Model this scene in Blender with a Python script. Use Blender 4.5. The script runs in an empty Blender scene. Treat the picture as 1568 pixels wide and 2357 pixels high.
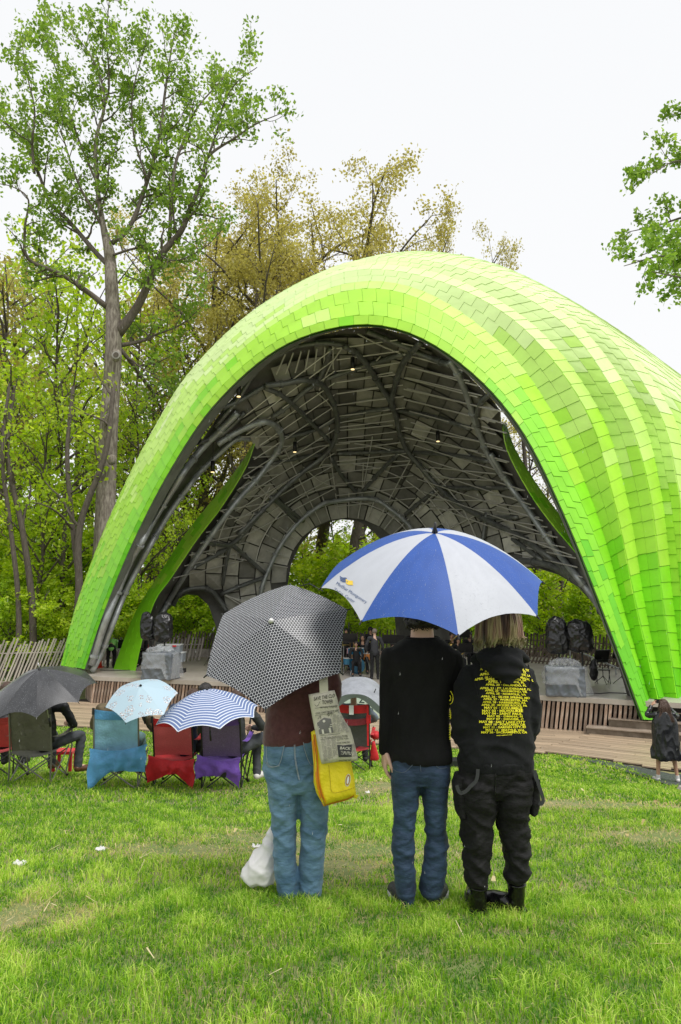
import bpy, bmesh, math, random
import numpy as np
from mathutils import Vector, Matrix, noise
from mathutils.bvhtree import BVHTree
from mathutils.geometry import delaunay_2d_cdt
random.seed(7); RNG = np.random.default_rng(7)
SC = bpy.context.scene; COL = SC.collection
# ---------------------------------------------------------------- camera, sky, sun, exposure
FOC = 1571.0; PITCH = math.radians(7.0); CZ = 3.85
CP, SP = math.cos(PITCH), math.sin(PITCH)
cam_d = bpy.data.cameras.new('camera'); cam = bpy.data.objects.new('camera', cam_d); COL.objects.link(cam)
cam.location = (0, 0, CZ); cam.rotation_euler = (math.radians(90) + PITCH, 0, 0)
cam_d.sensor_fit = 'VERTICAL'; cam_d.sensor_height = 36.0; cam_d.lens = 36.0 * FOC / 2356.0
cam_d.clip_start = 0.05; cam_d.clip_end = 2000
SC.camera = cam
SUN_EL, SUN_AZ = math.radians(60), math.radians(134)      # high, from the right behind the camera
W = bpy.data.worlds.new('World'); SC.world = W; W.use_nodes = True
nt = W.node_tree; nt.nodes.clear()
sky = nt.nodes.new('ShaderNodeTexSky'); sky.sky_type = 'NISHITA'; sky.sun_disc = False
sky.sun_elevation = SUN_EL; sky.sun_rotation = SUN_AZ; sky.air_density = 1.0; sky.dust_density = 4.0
bg1 = nt.nodes.new('ShaderNodeBackground'); bg1.inputs['Strength'].default_value = 0.05
nt.links.new(sky.outputs[0], bg1.inputs[0])
tc = nt.nodes.new('ShaderNodeTexCoord'); sep = nt.nodes.new('ShaderNodeSeparateXYZ')
nt.links.new(tc.outputs['Generated'], sep.inputs[0])
nz = nt.nodes.new('ShaderNodeTexNoise'); nz.inputs['Scale'].default_value = 1.6; nz.inputs['Detail'].default_value = 3
nt.links.new(tc.outputs['Generated'], nz.inputs['Vector'])
add = nt.nodes.new('ShaderNodeMath'); add.operation = 'MULTIPLY_ADD'; add.inputs[1].default_value = 0.35
nt.links.new(nz.outputs[0], add.inputs[0]); nt.links.new(sep.outputs[2], add.inputs[2])
rmp = nt.nodes.new('ShaderNodeValToRGB')
rmp.color_ramp.elements[0].position = 0.1; rmp.color_ramp.elements[0].color = (.85, .853, .855, 1)
rmp.color_ramp.elements[1].position = 1.0; rmp.color_ramp.elements[1].color = (.80, .81, .825, 1)
nt.links.new(add.outputs[0], rmp.inputs[0])
bg2 = nt.nodes.new('ShaderNodeBackground'); bg2.inputs['Strength'].default_value = 0.63
nt.links.new(rmp.outputs[0], bg2.inputs[0])
mx = nt.nodes.new('ShaderNodeMixShader'); mx.inputs[0].default_value = 0.96
nt.links.new(bg1.outputs[0], mx.inputs[1]); nt.links.new(bg2.outputs[0], mx.inputs[2])
wo = nt.nodes.new('ShaderNodeOutputWorld'); nt.links.new(mx.outputs[0], wo.inputs[0])
sun_d = bpy.data.lights.new('sun', 'SUN'); sun_d.energy = 1.5; sun_d.angle = math.radians(30); sun_d.color = (1, .97, .93)
sun = bpy.data.objects.new('sun', sun_d); COL.objects.link(sun)
sdir = Vector((math.sin(SUN_AZ) * math.cos(SUN_EL), math.cos(SUN_AZ) * math.cos(SUN_EL), math.sin(SUN_EL)))
sun.rotation_euler = sdir.to_track_quat('Z', 'Y').to_euler(); sun.location = (20, -20, 40)
SC.view_settings.view_transform = 'Standard'; SC.view_settings.look = 'None'
SC.view_settings.exposure = 0.95; SC.view_settings.gamma = 1.0; SC.view_settings.use_curve_mapping = False

# ---------------------------------------------------------------- helpers
def P(px, py, Y):
    """world point seen at picture point (px,py), Y metres in front of the camera"""
    u = (1178 - py) / FOC; vy = CP - u * SP
    return np.array([(px - 784) / FOC / vy * Y, Y, CZ + (SP + u * CP) / vy * Y])
def proj(p):
    x, y, z = p[0], p[1], p[2] - CZ
    f = y * CP + z * SP
    return 784 + FOC * x / f, 1178 - FOC * (-y * SP + z * CP) / f
def sstep(t): t = min(1, max(0, t)); return t * t * (3 - 2 * t)
def yb(x):                                      # where the lawn meets the timber deck
    return np.where(x < 5.7, 17.3 - .27 * (x - 5.7), 17.3 - 1.0 * (x - 5.7))
def gz(x, y):
    x = np.asarray(x, float); y = np.asarray(y, float)
    b = np.maximum(yb(np.clip(x, -14, 7.5)), 13.)
    near = np.interp(y, [-40, -2, 2.6, 3.9, 6, 9], [3.0, 2.62, 2.36, 2.185, 1.87, 1.45])
    s = np.clip((y - 9) / (b - 9), 0, 1)
    far = 1.45 * (1 - s) ** 1.08 - .05 * s
    h = np.where(y < 9, near, far)
    r = np.clip((x - 2) / 4, 0, 1); r = r * r * (3 - 2 * r)
    q = np.clip((y - 7) / 3.5, 0, 1) * np.clip((16 - y) / 4, 0, 1)
    h = h - .30 * r * q
    h = h + .02 * np.sin(x * 1.3 + y * .7) * np.clip((yb(np.clip(x,-14,7.5)) - y) / 4, 0, 1)
    return h
def gpt(px, py):
    """ground point under a picture point"""
    Y = 2.0
    for _ in range(4000):
        p = P(px, py, Y)
        if p[2] <= gz(p[0], Y): return np.array([p[0], Y, float(gz(p[0], Y))])
        Y += .01
    return p
ORG = {}
def mesh(name, V, F, mat=None, smooth=False, mats=None, fm=None):
    V = np.asarray(V, float).reshape(-1, 3)
    me = bpy.data.meshes.new(name)
    me.from_pydata(V.tolist(), [], [list(map(int, f)) for f in F])
    for m in (mats or ([mat] if mat else [])): me.materials.append(m)
    if fm is not None: me.polygons.foreach_set('material_index', np.asarray(fm, np.int32))
    if smooth: me.polygons.foreach_set('use_smooth', [True] * len(me.polygons))
    me.update(); return me
def fastmesh(name, V, n, mat, smooth=False, attr=None):
    """V: (faces*n,3) array of unshared n-gons"""
    V = np.asarray(V, np.float32).reshape(-1, 3); nf = len(V) // n
    me = bpy.data.meshes.new(name); me.vertices.add(len(V)); me.vertices.foreach_set('co', V.ravel())
    me.loops.add(len(V)); me.loops.foreach_set('vertex_index', np.arange(len(V), dtype=np.int32))
    me.polygons.add(nf); me.polygons.foreach_set('loop_start', np.arange(0, len(V), n, dtype=np.int32))
    try: me.polygons.foreach_set('loop_total', np.full(nf, n, np.int32))
    except Exception: pass
    if attr is not None:
        a = me.attributes.new('rnd', 'FLOAT', 'FACE'); a.data.foreach_set('value', np.asarray(attr, np.float32))
    me.materials.append(mat); me.update(); me.validate(); return me
def tag(o, label=None, cat=None, group=None, kind=None):
    if label: o['label'] = label
    if cat: o['category'] = cat
    if group: o['group'] = group
    if kind: o['kind'] = kind
    return o
def link(name, me, parent=None, loc=None):
    o = bpy.data.objects.new(name, me); COL.objects.link(o)
    if parent: o.parent = parent
    if loc is not None: o.location = loc
    return o
def part(name, V, F, mat, parent=None, smooth=False, **k):
    """world-space verts; stored relative to the thing's base"""
    V = np.asarray(V, float).reshape(-1, 3)
    if parent is not None:
        org = np.array(ORG.get(parent.name, (0, 0, 0)))
        o = link(name, mesh(name, V - org, F, mat, smooth, **k), parent); ORG[o.name] = org
    else:
        c = (V.min(0) + V.max(0)) / 2; c[2] = V[:, 2].min()
        o = link(name, mesh(name, V - c, F, mat, smooth, **k), None, c); ORG[o.name] = c
    return o
def pm(name, me, parent):                        # already local mesh
    o = link(name, me, parent); ORG[o.name] = ORG.get(parent.name, (0, 0, 0)); return o
def empty(name, loc, label, cat, group=None, rz=0):
    o = bpy.data.objects.new(name, None); COL.objects.link(o); o.location = loc; o.rotation_euler = (0, 0, rz)
    o.empty_display_size = .2; ORG[o.name] = np.array(loc, float); return tag(o, label, cat, group)
def kids(o): return [c for c in bpy.data.objects if c.parent == o]
def copy_tree(o, parent=None, ch=None):
    if ch is None:
        ch = {}
        for c in bpy.data.objects:
            if c.parent: ch.setdefault(c.parent.name, []).append(c)
    c = o.copy(); COL.objects.link(c)
    if parent: c.parent = parent
    for k in ch.get(o.name, []): copy_tree(k, c, ch)
    return c
class B:
    """collects primitives into one mesh"""
    def __init__(s): s.V = []; s.F = []; s.n = 0
    def add(s, V, F):
        V = np.asarray(V, float).reshape(-1, 3); s.V.append(V); s.F += [[i + s.n for i in f] for f in F]; s.n += len(V); return s
    def box(s, c, d, R=None, top=1.0):
        x, y, z = np.array(d) / 2.
        V = np.array([(-x, -y, -z), (x, -y, -z), (x, y, -z), (-x, y, -z), (-x * top, -y * top, z), (x * top, -y * top, z), (x * top, y * top, z), (-x * top, y * top, z)])
        if R is not None: V = V @ np.array(R).T
        return s.add(V + np.array(c), [(0, 3, 2, 1), (4, 5, 6, 7), (0, 1, 5, 4), (1, 2, 6, 5), (2, 3, 7, 6), (3, 0, 4, 7)])
    def tube(s, pts, r, n=8, cap=True, r2=None):
        pts = np.asarray(pts, float); k = len(pts); r = np.broadcast_to(np.asarray(r, float), (k,)); rb = r if r2 is None else np.broadcast_to(np.asarray(r2, float), (k,))
        T = np.gradient(pts, axis=0); T /= np.linalg.norm(T, axis=1)[:, None] + 1e-9
        up = np.array([0, 0, 1.]) if abs(T[0][2]) < .9 else np.array([1., 0, 0])
        a = np.cross(up, T[0]); a /= np.linalg.norm(a); V = []
        th = np.arange(n) * 2 * np.pi / n
        for i in range(k):
            a = a - T[i] * a.dot(T[i]); a /= np.linalg.norm(a) + 1e-9; b = np.cross(T[i], a)
            V.append(pts[i] + r[i] * np.outer(np.cos(th), a) + rb[i] * np.outer(np.sin(th), b))
        V = np.concatenate(V); F = []
        for i in range(k - 1):
            for j in range(n):
                q = (j + 1) % n; F.append((i * n + j, i * n + q, (i + 1) * n + q, (i + 1) * n + j))
        if cap: F.append(tuple(range(n - 1, -1, -1))); F.append(tuple(range((k - 1) * n, k * n)))
        return s.add(V, F)
    def ball(s, c, r, nu=12, nv=8):
        r = np.broadcast_to(np.asarray(r, float), (3,)); V = [(0, 0, -1)]; F = []
        for i in range(1, nv):
            ph = -math.pi / 2 + math.pi * i / nv
            for j in range(nu): V.append((math.cos(ph) * math.cos(2 * math.pi * j / nu), math.cos(ph) * math.sin(2 * math.pi * j / nu), math.sin(ph)))
        V.append((0, 0, 1)); t = len(V) - 1
        for j in range(nu): F.append((0, 1 + (j + 1) % nu, 1 + j)); F.append((t, 1 + (nv - 2) * nu + j, 1 + (nv - 2) * nu + (j + 1) % nu))
        for i in range(nv - 2):
            for j in range(nu): a = 1 + i * nu; F.append((a + j, a + (j + 1) % nu, a + nu + (j + 1) % nu, a + nu + j))
        return s.add(np.array(V) * r + np.array(c), F)
    def chain(s, pr, n=12, r2=None):
        """tapered limb with round ends; pr = [(x,y,z,r)...]"""
        pr = np.asarray(pr, float); p, r = pr[:, :3], pr[:, 3]
        q = [p[0]]; rr = [r[0]]
        for i in range(1, len(p)):
            m = max(1, int(np.linalg.norm(p[i] - p[i - 1]) / .05))
            for j in range(1, m + 1): q.append(p[i - 1] + (p[i] - p[i - 1]) * j / m); rr.append(r[i - 1] + (r[i] - r[i - 1]) * j / m)
        if len(q) == 1: return s.ball(p[0], r[0])
        if len(q) > 3:
            q = np.array(q); q[1:-1] = .25 * q[:-2] + .5 * q[1:-1] + .25 * q[2:]
        s.tube(q, rr, n); s.ball(q[0], rr[0] * .995, n, 6); s.ball(q[-1], rr[-1] * .995, n, 6); return s
    def loft(s, rings, n=20, ex=2.4):
        """horizontal superellipse rings (cx,cy,cz,rx,ry)"""
        th = np.arange(n) * 2 * np.pi / n; c, w = np.cos(th), np.sin(th)
        X = np.sign(c) * np.abs(c) ** (2 / ex); Yy = np.sign(w) * np.abs(w) ** (2 / ex); V = []; F = []
        for (cx, cy, cz, rx, ry) in rings: V.append(np.stack([cx + rx * X, cy + ry * Yy, np.full(n, cz)], 1))
        k = len(rings)
        for i in range(k - 1):
            for j in range(n): q = (j + 1) % n; F.append((i * n + j, i * n + q, (i + 1) * n + q, (i + 1) * n + j))
        F.append(tuple(range(n - 1, -1, -1))); F.append(tuple(range((k - 1) * n, k * n)))
        return s.add(np.concatenate(V), F)
    def out(s, name, mat, parent=None, smooth=False): return part(name, np.concatenate(s.V), s.F, mat, parent, smooth)
    def me(s, name, mat, smooth=False): return mesh(name, np.concatenate(s.V), s.F, mat, smooth)
def spline(pts, m=8):
    p = np.asarray(pts, float)
    if len(p) < 3: return np.array([p[0] + (p[-1] - p[0]) * t for t in np.linspace(0, 1, m + 1)])
    q = np.vstack([2 * p[0] - p[1], p, 2 * p[-1] - p[-2]]); o = []
    for i in range(1, len(q) - 2):
        for j in range(m):
            t = j / m; a, b, c, d = q[i - 1], q[i], q[i + 1], q[i + 2]
            o.append(.5 * (2 * b + (c - a) * t + (2 * a - 5 * b + 4 * c - d) * t * t + (3 * b - a - 3 * c + d) * t ** 3))
    o.append(p[-1]); return np.array(o)
def remesh(b, voxel, sm=6, disp=None, iters=0):
    me = b.me('tmp', None); o = link('tmp', me)
    m = o.modifiers.new('r', 'REMESH'); m.mode = 'VOXEL'; m.voxel_size = voxel
    if sm: s = o.modifiers.new('s', 'SMOOTH'); s.iterations = sm; s.factor = .5
    dg = bpy.context.evaluated_depsgraph_get(); e = o.evaluated_get(dg)
    r = bpy.data.meshes.new_from_object(e); bpy.data.objects.remove(o)
    V = np.empty(len(r.vertices) * 3); r.vertices.foreach_get('co', V); V = V.reshape(-1, 3)
    if disp:
        N = np.empty(len(r.vertices) * 3); r.vertices.foreach_get('normal', N); N = N.reshape(-1, 3)
        V = V + N * np.array([disp(v) for v in V])[:, None]; r.vertices.foreach_set('co', V.ravel())
    r.polygons.foreach_set('use_smooth', [True] * len(r.polygons)); r.update(); return r
def put(name, me, mat, parent):
    """world-space mesh -> child of parent"""
    me.materials.clear(); me.materials.append(mat)
    me.transform(Matrix.Translation(-Vector(ORG[parent.name]))); me.name = name
    return pm(name, me, parent)
def NZ(x, y, z): return noise.noise(Vector((x, y, z)))
# ---------------------------------------------------------------- materials
MATS = {}
def mat(name, col, rough=.6, metal=0., var=0., vs=4., bump=0., bs=30., spec=.5, col2=None, trans=0., coat=0., stretch=None, rnd=0., sheen=0.):
    if name in MATS: return MATS[name]
    m = bpy.data.materials.new(name); m.use_nodes = True; n = m.node_tree; b = n.nodes['Principled BSDF']
    b.inputs['Base Color'].default_value = (*col, 1); b.inputs['Roughness'].default_value = rough; b.inputs['Metallic'].default_value = metal
    b.inputs['Specular IOR Level'].default_value = spec; b.inputs['Coat Weight'].default_value = coat; b.inputs['Coat Roughness'].default_value = .15
    if sheen: b.inputs['Sheen Weight'].default_value = sheen; b.inputs['Sheen Roughness'].default_value = .5
    t = n.nodes.new('ShaderNodeTexCoord'); mp = n.nodes.new('ShaderNodeMapping'); n.links.new(t.outputs['Object'], mp.inputs[0])
    if stretch: mp.inputs['Scale'].default_value = stretch
    src = None
    if var or col2:
        z = n.nodes.new('ShaderNodeTexNoise'); z.inputs['Scale'].default_value = vs; z.inputs['Detail'].default_value = 5; z.inputs['Roughness'].default_value = .6
        n.links.new(mp.outputs[0], z.inputs['Vector'])
        r = n.nodes.new('ShaderNodeValToRGB'); c2 = col2 or tuple(min(1, c * (1 + var)) for c in col); c1 = col if col2 else tuple(c * (1 - var) for c in col)
        r.color_ramp.elements[0].color = (*c1, 1); r.color_ramp.elements[1].color = (*c2, 1)
        r.color_ramp.elements[0].position = .36; r.color_ramp.elements[1].position = .64
        n.links.new(z.outputs[0], r.inputs[0]); src = r.outputs[0]
    if rnd:
        oi = n.nodes.new('ShaderNodeObjectInfo'); mr = n.nodes.new('ShaderNodeMapRange'); mr.inputs[3].default_value = 1 - rnd; mr.inputs[4].default_value = 1 + rnd
        n.links.new(oi.outputs['Random'], mr.inputs[0]); hs = n.nodes.new('ShaderNodeHueSaturation'); n.links.new(mr.outputs[0], hs.inputs['Value'])
        if src: n.links.new(src, hs.inputs['Color'])
        else: hs.inputs['Color'].default_value = (*col, 1)
        src = hs.outputs[0]
    if src: n.links.new(src, b.inputs['Base Color'])
    if bump:
        z = n.nodes.new('ShaderNodeTexNoise'); z.inputs['Scale'].default_value = bs; z.inputs['Detail'].default_value = 4; n.links.new(mp.outputs[0], z.inputs['Vector'])
        bp = n.nodes.new('ShaderNodeBump'); bp.inputs['Strength'].default_value = bump; bp.inputs['Distance'].default_value = .02
        n.links.new(z.outputs[0], bp.inputs['Height']); n.links.new(bp.outputs[0], b.inputs['Normal'])
    if trans:
        tr = n.nodes.new('ShaderNodeBsdfTranslucent'); tr.inputs[0].default_value = (*col, 1)
        if src: n.links.new(src, tr.inputs[0])
        ms = n.nodes.new('ShaderNodeMixShader'); ms.inputs[0].default_value = trans
        n.links.new(b.outputs[0], ms.inputs[1]); n.links.new(tr.outputs[0], ms.inputs[2]); n.links.new(ms.outputs[0], n.nodes['Material Output'].inputs[0])
    MATS[name] = m; return m
def leafmat(name, ca, cb, cc, trans=.58):
    if name in MATS: return MATS[name]
    m = bpy.data.materials.new(name); m.use_nodes = True; n = m.node_tree; n.nodes.clear()
    a = n.nodes.new('ShaderNodeAttribute'); a.attribute_name = 'rnd'
    r = n.nodes.new('ShaderNodeValToRGB'); e = r.color_ramp.elements; e[0].color = (*ca, 1); e[1].color = (*cc, 1); k = e.new(.5); k.color = (*cb, 1)
    n.links.new(a.outputs['Fac'], r.inputs[0])
    d = n.nodes.new('ShaderNodeBsdfPrincipled'); d.inputs['Roughness'].default_value = .5; d.inputs['Specular IOR Level'].default_value = .35; n.links.new(r.outputs[0], d.inputs['Base Color'])
    t = n.nodes.new('ShaderNodeBsdfTranslucent'); hs = n.nodes.new('ShaderNodeHueSaturation'); hs.inputs['Value'].default_value = 1.25; hs.inputs['Saturation'].default_value = 1.1
    n.links.new(r.outputs[0], hs.inputs['Color']); n.links.new(hs.outputs[0], t.inputs[0])
    x = n.nodes.new('ShaderNodeMixShader'); x.inputs[0].default_value = trans; n.links.new(d.outputs[0], x.inputs[1]); n.links.new(t.outputs[0], x.inputs[2])
    o = n.nodes.new('ShaderNodeOutputMaterial'); n.links.new(x.outputs[0], o.inputs[0]); MATS[name] = m; return m
def text_verts(s, size=1., bold=0., shear=0.):
    c = bpy.data.curves.new('t', 'FONT'); c.body = s; c.size = size; c.offset = bold; c.shear = shear; c.resolution_u = 2; c.align_x = 'CENTER'; c.align_y = 'CENTER'
    o = link('t', c); dg = bpy.context.evaluated_depsgraph_get(); me = bpy.data.meshes.new_from_object(o.evaluated_get(dg)); bpy.data.objects.remove(o)
    V = np.array([v.co[:] for v in me.vertices]).reshape(-1, 3); F = [tuple(p.vertices) for p in me.polygons]; return V, F
def bvh_of(o):
    mw = o.matrix_world if o.parent is None else None
    org = Vector(ORG[o.name]); me = o.data
    return BVHTree.FromPolygons([Vector(v.co) + org for v in me.vertices], [tuple(p.vertices) for p in me.polygons])
def conform(V, bvh, off=.004):
    """drop world-space verts along +Y onto a surface, standing proud of it"""
    o = []; last = None
    for v in V:
        h = bvh.ray_cast(Vector((v[0], v[1] - 1.5, v[2])), Vector((0, 1, 0)))
        if h[0] is not None: last = h[0].y; o.append((v[0], h[0].y - off, v[2]))
        else: o.append((v[0], last if last is not None else v[1], v[2]))
    return np.array(o)
# ---------------------------------------------------------------- ground, deck, path
M_soil = mat('soil', (.12, .18, .04), .95, col2=(.26, .23, .11), vs=1.2, bump=.5, bs=20)
def ground_mesh():
    xs = np.concatenate([np.linspace(-400, -30, 10), np.linspace(-25, 25, 101), np.linspace(30, 400, 10)])
    ys = np.concatenate([np.linspace(-60, 0, 8), np.linspace(1, 24, 93), np.linspace(26, 60, 12), np.linspace(80, 500, 8)])
    X, Y = np.meshgrid(xs, ys); Z = gz(X, Y); n = len(xs)
    V = np.stack([X, Y, Z], -1).reshape(-1, 3); F = [(j * n + i, j * n + i + 1, (j + 1) * n + i + 1, (j + 1) * n + i) for j in range(len(ys) - 1) for i in range(n - 1)]
    return link('ground', mesh('ground', V, F, M_soil, True))
tag(ground_mesh(), kind='structure')
PATCHES = [(gpt(910, 1810), 1.3, .55), (gpt(430, 1955), .55, .3), (gpt(740, 1990), .4, .5), (gpt(1320, 1850), 1.5, .35), (gpt(610, 1930), .5, .3), (gpt(1530, 1925), .5, .3), (gpt(780, 1955), .8, .3), (gpt(60, 2110), .3, .25)]
def straw(x, y):
    s = np.zeros_like(x)
    for c, a, b in PATCHES: s = np.maximum(s, np.exp(-(((x - c[0]) / a) ** 2 + ((y - c[1]) / b) ** 2)))
    return s
def grass(name, y0, y1, dens, L, Wd, seed):
    r = np.random.default_rng(seed)
    A = .56 * (y1 ** 2 - y0 ** 2) + 2.4 * (y1 - y0); n = int(A * dens)
    y = np.sqrt(r.random(n) * (y1 ** 2 - y0 ** 2) + y0 ** 2); x = (r.random(n) * 2 - 1) * (y * .56 + 1.2)
    k = (y < yb(x) - .05 + .12 * np.sin(x * 5)) 
    d = (proj_np(x, y)); onpath = (d[0] > 1395) & (d[1] < 1745 + (d[0] - 1395) * .42) & (d[1] > 1690); k &= ~onpath
    x, y = x[k], y[k]; n = len(x)
    nzv = np.array([NZ(a * 1.1, b * 1.1, 3.) for a, b in zip(x, y)]); nz2 = np.array([NZ(a * 5, b * 5, 9.) for a, b in zip(x, y)])
    s = straw(x, y); s = np.clip(s * (1.0 + 1.2 * nz2) , 0, 1)
    keep = r.random(n) > np.clip(s * 1.1 - .15, 0, .8); x, y, s, nzv, nz2 = [q[keep] for q in (x, y, s, nzv, nz2)]; n = len(x)
    h = L * (.55 + .8 * r.random(n)) * (1 + .7 * nz2 + .35 * nzv) * (1 - .55 * s); a = r.random(n) * 2 * np.pi; lean = (.25 + .75 * r.random(n) + .5 * s) * h
    dx, dy = np.cos(a), np.sin(a); wa = a + np.pi / 2 + r.normal(size=n) * .6; w = Wd * (.6 + .8 * r.random(n)) / 2
    wx, wy = np.cos(wa) * w, np.sin(wa) * w; z = gz(x, y) - .004
    p0 = np.stack([x, y, z], 1); wv = np.stack([wx, wy, 0 * x], 1)
    m = p0 + np.stack([dx * lean * .3, dy * lean * .3, h * .6], 1); t = p0 + np.stack([dx * lean, dy * lean, h * .95 - .25 * lean], 1)
    Q = np.stack([p0 - wv, p0 + wv, m + wv * .8, m - wv * .8], 1); T = np.stack([m - wv * .8, m + wv * .8, t + wv * .12, t - wv * .12], 1)
    V = np.concatenate([Q, T], 1).reshape(-1, 3)
    nz3 = np.array([NZ(a * .35, b * .35, 5.) for a, b in zip(x, y)]); c = np.clip(.33 + .22 * nzv + .50 * nz2 + .18 * nz3 + .24 * r.normal(size=n), 0, .74); st = (r.random(n) < .03 + .8 * s); c = np.where(st, .82 + .18 * r.random(n), c)
    c = np.repeat(c, 2)
    me = fastmesh(name, V, 4, M_grass, attr=c); return tag(link(name, me), 'green lawn grass with worn straw patches', 'grass', kind='stuff')
def proj_np(x, y):
    z = gz(x, y) - CZ; f = y * CP + z * SP
    return 784 + FOC * x / f, 1178 - FOC * (-y * SP + z * CP) / f
M_grass = leafmat('grass_blade', (.07, .21, .02), (.33, .56, .04), (.64, .78, .17), .52)
e = [n for n in M_grass.node_tree.nodes if n.type == 'VALTORGB'][0].color_ramp.elements
e[-1].position = .75; k = e.new(.80); k.color = (.55, .46, .20, 1); k = e.new(1.0); k.color = (.75, .64, .36, 1)
grass('grass', 1.9, 4.2, 9500, .046, .0040, 1); grass('grass', 4.2, 7.5, 3900, .044, .006, 2); grass('grass', 7.5, 12.5, 1300, .045, .011, 3); grass('grass', 12.5, 24, 420, .05, .024, 4)

# loose straw and dead leaves lying in the grass
r = np.random.default_rng(31); n = 1500; y = 2.4 + 9 * r.random(n) ** .8; x = (r.random(n) * 2 - 1) * (y * .52 + .3); sc = straw(x, y); k = r.random(n) < .12 + 1.2 * sc; x, y = x[k], y[k]; n = len(x)
a = r.random(n) * 6.283; L = .03 + .09 * r.random(n); w = .002 + .002 * r.random(n) + (r.random(n) < .15) * .012; L = np.where(w > .012, .035, L); z = gz(x, y) + .025 + .02 * r.random(n); dz = r.normal(size=n) * .012
D = np.stack([np.cos(a) * L / 2, np.sin(a) * L / 2, dz], 1); N_ = np.stack([-np.sin(a) * w, np.cos(a) * w, 0 * a], 1); c = np.stack([x, y, z], 1)
tag(link('dry_straw', fastmesh('dry_straw', np.stack([c - D - N_, c + D - N_ * .5, c + D + N_ * .5, c - D + N_], 1).reshape(-1, 3), 4, leafmat('straw_dry', (.30, .20, .09), (.55, .43, .20), (.75, .66, .42), .2), attr=r.random(n))), 'dry straw and dead leaves scattered in the lawn', 'straw', kind='stuff')

def cdt_fill(poly, step, inner=None):
    poly = [Vector((float(a), float(b))) for a, b in poly]; n = len(poly); pts = list(poly); P2 = np.array([p[:] for p in poly])
    xs = np.arange(P2[:, 0].min() + step / 2, P2[:, 0].max(), step); ys = np.arange(P2[:, 1].min() + step / 2, P2[:, 1].max(), step)
    for i, x in enumerate(xs):
        for y in ys:
            if inside(x, y, P2): pts.append(Vector((x, y + (i % 2) * step * .3)))
    r = delaunay_2d_cdt(pts, [(i, (i + 1) % n) for i in range(n)], [list(range(n))], 1, 1e-4)
    return np.array([v[:] for v in r[0]]), [tuple(f) for f in r[2]]
def inside(x, y, P2):
    a = P2; b = np.roll(P2, -1, 0); c = ((a[:, 1] > y) != (b[:, 1] > y)); 
    with np.errstate(divide='ignore', invalid='ignore'): xi = (b[:, 0] - a[:, 0]) * (y - a[:, 1]) / (b[:, 1] - a[:, 1]) + a[:, 0]
    return bool((c & (x < xi)).sum() % 2)
# asphalt path at the right
M_asph = mat('wet_asphalt', (.06, .065, .07), .55, var=.5, vs=60, bump=.8, bs=140)
pp = [(5.4, 17.55), (6.2, 16.75), (7.3, 15.7), (8.6, 15.4), (13, 15.0), (13, 6.0), (6.9, 9.2), (6.35, 10.4), (5.75, 11.6), (5.9, 12.7), (5.85, 13.8), (5.6, 15.4), (5.3, 16.8)]
V2, F2 = cdt_fill(pp, .35)
tag(link('path', mesh('path', np.c_[V2, gz(V2[:, 0], V2[:, 1]) + .022], F2, M_asph, True)), kind='structure')
M_conc = mat('worn_concrete', (.33, .30, .26), .8, var=.25, vs=3, bump=.3, bs=40)
kb = B(); cpts = [(5.95, 12.4), (5.72, 11.7), (6.25, 10.5), (6.8, 9.4), (8.2, 8.3)]
cp = spline(np.array([(a, b, float(gz(a, b)) + .03) for a, b in cpts]), 6); kb.tube(cp, .07, 6, r2=.05)
tag(kb.out('path_kerb', M_conc), kind='structure')
# timber deck, plank by plank
M_deck = mat('deck_wood', (.34, .25, .165), .42, col2=(.50, .39, .27), vs=2.5, bump=.25, bs=14, stretch=(1, 9, 9), rnd=.22)
M_deckd = mat('deck_shadow', (.05, .038, .028), .9)
STG = np.array([(-20, 28.9), (-9.0, 25.3), (6.0, 20.5), (8.4, 19.45), (12, 17.2)])      # front edge of the stage
def ys_(x): return np.interp(x, STG[:, 0], STG[:, 1])
dk = [(-16, float(yb(-16))), (5.7, 17.3), (7.2, 15.85), (14, 15.2), (16, 19), (8, 21), (-16, 28.5)]
V2, F2 = cdt_fill(dk, 2.0); deck = link('deck', mesh('deck', np.c_[V2, np.full(len(V2), -.03)], F2, M_deckd)); tag(deck, kind='structure'); ORG[deck.name] = np.zeros(3)
DK = np.array(dk); np_ = 0
plank_me = B().box((0, 0, 0), (1, 1, .03)).me('plank', M_deck)
def planks(ang, x0, x1, region):
    global np_
    c, s = math.cos(ang), math.sin(ang); w = .17
    for j in range(-10, 75):
        off = j * w; x = x0 - 3 + (j * 37 % 10) * .35
        # points along direction (c,s) starting from the line through (5.7,17.3)
        while x < x1 + 6:
            L = 4.6; segs = []; m = 23; run = []
            for q in range(m + 1):
                t = x + L * q / m; X = 5.7 + (t - 5.7) * c - off * s; Y = 17.3 + (t - 5.7) * s + off * c
                run.append(inside(X, Y, DK) and region(X, Y) and Y < ys_(X) + .3)
            if any(run):
                a = run.index(True); b = m - run[::-1].index(True)
                if b > a:
                    t0, t1 = x + L * a / m, x + L * b / m; tm = (t0 + t1) / 2
                    X = 5.7 + (tm - 5.7) * c - off * s; Y = 17.3 + (tm - 5.7) * s + off * c
                    o = link('plank', plank_me, deck, (X, Y, .0 + zpl + random.uniform(-.003, .003))); o.scale = (t1 - t0 - .01, w - .022, 1); o.rotation_euler = (0, 0, ang); np_ += 1
            x += L
SEAM = lambda X, Y: X < 4.2 + (Y - 17.3) * 1.1
zpl = -.012
planks(-.262, -15, 9, lambda X, Y: SEAM(X - .75, Y)); zpl = .006
planks(-.55, -2, 13, lambda X, Y: not SEAM(X, Y))
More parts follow.
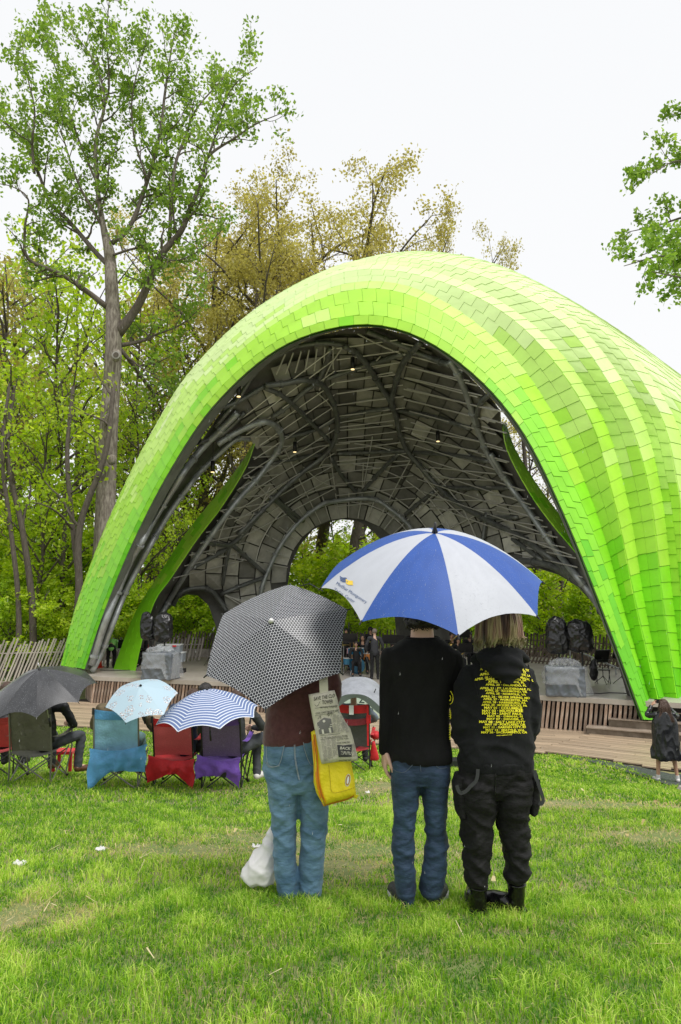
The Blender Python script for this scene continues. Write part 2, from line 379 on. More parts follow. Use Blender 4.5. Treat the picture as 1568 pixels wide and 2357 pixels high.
# ---------------------------------------------------------------- stage
stage = empty('stage', (0, 23, 0), 'raised concrete stage fronted with leaning wooden slats under the green canopy', 'stage')
M_stf = mat('stage_floor', (.36, .32, .275), .35, col2=(.46, .415, .36), vs=1.3, bump=.12, bs=9)
M_slat = mat('slat_wood', (.24, .15, .10), .6, col2=(.38, .30, .24), vs=5, bump=.3, bs=30, stretch=(6, 6, 1), rnd=.5)
M_dark = mat('dark_void', (.015, .013, .012), .9)
SZ = .95
sp = [(-9.6, 25.5), (-9.0, 25.3), (6.0, 20.5), (8.4, 19.45), (11.5, 18.2), (13, 24), (10.5, 33.5), (-10.5, 34.5), (-10.8, 29), (-10.3, 27)]
def prism(poly, z0, z1):
    n = len(poly); V = [(a, b, z0) for a, b in poly] + [(a, b, z1) for a, b in poly]
    return V, [tuple(range(n))[::-1], tuple(range(n, 2 * n))] + [(i, (i + 1) % n, n + (i + 1) % n, n + i) for i in range(n)]
V, F = prism(sp, SZ - .14, SZ); part('stage_floor', V, F, M_stf, stage)
sp2 = [(-9.2, 26), (-8.8, 25.55), (6.1, 20.75), (8.5, 19.7), (11, 18.6), (12, 24), (-10, 34)]
V, F = prism(sp2, 0, SZ - .145); part('stage_base', V, F, M_dark, stage)
jt = B()                                              # board joints in the floor
slat_me = B().box((0, 0, 0), (.075, .04, .86)).me('slat', M_slat)
def along(a, b, step):
    a = np.array(a); b = np.array(b); n = int(np.linalg.norm(b - a) / step); return [a + (b - a) * (i + .5) / n for i in range(n)], math.atan2(b[1] - a[1], b[0] - a[0])
for a, b in ((STG[1], STG[2]), (STG[2], STG[3]), ((-9.0, 25.3), (-9.7, 26.6))):
    pts, an = along(a, b, .125)
    for p in pts:
        if p[0] > 7.6: hgt = .55
        else: hgt = 1
        o = link('slat', slat_me, stage); ORG[o.name] = ORG[stage.name]
        o.location = Vector((p[0], p[1] + .05, .40 + (1 - hgt) * .4)) - Vector((0, 23, 0)); o.rotation_euler = (0, .13 + random.uniform(-.02, .02), an); o.scale = (1, 1, .93 * hgt)
rb = B()
for i in range(34):                                    # floor board seams, thin raised lips
    pass
# back platform strip and low wall behind the band
wl = B(); wl.box((-1, 33.4, SZ + .18), (20, .35, .36)); wl.out('rear_kerb', M_conc, stage)
# steps at the right end
steps = empty('steps', (9, 19, 0), 'mossy wooden steps beside the right foot of the green canopy', 'steps')
M_old = mat('old_step_wood', (.20, .16, .12), .7, col2=(.10, .075, .05), vs=3, bump=.4, bs=15)
M_oldt = mat('old_step_tread', (.35, .29, .23), .5, col2=(.26, .2, .15), vs=3, bump=.3, bs=15)
for i, (a, b, z) in enumerate((((6.9, 19.75), (12.4, 17.0), .17), ((7.55, 19.8), (12.6, 17.35), .40), ((8.0, 20.0), (12.8, 17.7), .62))):
    a = np.array(a); b = np.array(b); d = (b - a) / np.linalg.norm(b - a); nrm = np.array([-d[1], d[0]])
    c = (a + b) / 2 + nrm * .28; an = math.atan2(d[1], d[0]); R = Matrix.Rotation(an, 3, 'Z'); L = np.linalg.norm(b - a)
    B().box((c[0], c[1], z - .10), (L, .55, .2), R).out('riser', M_old, steps); B().box((c[0], c[1] - .01, z + .015), (L + .03, .6, .03), R).out('tread', M_oldt, steps)
mt = np.array([gpt(1402, 1686)[:2], gpt(1422, 1681)[:2], gpt(1530, 1695)[:2], gpt(1530, 1708)[:2], gpt(1500, 1704)[:2]])
V, F = prism(mt.tolist(), .022, .045); o = part('mat', V, F, mat('rubber_mat', (.035, .03, .028), .8, bump=.5, bs=60)); tag(o, 'dark brown mat lying on the deck before the steps', 'mat')
# ---------------------------------------------------------------- picket fences
M_pick = mat('picket_wood', (.30, .27, .23), .75, col2=(.42, .38, .33), vs=3, bump=.3, bs=20, stretch=(6, 6, 1), rnd=.25)
M_pickd = mat('dark_picket_wood', (.115, .085, .065), .8, col2=(.18, .14, .11), vs=3, bump=.3, bs=20, rnd=.3)
def fence(name, line, step, h, z0, lean, m, label, w=.07, rail=True):
    line = np.array(line, float); f = empty(name, (line[0][0], line[0][1], z0), label, 'fence', 'leaning picket fences')
    pk = B().box((0, 0, 0), (w, .025, 1)).me('picket', m); bb = B()
    for i in range(len(line) - 1):
        pts, an = along(line[i], line[i + 1], step)
        for p in pts:
            o = link('picket', pk, f); hh = h * random.uniform(.93, 1.05)
            o.location = Vector((p[0], p[1], z0 + hh / 2)) - f.location; o.scale = (1, 1, hh); o.rotation_euler = (random.uniform(-.03, .03), lean + random.uniform(-.045, .045), an)
        for zz in (.25, .75): bb.tube([(*line[i] + (0, .03), z0 + h * zz), (*line[i + 1] + (0, .03), z0 + h * zz)], .025, 4)
    bb.out('rail', m, f); return f
fence('picket_fence', [(-16.5, 27.0), (-13.0, 27.3), (-10.6, 28.2)], .125, 2.2, -.05, .33, M_pick, 'weathered grey picket fence leaning right, at the left edge beside the canopy foot', .06)
fence('picket_fence', [(-10.6, 29.5), (-6.3, 31.6)], .16, 1.55, .5, .2, M_pick, 'pale picket fence behind the white folding table at the left of the stage')
fence('picket_fence', [(-8.2, 33.8), (-2.5, 35.5)], .14, 1.5, .6, .17, M_pickd, 'dark picket fence behind the plastic tubs and left microphone', .075)
fence('picket_fence', [(-2.5, 35.5), (8.5, 34.2)], .19, 1.5, .6, .03, M_pickd, 'dark picket fence behind the band at the middle of the stage', .075)
fence('picket_fence', [(8.5, 34.2), (13.2, 29.5)], .17, 1.5, .6, .10, M_pickd, 'dark picket fence behind the right black-bagged loudspeakers', .08)
fence('picket_fence', [(7.7, 30.8), (13.2, 26.5)], .17, .95, .8, .42, M_pickd, 'low slanting picket fence along the ramp at the right of the stage', .07)
# ---------------------------------------------------------------- green shingled canopy
canopy = empty('amphitheater_canopy', (0, 23, 0), 'huge pleated bright green shingled canopy arching over the stage', 'canopy')
ST = 'abcdefghijklm'
D0 = [26, 25.6, 25, 24.4, 23.8, 23, 22.3, 21.7, 21.2, 20.7, 20.2, 19.7, 19.3]
def row(px, dd):
    dd = np.interp(range(13), [0, 3, 6, 9, 12], dd) if len(dd) == 5 else np.array(dd, float)
    return np.array([P(x, y, d + e) for (x, y), d, e in zip(px, D0, dd)])
r0 = [(196,1539),(240,1408),(310,1240),(396,1075),(497,928),(640,803),(800,749),(940,765),(1080,852),(1199,987),(1300,1188),(1400,1440),(1480,1656)]
fA = [(190,1538),(233,1406),(302,1235),(388,1067),(487,917),(632,789),(799,729),(946,745),(1090,836),(1210,978),(1311,1184),(1407,1438),(1484,1656)]
R1 = [(176,1536),(215,1395),(283,1215),(370,1045),(465,890),(605,755),(790,672),(950,683),(1122,800),(1247,968),(1350,1190),(1425,1415),(1500,1657)]
V1 = [(170,1536),(208,1393),(277,1212),(363,1040),(457,884),(598,745),(790,655),(966,668),(1150,790),(1275,958),(1372,1180),(1438,1412),(1508,1658)]
R2 = [(160,1534),(197,1390),(265,1205),(350,1025),(443,870),(585,730),(792,628),(985,640),(1185,740),(1340,930),(1412,1150),(1466,1405),(1528,1660)]
V2 = [(155,1533),(192,1388),(260,1200),(343,1018),(435,862),(578,720),(797,618),(1003,628),(1215,738),(1368,925),(1440,1135),(1485,1402),(1540,1662)]
R3 = [(147,1532),(184,1385),(252,1192),(332,1006),(424,850),(568,708),(803,604),(1028,610),(1275,728),(1425,925),(1492,1120),(1527,1400),(1568,1665)]
V3 = [(143,1531),(181,1384),(249,1190),(329,1003),(420,846),(566,700),(812,598),(1045,602),(1300,722),(1455,915),(1517,1110),(1550,1400),(1582,1668)]
R4 = [(142,1531),(180,1384),(248,1188),(327,1000),(418,843),(566,697),(824,592),(1070,596),(1345,728),(1503,922),(1558,1110),(1593,1400),(1612,1672)]
V4 = [(145,1531),(183,1385),(251,1190),(330,1002),(422,845),(570,699),(838,588),(1090,597),(1375,735),(1535,930),(1585,1115),(1615,1400),(1625,1674)]
R5 = [(150,1531),(190,1387),(258,1195),(338,1010),(430,852),(580,705),(860,585),(1120,602),(1420,762),(1590,955),(1640,1130),(1655,1400),(1650,1678)]
V5 = [(154,1531),(195,1389),(264,1199),(345,1016),(438,858),(590,708),(880,583),(1145,612),(1450,782),(1620,975),(1668,1150),(1680,1405),(1665,1680)]
R6 = [(160,1531),(203,1392),(274,1206),(357,1026),(450,868),(606,716),(915,583),(1185,628),(1500,815),(1680,1015),(1725,1180),(1725,1415),(1690,1684)]
V6 = [(164,1531),(209,1395),(282,1211),(366,1032),(460,874),(620,722),(940,586),(1215,645),(1530,838),(1715,1040),(1755,1200),(1745,1420),(1700,1686)]
R7 = [(170,1531),(218,1400),(293,1220),(380,1044),(476,886),(645,735),(985,598),(1270,680),(1600,890),(1790,1100),(1815,1235),(1785,1430),(1720,1690)]
R8 = [(176,1531),(228,1405),(305,1230),(395,1056),(495,898),(680,755),(1040,625),(1350,740),(1700,970),(1890,1180),(1900,1290),(1840,1440),(1745,1695)]
FR = dict(R1=.35, V1=.42, R2=.6, V2=.7)
for nm in 'R1 V1 R2 V2 R3 V3 R4 V4 R5 V5 R6 V6 R7 R8'.split():   # the left shoulder
    L_ = globals()[nm]; f_ = FR.get(nm, 1.)
    for j_, dx_ in ((2, 7), (3, 21), (4, 31), (5, 47)): L_[j_] = (L_[j_][0] + dx_ * f_, L_[j_][1] - (2 * f_ if j_ == 5 else 0))
    if nm in ('V3', 'R4', 'V4', 'R5', 'V5'): L_[6] = (L_[6][0], L_[6][1] + dict(V3=5, R4=8, V4=9, R5=5, V5=4)[nm])
ROWS = [row(r0,[0,0,0,0,0]), row(fA,[.02,.03,.1,.05,.02]), row(R1,[.35,.7,1.3,.45,.1]), row(V1,[.55,1.0,1.95,1.3,.6]), row(R2,[.75,1.3,2.3,.95,.3]),
        row(V2,[.9,1.6,3.2,2.0,.85]), row(R3,[1.05,1.9,3.6,1.5,.5]), row(V3,[1.15,2.2,4.4,2.65,1.15]), row(R4,[1.2,2.5,4.9,2.2,.7]), row(V4,[1.3,2.9,5.7,3.3,1.35]),
        row(R5,[1.45,3.3,6.4,2.9,.95]), row(V5,[1.55,3.7,7.1,3.7,1.3]), row(R6,[1.7,4.1,8.0,3.7,1.2]), row(V6,[1.8,4.5,8.7,4.5,1.6]), row(R7,[1.95,5.0,9.8,4.8,1.6]), row(R8,[2.1,5.6,11.5,6.2,2.2])]
NS = 24
CUR = [spline(r, NS) for r in ROWS]                     # (12*NS+1, 3)
NT = len(CUR[0])
def curve_at(c, t):                                     # t in 0..NT-1
    t = np.clip(t, 0, NT - 1); i = int(min(NT - 2, math.floor(t))); return c[i] + (c[i + 1] - c[i]) * (t - i)
NSTRIP = [1, 2, 1, 2, 1, 2, 1, 2, 1, 2, 1, 2, 1, 2, 3]
STRIPS = []
for k, n in enumerate(NSTRIP):
    for j in range(n): STRIPS.append((CUR[k] + (CUR[k + 1] - CUR[k]) * (j / n), CUR[k] + (CUR[k + 1] - CUR[k]) * ((j + 1) / n), k))
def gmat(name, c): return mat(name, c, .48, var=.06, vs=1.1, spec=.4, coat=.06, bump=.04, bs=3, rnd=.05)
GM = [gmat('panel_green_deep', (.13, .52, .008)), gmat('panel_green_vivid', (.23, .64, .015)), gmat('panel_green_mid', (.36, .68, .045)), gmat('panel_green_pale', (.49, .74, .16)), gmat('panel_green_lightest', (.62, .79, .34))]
panels = []                                             # (size on picture, verts, material index)
rs = random.Random(5)
for si, (A, Bc, k) in enumerate(STRIPS):
    M = (A + Bc) / 2; d = np.r_[0, np.cumsum(np.linalg.norm(np.diff(M, axis=0), axis=1))]; L = d[-1]
    wid = np.linalg.norm(A - Bc, axis=1)
    s = -rs.uniform(0, .5); run = 0; ci = 0
    while s < L:
        wl_ = float(np.interp(s, d, wid)); pl = .52 if wl_ > .3 else .45
        if k >= 8: pl = .62
        e = s + pl; a, b = max(s, 0), min(e, L)
        if b - a > .08:
            ta, tb = np.interp([a, b], d, np.arange(NT))
            q = np.array([curve_at(A, ta), curve_at(A, tb), curve_at(Bc, tb), curve_at(Bc, ta)])
            nrm = np.cross(q[1] - q[0], q[3] - q[0]); nl = np.linalg.norm(nrm)
            c = q.mean(0)
            if nl > 1e-6:
                nrm /= nl; 
                hf = (c[2] - .0) / 16.0                  # height tint: mixed panel greens, with sky sheen painted in paler towards the crown
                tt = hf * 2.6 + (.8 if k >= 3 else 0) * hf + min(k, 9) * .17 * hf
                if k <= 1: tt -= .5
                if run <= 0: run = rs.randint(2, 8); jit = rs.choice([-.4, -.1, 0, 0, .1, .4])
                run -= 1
                if k in (2, 4, 6): tt += .1  # pleat faces turned to the sky get their light painted in, slightly paler
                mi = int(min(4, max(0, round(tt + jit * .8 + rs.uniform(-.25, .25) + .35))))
                panels.append((q, nrm, mi, c))
        s = e
cen = np.mean([p[3] for p in panels], axis=0)
def slab(q, nrm, up):
    # shingle: quad with thickness, one end proud of its neighbour, small joints
    c = q.mean(0); q = c + (q - c) * .985
    o = np.array([.036, .018, .018, .036]) if up else np.array([.018, .036, .036, .018])
    top = q + nrm * o[:, None]; bot = q - nrm * .01
    return np.vstack([bot, top]), [(3, 2, 1, 0), (4, 5, 6, 7), (0, 1, 5, 4), (1, 2, 6, 5), (2, 3, 7, 6), (3, 0, 4, 7)]
built = []
inner = np.array([0, 26, 1.0])
SGN = 1.0 if sum(np.dot(nm, c - inner) for _, nm, _, c in panels) > 0 else -1.0
for q, nrm, mi, c in panels:
    n2 = nrm * SGN
    up = q[0][2] < q[1][2]                              # lower end stands proud
    V, F = slab(q, n2, up)
    view = c - np.array([0, 0, CZ]); pp_ = [proj(v) for v in q]; ar = abs(sum(pp_[i][0] * pp_[(i + 1) % 4][1] - pp_[(i + 1) % 4][0] * pp_[i][1] for i in range(4))) / 2
    vis = np.dot(n2, view) < 0 and 0 < pp_[0][0] < 1568 and 0 < pp_[0][1] < 2356
    built.append((ar if vis else 0, V, F, mi))
built.sort(key=lambda b: -b[0])
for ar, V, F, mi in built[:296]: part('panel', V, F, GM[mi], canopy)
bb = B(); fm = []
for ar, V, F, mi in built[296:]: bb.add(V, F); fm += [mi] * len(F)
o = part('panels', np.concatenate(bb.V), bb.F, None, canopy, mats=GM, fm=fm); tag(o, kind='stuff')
# sheathing under the shingles
M_sheath = mat('green_sheathing', (.03, .13, .005), .7)
G = np.array(CUR)[:, ::4]; nr, nc = G.shape[:2]
gt = np.gradient(G, axis=1); gv = np.gradient(G, axis=0); nG = np.cross(gt, gv); nG /= np.linalg.norm(nG, axis=2)[..., None] + 1e-9; G2 = G - nG * SGN * .11
F = [(i * nc + j, i * nc + j + 1, (i + 1) * nc + j + 1, (i + 1) * nc + j) for i in range(nr - 1) for j in range(nc - 1)]
part('sheathing', G2.reshape(-1, 3), F, M_sheath, canopy, True)
# soffit band just inside the lip
M_soff = mat('grey_soffit', (.20, .21, .20), .5, var=.15, vs=2)
lipc = CUR[0][::4]; 
r0b = [(205,1540),(252,1412),(325,1247),(413,1085),(512,940),(648,812),(800,754),(936,768),(1072,856),(1190,990),(1293,1192),(1394,1444),(1474,1657)]
lip2 = spline(row(r0b, [.35, .8, .9, .5, .3]), NS)[::4]
n = len(lipc); V = np.vstack([lipc, lip2, lip2 + (0, .08, 0)]); F = [(i, i + 1, n + i + 1, n + i) for i in range(n - 1)] + [(n + i, n + i + 1, 2 * n + i + 1, 2 * n + i) for i in range(n - 1)]
part('soffit', V, F, M_soff, canopy)
# ---- underside shell
LIPU = [(207,1538),(254,1410),(328,1247),(415,1086),(513,942),(580,868),(648,813),(720,776),(800,756),(870,753),(936,770),(1010,808),(1072,858),(1135,922),(1152,945)]
HR = [(1153,962),(1156,984),(1166,1032),(1195,1094),(1233,1157),(1276,1214),(1312,1258),(1330,1275)]
LIPR = [(1350,1320),(1394,1440),(1440,1550),(1474,1652)]
RB = [(1455,1640),(1415,1500),(1398,1440),(1372,1395),(1330,1350),(1285,1322),(1240,1308),(1190,1305),(1140,1320),(1100,1350),(1070,1400),(1055,1490)]
BK = [(915,1490),(905,1380),(892,1290),(875,1240),(850,1212),(820,1198),(790,1195),(755,1200),(720,1220),(690,1255),(670,1300),(660,1360),(655,1490)]
SB = [(505,1490),(497,1440),(480,1392),(455,1370),(430,1368),(405,1382),(385,1405),(372,1450),(362,1500)]
L2R = [(319,1490),(325,1455),(354,1381),(389,1332),(451,1240),(508,1165),(561,1077),(583,1033),(585,1013)]
HL = [(548,1014),(497,1047),(455,1086),(426,1138),(398,1174),(362,1222),(322,1304),(283,1380),(236,1500),(224,1540)]
UP = LIPU + HR + LIPR + RB + BK + SB + L2R + HL
ctl = []
def cadd(pts, d): 
    for (x, y), dd in zip(pts, np.broadcast_to(d, (len(pts),)) if np.ndim(d) == 0 else np.interp(np.linspace(0, 1, len(pts)), np.linspace(0, 1, len(d)), d)): ctl.append((x, y, dd))
cadd(LIPU, [26.4, 25.9, 25.4, 25.0, 24.0, 23.2, 22.9, 22.3, 21.6]); cadd(HR, [22.5, 23.6, 25.0, 24.5, 23.2, 22.0]); cadd(LIPR, [20.9, 20.4, 19.9, 19.7]); cadd(RB, [20.3, 21.5, 24, 27, 29, 31])
cadd(BK, [34.5, 35, 35.5, 35, 34.5]); cadd(SB, [33, 33.5, 33, 31.5]); cadd(L2R, [27.9, 28.2, 28.5, 28.6, 28.6]); cadd(HL, [28, 27.4, 26.9, 26.5])
ctl += [(800, 850, 26.5), (800, 950, 30), (820, 1050, 33.2), (820, 1130, 34.8), (620, 940, 26.5), (640, 1060, 30.5), (700, 900, 26.5), (560, 1250, 32.5), (450, 1330, 31.5), (580, 1400, 34), (960, 870, 26.5), (1050, 1000, 28), (1000, 1100, 32), (1150, 1150, 28.5), (1200, 1230, 27.5), (980, 1250, 33.5), (1290, 1290, 25.5), (1350, 1340, 22.5)]
ctl = np.array(ctl, float)
def rbf_fit(c):
    X = c[:, :2] / 1000; d = np.linalg.norm(X[:, None] - X[None], axis=2); K = d + np.eye(len(X)) * -1e-3 * 0
    A = np.block([[K + 2e-3 * np.eye(len(X)), np.c_[np.ones(len(X)), X]], [np.c_[np.ones(len(X)), X].T, np.zeros((3, 3))]])
    w = np.linalg.solve(A, np.r_[c[:, 2], 0, 0, 0]); return X, w
RX, RW = rbf_fit(ctl)
def UD(x, y):
    p = np.array([x, y]) / 1000; d = np.linalg.norm(RX - p, axis=1); return float(d @ RW[:-3] + RW[-3] + RW[-2:] @ p)
M_shell = mat('shell_underside', (.14, .137, .125), .6, col2=(.055, .053, .048), vs=.8)
V2, F2 = cdt_fill(UP, 26.0)
V = np.array([P(x, y, UD(x, y) + .25) for x, y in V2]); Vb = np.array([P(x, y, UD(x, y) + .25) + (0, .12, .12) for x, y in V2])
part('shell_underside', V, F2, M_shell, canopy, True)
UPA = np.array(UP, float)
# underside panels: staggered plates that follow rings about the rear arch
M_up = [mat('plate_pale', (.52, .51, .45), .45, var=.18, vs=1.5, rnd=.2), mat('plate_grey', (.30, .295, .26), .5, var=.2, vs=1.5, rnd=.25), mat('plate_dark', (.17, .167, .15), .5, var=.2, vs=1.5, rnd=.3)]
plates = []; cx0, cy0 = 800, 1330
def U3(x, y, off=0.): 
    p = P(x, y, UD(x, y)); v = p - np.array([0, 0, CZ]); return p - v / np.linalg.norm(v) * off
rr = 138.; ri = 0
while rr < 760:
    dr = 34 + rr * .012; nang = max(6, int(rr * math.pi * 1.35 / 40)); 
    for j in range(nang):
        a0 = -.35 + (math.pi + .7) * (j + (ri % 2) * .5) / nang; a1 = a0 + (math.pi + .7) / nang
        cs = [(cx0 + (rr + f * dr) * math.cos(a) * 1.02, cy0 - (rr + f * dr) * math.sin(a)) for a, f in ((a0, 0), (a1, 0), (a1, 1), (a0, 1))]
        cm = np.mean(cs, axis=0)
        if inside(*cm, UPA) and sum(inside(*c, UPA) for c in cs) >= 4: plates.append((cs, rr, cm))
    rr += dr; ri += 1
bs_ = B(); fm = []; cnt = 0
for cs, rr, cm in plates:
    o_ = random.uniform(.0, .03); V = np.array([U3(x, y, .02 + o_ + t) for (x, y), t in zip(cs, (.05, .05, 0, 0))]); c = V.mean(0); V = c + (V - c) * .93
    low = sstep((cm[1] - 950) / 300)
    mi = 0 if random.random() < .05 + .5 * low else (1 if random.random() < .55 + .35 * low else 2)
    nrm = (np.array([0, 0, CZ]) - c); nrm /= np.linalg.norm(nrm); Vv = np.vstack([V + (-nrm) * .05, V]); F = [(3, 2, 1, 0), (4, 5, 6, 7), (0, 1, 5, 4), (1, 2, 6, 5), (2, 3, 7, 6), (3, 0, 4, 7)]
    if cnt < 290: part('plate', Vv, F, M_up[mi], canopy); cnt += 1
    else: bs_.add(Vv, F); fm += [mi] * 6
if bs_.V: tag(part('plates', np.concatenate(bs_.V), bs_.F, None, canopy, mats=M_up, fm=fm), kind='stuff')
# ---- steel tubes
M_tube = mat('steel_tube', (.16, .168, .16), .42, metal=.35, var=.25, vs=3)
M_tubel = mat('galvanised_tube', (.36, .38, .38), .42, metal=.4, var=.2, vs=3)
c3 = lambda *q: [(376.3 + .52 * a, 690 + .52 * b) for a, b in q]
cL = lambda *q: [(125.4 + .44 * a, 940.8 + .44 * b) for a, b in q]
cR = lambda *q: [(815.4 + .48 * a, 940.8 + .48 * b) for a, b in q]
TUBES = [
 (c3((800,205),(860,240),(910,300),(960,380),(1000,440),(1030,520),(1045,590),(1080,670),(1130,730),(1200,810),(1260,870),(1350,930),(1450,985),(1568,1040)) + [(1240,1265),(1290,1300),(1340,1345),(1385,1405),(1425,1490)], .13, .45, 0),
 (c3((1140,190),(1090,240),(1050,300),(1025,380),(1010,450),(1030,520)), .13, .4, 0),
 (c3((900,140),(1000,180),(1080,210),(1140,240),(1200,265),(1270,290)), .12, .3, 0),
 (c3((1270,270),(1310,340),(1350,440),(1380,540),(1410,620),(1440,690),(1510,790)) + cR((650,210),(720,330),(830,480),(940,640),(1040,770),(1130,880),(1200,990),(1245,1080)), .13, .5, 1),
 (c3((1450,415),(1405,455),(1388,510),(1395,580)), .10, .4, 0),
 (c3((450,380),(540,370),(620,355),(700,375),(740,430),(765,500),(770,570),(750,640),(700,700),(620,760),(540,830),(480,890),(410,960),(330,1040)) , .13, .45, 0),
 (c3((450,390),(520,420),(580,470),(640,530),(700,590),(745,640)), .11, .35, 0),
 (c3((240,640),(300,600),(380,560),(450,540),(500,560),(525,610),(510,660),(470,720)) + cL((1050,380),(940,500),(780,720),(650,920),(560,1075)), .14, .55, 1),
 (c3((480,520),(540,480),(620,410),(690,350),(740,215)), .11, .3, 0),
 (c3((780,520),(900,495),(1005,480)), .11, .3, 0), (c3((1040,490),(1200,520),(1360,570)), .11, .3, 0),
 (c3((540,610),(660,580),(760,530)), .10, .3, 0), (c3((480,725),(600,700),(700,685)), .10, .3, 0),
 (c3((770,680),(900,675),(1080,668)), .10, .3, 0), (c3((1110,675),(1300,690),(1440,715)), .10, .3, 0), (c3((1230,830),(1380,835),(1540,830)), .10, .3, 0), (c3((1420,965),(1568,962)), .10, .3, 0),
 (c3((720,350),(880,295),(1060,240)), .11, .3, 0), (c3((590,205),(700,190),(800,200)), .10, .3, 0),
 (cL((1075,1000),(1090,920),(1130,820),(1180,720),(1280,590),(1400,500)) + c3((740,895),(850,880),(940,885),(1010,930),(1070,980),(1110,1030)) + [(975,1260),(995,1340),(1003,1400)], .13, .4, 1),
 (c3((860,860),(800,790),(740,700)), .12, .35, 0), (c3((880,850),(950,770),(1040,680)), .12, .35, 0), (c3((1070,950),(1130,900),(1195,850)), .11, .3, 0),
 (c3((620,980),(560,930),(480,870)), .11, .3, 0), (cL((930,710),(1010,780),(1100,860)), .12, .35, 0), (cL((915,730),(900,800),(880,920)), .10, .35, 0), (cL((930,715),(850,760),(780,800),(700,840)), .12, .35, 0), (cL((1270,590),(1200,520),(1130,460)), .11, .35, 0),
 (cL((620,1030),(660,960),(750,935),(820,950),(870,1010),(900,1060)), .14, .3, 0), (cL((870,970),(980,925),(1100,880)), .12, .35, 0), (cL((775,700),(850,706),(920,712),(1000,640),(1100,520)), .12, .35, 0),
 (cL((960,20),(850,130),(780,200),(690,310),(600,450),(520,580),(460,690),(390,810),(330,960),(265,1120),(195,1340)), .15, .35, 1),
 (cL((1020,160),(950,160),(835,262),(750,345),(690,425),(620,520),(545,640),(455,800),(372,960),(320,1090),(250,1270),(200,1370)), .12, .25, 1),
 (c3((210,490),(280,470),(350,440),(450,380)), .10, .3, 0), (c3((230,560),(330,440),(400,330),(480,260),(600,200)), .10, .3, 0), (c3((120,640),(250,600),(360,500)), .10, .3, 0),
 ([(1085,1330),(1130,1300),(1190,1290),(1250,1297),(1300,1318),(1345,1352),(1385,1400)], .14, .3, 0), ([(1180,1240),(1250,1290)], .11, .3, 0), ([(1120,1180),(1110,1250),(1085,1330)], .11, .35, 0),
]
for pts, r, off, kind in TUBES:
    r *= .88
    s = spline(pts, 5); W3 = np.array([U3(x, y, off) for x, y in s]); W3[1:-1] = .25 * W3[:-2] + .5 * W3[1:-1] + .25 * W3[2:]
    t = B().tube(W3, r, 10); o = t.out('steel_tube', M_tubel if kind else M_tube, canopy, True)
    # collars where the pieces bolt together
    for i in range(4, len(W3) - 1, 9):
        T = W3[i + 1] - W3[i]; T /= np.linalg.norm(T); B().tube([W3[i] - T * .05, W3[i] + T * .05], r * 1.35, 10).out('collar', M_tubel if kind else M_tube, o)
# ---- thin purlins
M_pur = mat('purlin', (.64, .63, .58), .5, metal=.2)
PUR = []
for yl, yr in ((330,285),(365,320),(415,375),(465,430),(545,500),(578,555),(632,615)): PUR.append(c3((775, yl), (1015, yr)))
for yl, yr in ((240,330),(290,380),(345,430),(395,470),(440,520),(565,625),(610,670)): PUR.append(c3((1065, yl), (1390, yr)))
for yl, yr in ((740,770),(785,800),(925,930),(885,890)): PUR.append(c3((1175, yl), (1470, yr)))
for q in ((1110,250),(1150,290),(1240,340)): pass
for yl in (470, 520, 560, 640, 690): PUR.append(c3((1410, yl), (1520, yl + 30)))
for k in range(0): PUR.append(c3((470 + k * 22, 560 - k * 8), (640 + k * 14, 420 + k * 22)))
for k in range(7): PUR.append(c3((540 + k * 35, 240 + k * -6), (500 + k * 42, 330 - k * 4)))
PUR += [c3((240, 440), (460, 330), (680, 240), (900, 120)), c3((690, 400), (740, 290), (800, 200)), c3((700, 730), (900, 722), (1090, 712)), c3((885, 720), (880, 850)), c3((680, 410), (740, 470), (775, 560), (740, 660), (690, 740)), c3((860, 150), (980, 210), (1100, 255)), c3((1100, 700), (1180, 820), (1260, 900), (1330, 960)), c3((620, 740), (690, 800), (760, 830)), c3((900, 320), (960, 250))]
PUR += [c3((410, 960), (470, 830)), c3((1230, 990), (1340, 1060))]
for a in range(8, 176, 9):
    a = math.radians(a)
    if math.degrees(a) > 20: PUR.append([(800 + r * math.cos(a), 1330 - r * math.sin(a)) for r in (140, 196)])
    if int(math.degrees(a)) % 2 == 0: PUR.append([(800 + r * math.cos(a), 1330 - r * math.sin(a)) for r in (205, 330)])
for k in range(0): PUR.append(cL((760 + k * 34, 470 + k * 12 - 200 + k * 3), (890 + k * 30, 560 - 120 + k * 6)))
for k in range(8): PUR.append(cL((870 + k * 25, 960 + k * 12), (1000 + k * 22, 1040 - k * 10)))
def clipline(x0, y0, x1, y1, st=14):
    n = int(math.hypot(x1 - x0, y1 - y0) / st) + 1; run = []; 
    for i in range(n + 1):
        x, y = x0 + (x1 - x0) * i / n, y0 + (y1 - y0) * i / n
        if inside(x, y, UPA) and inside(x + 8, y, UPA) and inside(x - 8, y, UPA) and inside(x, y - 8, UPA) and inside(x, y + 8, UPA): run.append((x, y))
        else:
            if len(run) > 3: yield run
            run = []
    if len(run) > 3: yield run
GEN = []
for i in range(15):
    y = 790 + i * 26; GEN += list(clipline(925 + i * 3, y, 1420, y + 105 + i * 4)); GEN += list(clipline(775, y + 12, 915 + i * 3, y - 8))
for i in range(13): GEN += list(clipline(560 - i * 2, 960 + i * 24, 770, 800 + i * 27))
for i in range(12): GEN += list(clipline(1120 + i * 8, 1120 + i * 19, 1420, 1150 + i * 22))
for i in range(14): GEN += list(clipline(400 + i * 12, 1330 - i * 25, 560 + i * 9, 1290 - i * 22))
for rr in (175, 215, 262, 310): 
    for a0 in range(5, 170, 28): PUR.append([(800 + rr * math.cos(math.radians(a)), 1330 - rr * math.sin(math.radians(a))) for a in (a0, a0 + 13, a0 + 26)])
np2 = 0
